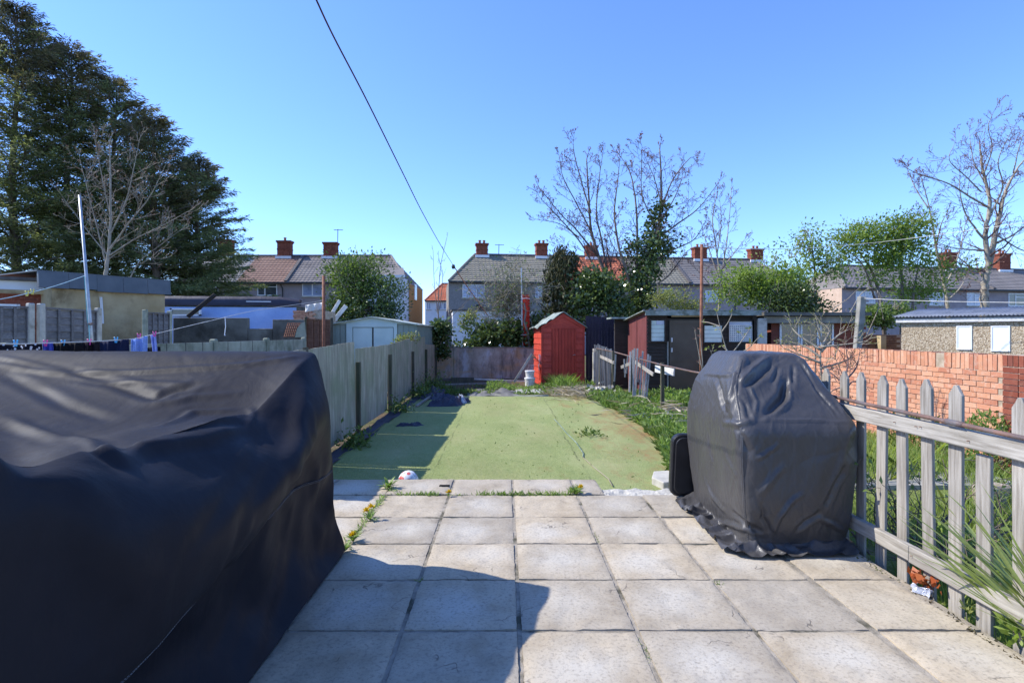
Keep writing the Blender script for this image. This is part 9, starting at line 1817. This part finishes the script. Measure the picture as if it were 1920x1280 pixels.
FOLDS_BBQ = [(0.03,0.022,[(2.03,4.35,1.33),(1.97,4.32,1.3),(1.92,4.29,1.27),(1.86,4.26,1.24),(1.82,4.22,1.22),(1.77,4.18,1.19),(1.73,4.15,1.16)]),(-0.028,0.022,[(2.02,4.29,1.27),(1.96,4.25,1.24),(1.91,4.21,1.21),(1.85,4.18,1.18),(1.81,4.15,1.16),(1.77,4.13,1.14),(1.73,4.11,1.12)]),(0.026,0.018,[(1.72,4.25,1.22),(1.7,4.21,1.18),(1.68,4.17,1.14),(1.66,4.14,1.1),(1.63,4.12,1.02),(1.62,4.15,0.94),(1.61,4.18,0.85)]),(0.022,0.016,[(1.61,4.18,0.85),(1.61,4.09,0.86),(1.6,3.96,0.88),(1.61,3.91,0.88),(1.64,3.89,0.9),(1.69,3.89,0.91),(1.73,3.9,0.92)]),(-0.02,0.018,[(1.69,4.54,1.17),(1.66,4.42,1.12),(1.65,4.35,1.08),(1.65,4.3,1.03),(1.64,4.25,0.99),(1.62,4.17,0.96),(1.61,4.11,0.92)]),(0.014,0.012,[(1.69,4.81,1.17),(1.69,4.61,1.18),(1.7,4.44,1.18),(1.7,4.33,1.19),(1.71,4.27,1.2),(1.74,4.22,1.21)]),(-0.045,0.026,[(2.08,4.17,1.17),(2.05,4.13,1.13),(2.02,4.09,1.09),(1.99,4.05,1.05),(1.93,4.02,1.01),(1.87,3.97,0.98),(1.81,3.93,0.95)]),(0.022,0.014,[(2.11,4.18,1.18),(2.09,4.13,1.14),(2.06,4.1,1.1),(2.04,4.06,1.06),(2.01,4.03,1.03),(1.97,4.0,1.0),(1.93,3.97,0.98),(1.88,3.94,0.96),(1.83,3.92,0.94),(1.78,3.9,0.91)]),(-0.016,0.012,[(2.18,4.28,1.27),(2.14,4.21,1.21),(2.11,4.15,1.16),(2.07,4.1,1.1)]),(-0.018,0.012,[(2.06,4.27,1.26),(2.03,4.23,1.22),(1.99,4.18,1.18),(1.95,4.14,1.15)]),(0.012,0.008,[(1.75,3.89,0.91),(1.85,3.9,0.91),(1.94,3.9,0.91),(2.04,3.9,0.91),(2.15,3.9,0.91),(2.27,3.89,0.9),(2.38,3.89,0.9)]),(0.014,0.02,[(1.72,3.84,0.41),(1.74,3.84,0.44),(1.77,3.83,0.48),(1.8,3.83,0.51),(1.83,3.84,0.55),(1.87,3.85,0.58),(1.9,3.85,0.62)]),(-0.022,0.016,[(2.31,3.85,0.61),(2.3,3.86,0.56),(2.27,3.86,0.51),(2.25,3.85,0.47),(2.23,3.86,0.42),(2.21,3.86,0.37),(2.19,3.87,0.33)]),(0.012,0.014,[(1.62,4.53,0.71),(1.62,4.52,0.66),(1.62,4.51,0.62),(1.62,4.5,0.57),(1.63,4.48,0.53),(1.63,4.45,0.49),(1.63,4.4,0.45)]),(0.016,0.018,[(1.63,4.66,0.32),(1.64,4.6,0.29),(1.64,4.55,0.25),(1.65,4.5,0.21),(1.66,4.43,0.19),(1.65,4.32,0.18),(1.64,4.23,0.18)]),(-0.022,0.016,[(1.64,4.09,0.22),(1.64,4.0,0.22),(1.65,3.93,0.21),(1.67,3.89,0.19),(1.69,3.87,0.18),(1.73,3.91,0.15),(1.77,3.91,0.13)]),(0.022,0.016,[(1.62,4.51,0.02),(1.67,4.45,0.02),(1.66,4.27,0.07),(1.65,4.08,0.12),(1.66,3.93,0.15),(1.72,3.91,0.14),(1.79,3.91,0.12)]),(0.018,0.014,[(1.84,3.89,0.14),(1.85,3.87,0.18),(1.86,3.86,0.22),(1.87,3.86,0.26),(1.89,3.85,0.29),(1.91,3.84,0.32),(1.93,3.84,0.35),(1.96,3.84,0.38),(1.99,3.84,0.4),(2.02,3.84,0.42)]),(-0.024,0.016,[(2.16,3.87,0.29),(2.13,3.87,0.26),(2.09,3.87,0.24),(2.06,3.87,0.22),(2.04,3.88,0.2),(2.02,3.88,0.18),(2.0,3.89,0.16)]),(0.016,0.014,[(2.15,3.88,0.25),(2.18,3.89,0.23),(2.22,3.9,0.21),(2.26,3.91,0.19),(2.29,3.92,0.17),(2.33,3.93,0.15),(2.37,3.94,0.12)]),(-0.012,0.02,[(1.6,3.89,0.85),(1.61,3.87,0.8),(1.63,3.86,0.75),(1.65,3.85,0.71),(1.64,3.85,0.64),(1.64,3.85,0.57),(1.64,3.86,0.5)]),(0.012,0.02,[(1.61,4.15,0.62),(1.62,4.11,0.58),(1.63,4.07,0.55),(1.6,3.95,0.53),(1.62,4.02,0.47),(1.63,4.08,0.4),(1.63,4.1,0.35)]),(0.014,0.012,[(1.53,4.49,0.02),(1.59,4.61,0.02),(1.65,4.72,0.02),(1.67,4.72,0.07),(1.66,4.72,0.09),(1.66,4.72,0.12),(1.65,4.72,0.14)]),(-0.01,0.01,[(2.24,4.29,1.28),(2.25,4.23,1.22),(2.25,4.16,1.16),(2.25,4.09,1.11),(2.27,4.04,1.05),(2.29,3.98,1.0),(2.31,3.93,0.94)]),(0.01,0.012,[(2.36,4.08,1.06),(2.36,4.0,1.0),(2.36,3.92,0.95)]),(0.012,0.012,[(1.78,4.13,1.13),(1.78,4.09,1.09),(1.78,4.06,1.06),(1.79,4.03,1.02),(1.76,3.98,0.99),(1.74,3.94,0.96),(1.72,3.91,0.92)]),(-0.012,0.012,[(1.68,4.05,1.06),(1.69,4.02,1.04),(1.7,4.0,1.01),(1.7,3.98,0.99),(1.69,3.95,0.96),(1.69,3.92,0.94),(1.68,3.9,0.91)]),(-0.02,0.014,[(1.82,3.89,0.14),(1.8,3.88,0.18),(1.78,3.87,0.22),(1.76,3.86,0.25),(1.76,3.85,0.29),(1.74,3.84,0.33),(1.74,3.84,0.36)]),(0.012,0.012,[(1.86,3.85,0.76),(1.83,3.85,0.73),(1.79,3.85,0.71),(1.75,3.84,0.68),(1.74,3.83,0.68),(1.72,3.83,0.67),(1.7,3.83,0.66)]),(0.016,0.016,[(1.56,4.98,0.02),(1.59,4.92,0.03),(1.61,4.87,0.03),(1.65,4.84,0.03),(1.64,4.68,0.02),(1.63,4.51,0.02),(1.62,4.36,0.02)])]
def drape(data):
    """draped cloth: rings of points round the sides plus a square grid on top, stored by differences from neighbouring points"""
    n, rows, mn, vals = data
    m = n // 4; c0 = n // 8
    a = np.array(vals, dtype=np.int64)
    def unpack(q, h, w):
        g = np.cumsum(np.cumsum(q.reshape(3, h, w), axis=1), axis=2); return g.transpose(1, 2, 0).reshape(-1, 3)
    V = np.concatenate([unpack(a[:3 * rows * n], rows, n), unpack(a[3 * rows * n:], m - 1, m - 1)]) * .0015 + np.array(mn)
    F_ = []
    for j in range(rows - 1):
        for i in range(n):
            q = (i + 1) % n; F_.append((j * n + i, (j + 1) * n + i, (j + 1) * n + q, j * n + q))
    def idx(i, j):
        if j == 0: return (c0 + i) % n
        if i == m: return (c0 + m + j) % n
        if j == m: return (c0 + 3 * m - i) % n
        if i == 0: return (c0 + 4 * m - j) % n
        return rows * n + (j - 1) * (m - 1) + (i - 1)
    F_ += [(idx(i, j), idx(i + 1, j), idx(i + 1, j + 1), idx(i, j + 1)) for j in range(m) for i in range(m)]
    return V, F_, n, rows
def refine(name, V, F_, it, levels):
    """smooth subdivision, applied, so that sharp creases can be pressed into the fine cloth"""
    me = bpy.data.meshes.new(name); me.from_pydata([tuple(v) for v in V], [], F_)
    o = bpy.data.objects.new(name, me); C.objects.link(o)
    if it: sm = o.modifiers.new('soft', 'SMOOTH'); sm.iterations = it; sm.factor = .4
    sb = o.modifiers.new('sub', 'SUBSURF'); sb.levels = levels
    dg = bpy.context.evaluated_depsgraph_get(); fine = bpy.data.meshes.new_from_object(o.evaluated_get(dg))
    bpy.data.objects.remove(o); return fine
def crease(me, folds, micro, seed, gain=1.0, bunch=0):
    n = len(me.vertices); co = np.empty(n * 3, np.float32); me.vertices.foreach_get('co', co); co = co.reshape(-1, 3).astype(np.float64)
    nr = np.array([v.vector[:] for v in me.vertex_normals])
    D = np.zeros(n)
    for (amp, w, pts) in folds:
        P = np.array(pts)
        box = ((co > P.min(0) - 5 * w) & (co < P.max(0) + 5 * w)).all(1); idx = np.nonzero(box)[0]
        if not len(idx): continue
        Q = co[idx]; best = np.full(len(idx), 9.0); bt = np.zeros(len(idx)); m = len(P) - 1
        for k in range(m):
            a, b = P[k], P[k + 1]; ab = b - a; L2 = (ab * ab).sum() + 1e-9
            t = np.clip(((Q - a) @ ab) / L2, 0, 1); d = np.linalg.norm(Q - (a + t[:, None] * ab), axis=1)
            u = d < best; best[u] = d[u]; bt[u] = (k + t[u]) / m
        fade = np.sin(np.clip(bt, 0, 1) * math.pi) ** .5 * .85 + .15
        x = best / w
        D[idx] += gain * amp * fade * (1 / (1 + x ** 2.2) - .30 * np.exp(-((x - 2.2) ** 2)))
    if micro:
        r = np.random.default_rng(seed)
        for k in range(14):      # long shallow tension wrinkles in drifting directions
            kdir = unit(r.normal(size=3) * np.array([1, 1, .35])); f = r.uniform(14, 60); ph = r.uniform(0, 6.28)
            warp = 1.1 * np.sin(co @ (unit(r.normal(size=3)) * 5.1) + ph) + .8 * np.sin(co @ (unit(r.normal(size=3)) * 9.0) + 2 * ph)
            wv = np.sin(co @ kdir * f + warp * 1.8 + ph); rg = np.clip(1 - np.abs(wv) * 2.2, 0, 1) ** 1.5
            mask = np.clip(np.sin(co @ (unit(r.normal(size=3)) * r.uniform(4, 8)) + ph * 3) * 1.6 - .4, 0, 1)
            D += micro * (20 / (f + 10)) * rg * mask * r.choice([-1, 1])
    D *= np.clip((co[:, 2] - .008) / .05, .12, 1)
    if bunch:                # surplus cloth crumpled on the ground round the hem
        low = np.clip(1 - co[:, 2] / .16, 0, 1); cx_, cy_ = co[:, 0].mean(), co[:, 1].mean()
        ang = np.arctan2(co[:, 1] - cy_, co[:, 0] - cx_); rad = np.hypot(co[:, 0] - cx_, co[:, 1] - cy_)
        a = np.sin(ang * 4 + 1.9 * np.sin(ang * 3 + 1) + rad * 9); b = np.sin(ang * 7 + 2.4 * np.sin(ang * 4 + 1) - rad * 13); c_ = np.sin(rad * 34 + 2.6 * np.sin(ang * 5))
        up = (np.clip(1 - np.abs(a) * 1.5, 0, 1) * .034 + np.clip(1 - np.abs(b) * 1.3, 0, 1) * .024 + np.clip(c_, 0, 1) ** 2 * .016) * low
        flat = np.clip(nr[:, 2], 0, 1)
        co[:, 2] += bunch * up * (.25 + flat); D = D * (1 - .5 * low) + up * (1 - flat) * bunch * .5
        k = 1 - .035 * low * (1 + a) * .5; co[:, 0] = cx_ + (co[:, 0] - cx_) * k; co[:, 1] = cy_ + (co[:, 1] - cy_) * k
    co += nr * D[:, None]
    co[:, 2] = np.maximum(co[:, 2], .006)
    me.vertices.foreach_set('co', co.astype(np.float32).ravel()); me.update()
def cover(name, label, data, folds, mat, it, levels, micro, gain, seam=None, row_seam=None, bunch=0):
    V, F_, n, rows = drape(data)
    c = V.mean(0); t = thing(name, label, 'cover', (c[0], c[1], 0))
    me = refine('cover_fabric', V, F_, it, levels); crease(me, folds, micro, n, gain, bunch)
    k = len(V); fine = np.empty(len(me.vertices) * 3, np.float32); me.vertices.foreach_get('co', fine); V = fine.reshape(-1, 3)[:k].astype(np.float64)
    me.transform(Matrix.Translation((-c[0], -c[1], 0))); me.shade_smooth()
    o = link_mesh('cover_fabric', me, mat, t)
    G = V[:rows * n].reshape(rows, n, 3)
    def strip(path, w, lift, nm, m):
        P = np.array(path)
        tg = np.gradient(P, axis=0)
        ce = np.array([c[0], c[1], .5]); 
        mb = MB(); rowsP = []
        for p, d_, nrm in zip(P, tg, path_n):
            d_ = Vector(d_).normalized(); nn = Vector(nrm).normalized(); s_ = d_.cross(nn).normalized(); p = Vector(p) + nn * lift
            rowsP.append([p - s_ * w - nn * lift * 1.4, p - s_ * w * .8, p + s_ * w * .8, p + s_ * w - nn * lift * 1.4])
        mb.grid(rowsP).build(nm, m, t, smooth=True)
        st = MB()
        for off in (-.55, .55):
            for k in range(len(rowsP) - 1):
                a = rowsP[k][1].lerp(rowsP[k][2], .5 + off * .7); b = rowsP[k + 1][1].lerp(rowsP[k + 1][2], .5 + off * .7)
                nn = Vector(path_n[k]).normalized() * .0012; q = max(1, int((b - a).length / .011))
                for j in range(q):
                    st.tube([a.lerp(b, j / q) + nn, a.lerp(b, (j + .6) / q) + nn], .0008, 3)
        st.build('stitching', M['stitch'], t, kind='stuff')
    def normals(j, i):
        a = G[min(j + 1, rows - 1), i] - G[max(j - 1, 0), i]; b = G[j, (i + 1) % n] - G[j, (i - 1) % n]
        return np.cross(a, b)
    if seam:                      # seam running down one column
        col, j0, j1 = seam
        path = [G[j, col] for j in range(j0, j1)]; path_n = [normals(j, col) for j in range(j0, j1)]
        strip(path, .011, .003, 'seam', mat)
    if row_seam:
        row, i0, i1 = row_seam
        idx = [(i % n) for i in range(i0, i1)]
        path = [G[row, i] for i in idx]; path_n = [normals(row, i) for i in idx]
        strip(path, .008, .0025, 'seam', mat)
    return t, G
M['stitch'] = nmat('grey_stitching', (.20, .20, .21), (.30, .30, .31), 20, .8, .2, 0)
cover('furniture_cover', 'huge navy-black fabric cover draped over garden furniture at the left, sagging on top', DRAPE_BIG, FOLDS_BIG, M['cover_navy'], 1, 3, .0018, .62, row_seam=(7, -36, 13))
cover('barbecue_cover', 'charcoal grey fabric cover draped over a barbecue, with a stitched front seam and crumpled hem', DRAPE_BBQ, FOLDS_BBQ, M['cover_black'], 0, 3, .004, .9, seam=(60, 0, 21), bunch=1.0)

# ------------------------------------------------------------------ small things
# black moulded plastic panel tucked behind the barbecue cover
t = thing('plastic_seat', 'black moulded plastic seat panel on edge behind the left side of the charcoal cover', 'seat', (1.56, 5.17, 0))
def rpanel(x0, x1, z0, z1, r, y0, y1, lean, n=6):
    P = []
    for (cx_, cz_, a0) in ((x1 - r, z1 - r, 0), (x0 + r, z1 - r, 90), (x0 + r, z0 + r, 180), (x1 - r, z0 + r, 270)):
        for k in range(n + 1):
            a = R(a0 + 90 * k / n); P.append((cx_ + r * math.cos(a), cz_ + r * math.sin(a)))
    return P
def panel_mesh(inset, ya, yb):
    P = rpanel(1.505 + inset, 1.86 - inset, .02 + inset, .60 - inset, .085 - inset * .5, 0, 0, 0)
    f_ = lambda x, z, y: Vector((x + (z - .3) * .02, y + (z - .3) * -.08, z))
    mb = MB(); A = [f_(x, z, ya) for x, z in P]; B_ = [f_(x, z, yb) for x, z in P]; n = len(P); b = len(mb.v)
    mb.v += [tuple(v) for v in A + B_]; mb.f += [tuple(range(n - 1, -1, -1)), tuple(range(n, 2 * n))] + [(i, (i + 1) % n, (i + 1) % n + n, i + n) for i in range(n)]
    return mb
panel_mesh(0, 5.14, 5.21).build('shell', M['blackplastic'], t, smooth=False, bevel=.012)
panel_mesh(.03, 5.125, 5.139).build('inner_panel', M['blackplastic'], t, bevel=.006)
# football beyond the patio edge
bc = Vector((-1.055, 6.13, -.085)); t = thing('football', 'red and white football resting on the turf just beyond the patio step', 'ball', (bc.x, bc.y, bc.z - .11))
def ball_mat():
    q = NT('football_skin'); v = q.n('ShaderNodeTexVoronoi'); v.inputs['Scale'].default_value = 9; v.inputs['Randomness'].default_value = .5
    q.l(q.pos(obj=True), v.inputs['Vector'])
    c = q.ramp(v.outputs['Distance'], [(.42, (.62, .10, .09)), (.46, (.75, .74, .72))])
    c = q.mix(q.ramp(q.noise(q.pos(), 14, 4), [(.55, 0.0), (.62, .85)]), c, (.05, .05, .06))
    c = q.mix(q.ramp(q.noise(q.pos(), 40, 4), [(.55, 0.0), (.7, .4)]), c, (.35, .32, .28)); q.done(c, .4, .5); return q.m
M['ball'] = ball_mat()
P = [[bc + Vector((math.sin(th) * math.cos(ph), math.sin(th) * math.sin(ph), math.cos(th))) * .11 for ph in np.linspace(0, 2 * math.pi, 33)] for th in np.linspace(0.001, math.pi - .001, 17)]
MB().grid(P).build('ball_skin', M['ball'], t, smooth=True)
r_ = random.Random(4); ks = MB()
for k in range(9):
    d1 = Vector((r_.gauss(0, 1), r_.gauss(0, 1), r_.gauss(.6, .8))).normalized(); d2 = d1.orthogonal().normalized()
    ks.tube([bc + (d1 * math.cos(a) + d2 * math.sin(a)).normalized() * .1105 for a in np.linspace(0, 1.1, 9)], .0016, 4)
ks.build('panel_seam', M['blacktrim'], t, kind='stuff')
# pale stone blocks at the turf corner
def stone(name, label, pts, z0, z1, m):
    mb = MB(); n = len(pts); top = [Vector((x + r_.uniform(-.006, .006), y, z1 + r_.uniform(-.008, .008))) for x, y in pts]; bot = [Vector((x * 1.0, y, z0)) for x, y in pts]
    b = 0; mb.v = [tuple(v) for v in bot + top]; mb.f = [tuple(range(n - 1, -1, -1)), tuple(range(n, 2 * n))] + [(i, (i + 1) % n, (i + 1) % n + n, i + n) for i in range(n)]
    o = mb.build(name, m, bevel=.008); return tag(o, label, 'stone')
stone('stone_slab', 'cream broken stone slab lying on the turf corner left of the charcoal cover', [(1.66, 6.42), (1.73, 6.20), (1.98, 6.26), (2.06, 6.50), (1.92, 6.72), (1.74, 6.66)], -.21, -.115, M['concrete_pale'])
stone('stone_slab', 'lower cream stone fragment between the turf corner and patio step', [(1.76, 6.04), (1.92, 5.86), (2.10, 5.95), (2.12, 6.22), (1.92, 6.18)], -.22, -.16, M['concrete_pale'])
# crumpled clear plastic litter at the fence foot
P = []
for i in range(9):
    P.append([(2.395 + .03 * i / 8 + r_.uniform(-.008, .008) + .02 * math.sin(j), 3.20 + .02 * j + r_.uniform(-.006, .006), .008 + .045 * math.sin(math.pi * i / 8) * r_.uniform(.5, 1)) for j in range(9)])
o = MB().grid(P).build('crumpled_wrapper', nmat('clear_wrapper', (.25, .27, .34), (.5, .52, .58), 30, .15, .7, .8, 60)); tag(o, 'crumpled clear plastic wrapper lying at the patio edge below the dead leaves', 'litter')
# crumbs of debris along the patio's right edge
V = []; r2 = np.random.default_rng(8)
P = np.stack([2.36 + np.abs(r2.normal(size=260)) * .02, 1.8 + 2.0 * r2.random(260), np.full(260, .003)], 1)
np_mesh('edge_debris', leaf_quads(P, .016, None, .7, r=r2, up=0), 4, M['soil'])['kind'] = 'stuff'
# long twine on turf
def turf_line(name, pts, r, m, label, cat):
    o = MB().tube([Vector((x, y, -.185 + .004 * fbm(x * 3, y * 3))) for x, y in pts], r, 5).build(name, m, smooth=True); return tag(o, label, cat)
turf_line('twine', [(.96, 11.2), (1.0, 10.6), (1.04, 9.6), (1.10, 8.8), (1.10, 8.0), (1.06, 7.75)], .008, nmat('faded_turquoise_twine', (.12, .17, .13), (.30, .36, .30), 14, .8, .2, .4), 'frayed grey-green twine lying lengthwise on the right half of the turf', 'twine')
turf_line('twine', [(1.06, 7.75), (1.12, 7.2), (1.2, 6.6), (1.19, 6.3)], .006, M['straw'], 'thin pale string end on the turf near the patio', 'string')
# garden hose or bar at the far edge of turf
o = MB().tube([W(928, 742, 15.55), W(960, 744, 15.4), W(1000, 744, 15.3), W(1028, 742.5, 15.35)], .05, 8).build('grey_bar', M['concrete_green'], smooth=True); tag(o, 'long grey-green bar lying along the far edge of the turf', 'bar')
# crumpled dark membranes at the back left corner
def heap(x0, x1, y0, y1, h, seed, name, m, label, cat='membrane', nx=34, ny=22, z0=-.195, tilt=0):
    P = []
    for j in range(ny + 1):
        row = []
        for i in range(nx + 1):
            u, v = i / nx, j / ny; e = min(1, 6 * min(u, 1 - u, v, 1 - v))
            x = x0 + (x1 - x0) * u + .10 * fbm(v * 3, seed) * (1 - e) + tilt * (v - .5); y = y0 + (y1 - y0) * v + .14 * fbm(u * 3, seed + 5) * (1 - e)
            z = z0 + h * e * (abs(fbm(u * 4, v * 3, seed)) * 1.6 + .25 + .3 * abs(math.sin(u * 9 + 3 * fbm(v * 3, u * 2, seed))))
            row.append((x, y, z))
        P.append(row)
    o = MB().grid(P).build(name, m, smooth=True); return tag(o, label, cat)
heap(-1.75, -1.0, 13.2, 14.3, .16, 3, 'crumpled_membrane', M['membrane'], 'crumpled dark blue membrane heaped at the back left corner of the turf', tilt=.25)
heap(-2.3, -1.65, 14.6, 16.6, .12, 7, 'crumpled_membrane', M['membrane'], 'flat dark membrane flap lying near the far end of the board fence')
heap(-1.10, .35, 15.35, 16.8, .07, 12, 'grey_groundsheet', nmat('grey_groundsheet', (.13, .125, .115), (.24, .23, .21), 4, .9, .1, .5, 30), 'rumpled grey groundsheet on the bare soil behind the turf', 'sheet')
heap(-1.25, -.98, 13.75, 14.05, .14, 15, 'clear_bag', nmat('shiny_clear_bag', (.3, .31, .36), (.6, .62, .68), 12, .2, .7, .9, 30), 'shiny crumpled clear bag on the end of the dark membrane heap', 'bag', 14, 10)
heap(-2.0, -1.55, 10.35, 10.6, .05, 17, 'lifted_membrane', M['membrane'], 'small lifted flap of dark membrane lying on the shaded turf', 'membrane', 20, 10)
heap(.3, 1.1, 16.2, 17.3, .03, 19, 'pale_board', nmat('pale_grey_board', (.40, .38, .36), (.52, .5, .48), 4, .9, .1, .3), 'flat pale grey board lying on the soil in front of the white tubs', 'board', 10, 8)
o = MB().box(-1.9, -1.1, 19.6, 19.8, -.24, -.02).build('timber_block', M['darkpost'], bevel=.01); tag(o, 'dark timber block lying at the foot of the stained back wall', 'timber')
o = MB().bar((-2.2, 18.9, -.2), (.2, 19.3, -.16), .05, .05).build('timber_batten', M['oldwood']); tag(o, 'long pale timber batten on the soil below the back wall', 'timber')
o = MB().bar((-1.3, 19.9, -.08), (.7, 19.9, -.17), .03, .04).build('timber_batten', M['dirtywhite']); tag(o, 'thin whitish batten propped along the foot of the back wall', 'timber')
for k in range(7):
    a = Vector((3.1 + r_.uniform(-.3, .6), 10.6 + r_.uniform(-.8, 1.6), -.12)); b = a + Vector((r_.uniform(-.8, .8), r_.uniform(-.5, .5), r_.uniform(-.02, .06)))
    o = MB().bar(a, b, .035, .02).build('picket', M['greywood_thin'], rp)
# timber edging piece at left far turf
o = MB().bar((-2.05, 13.0, -.16), (-1.98, 15.2, -.15), .05, .04).build('edging_batten', M['oldwood']); tag(o, 'pale edging batten beside the weeds along the far left turf edge', 'timber')
# garden path slab and pale stones in the neighbour's garden
o = MB().box(3.9, 5.8, 6.3, 6.9, -.24, -.18).build('path', M['concrete'], kind='structure')
for k, (x, y, s_) in enumerate(((4.6, 5.35, .16), (5.2, 5.2, .2))):
    o = MB().obox((x, y, -.06), Vector((.96, .28, 0)), Vector((-.28, .96, 0)), Z, s_, .08, .14).build('stone_block', M['brick_mortar'] if k else M['stained'], bevel=.02); tag(o, ('dark rounded stone block in the neighbouring lawn behind the pickets', 'pale buff stone block in the neighbouring lawn behind the pickets')[k], 'stone')
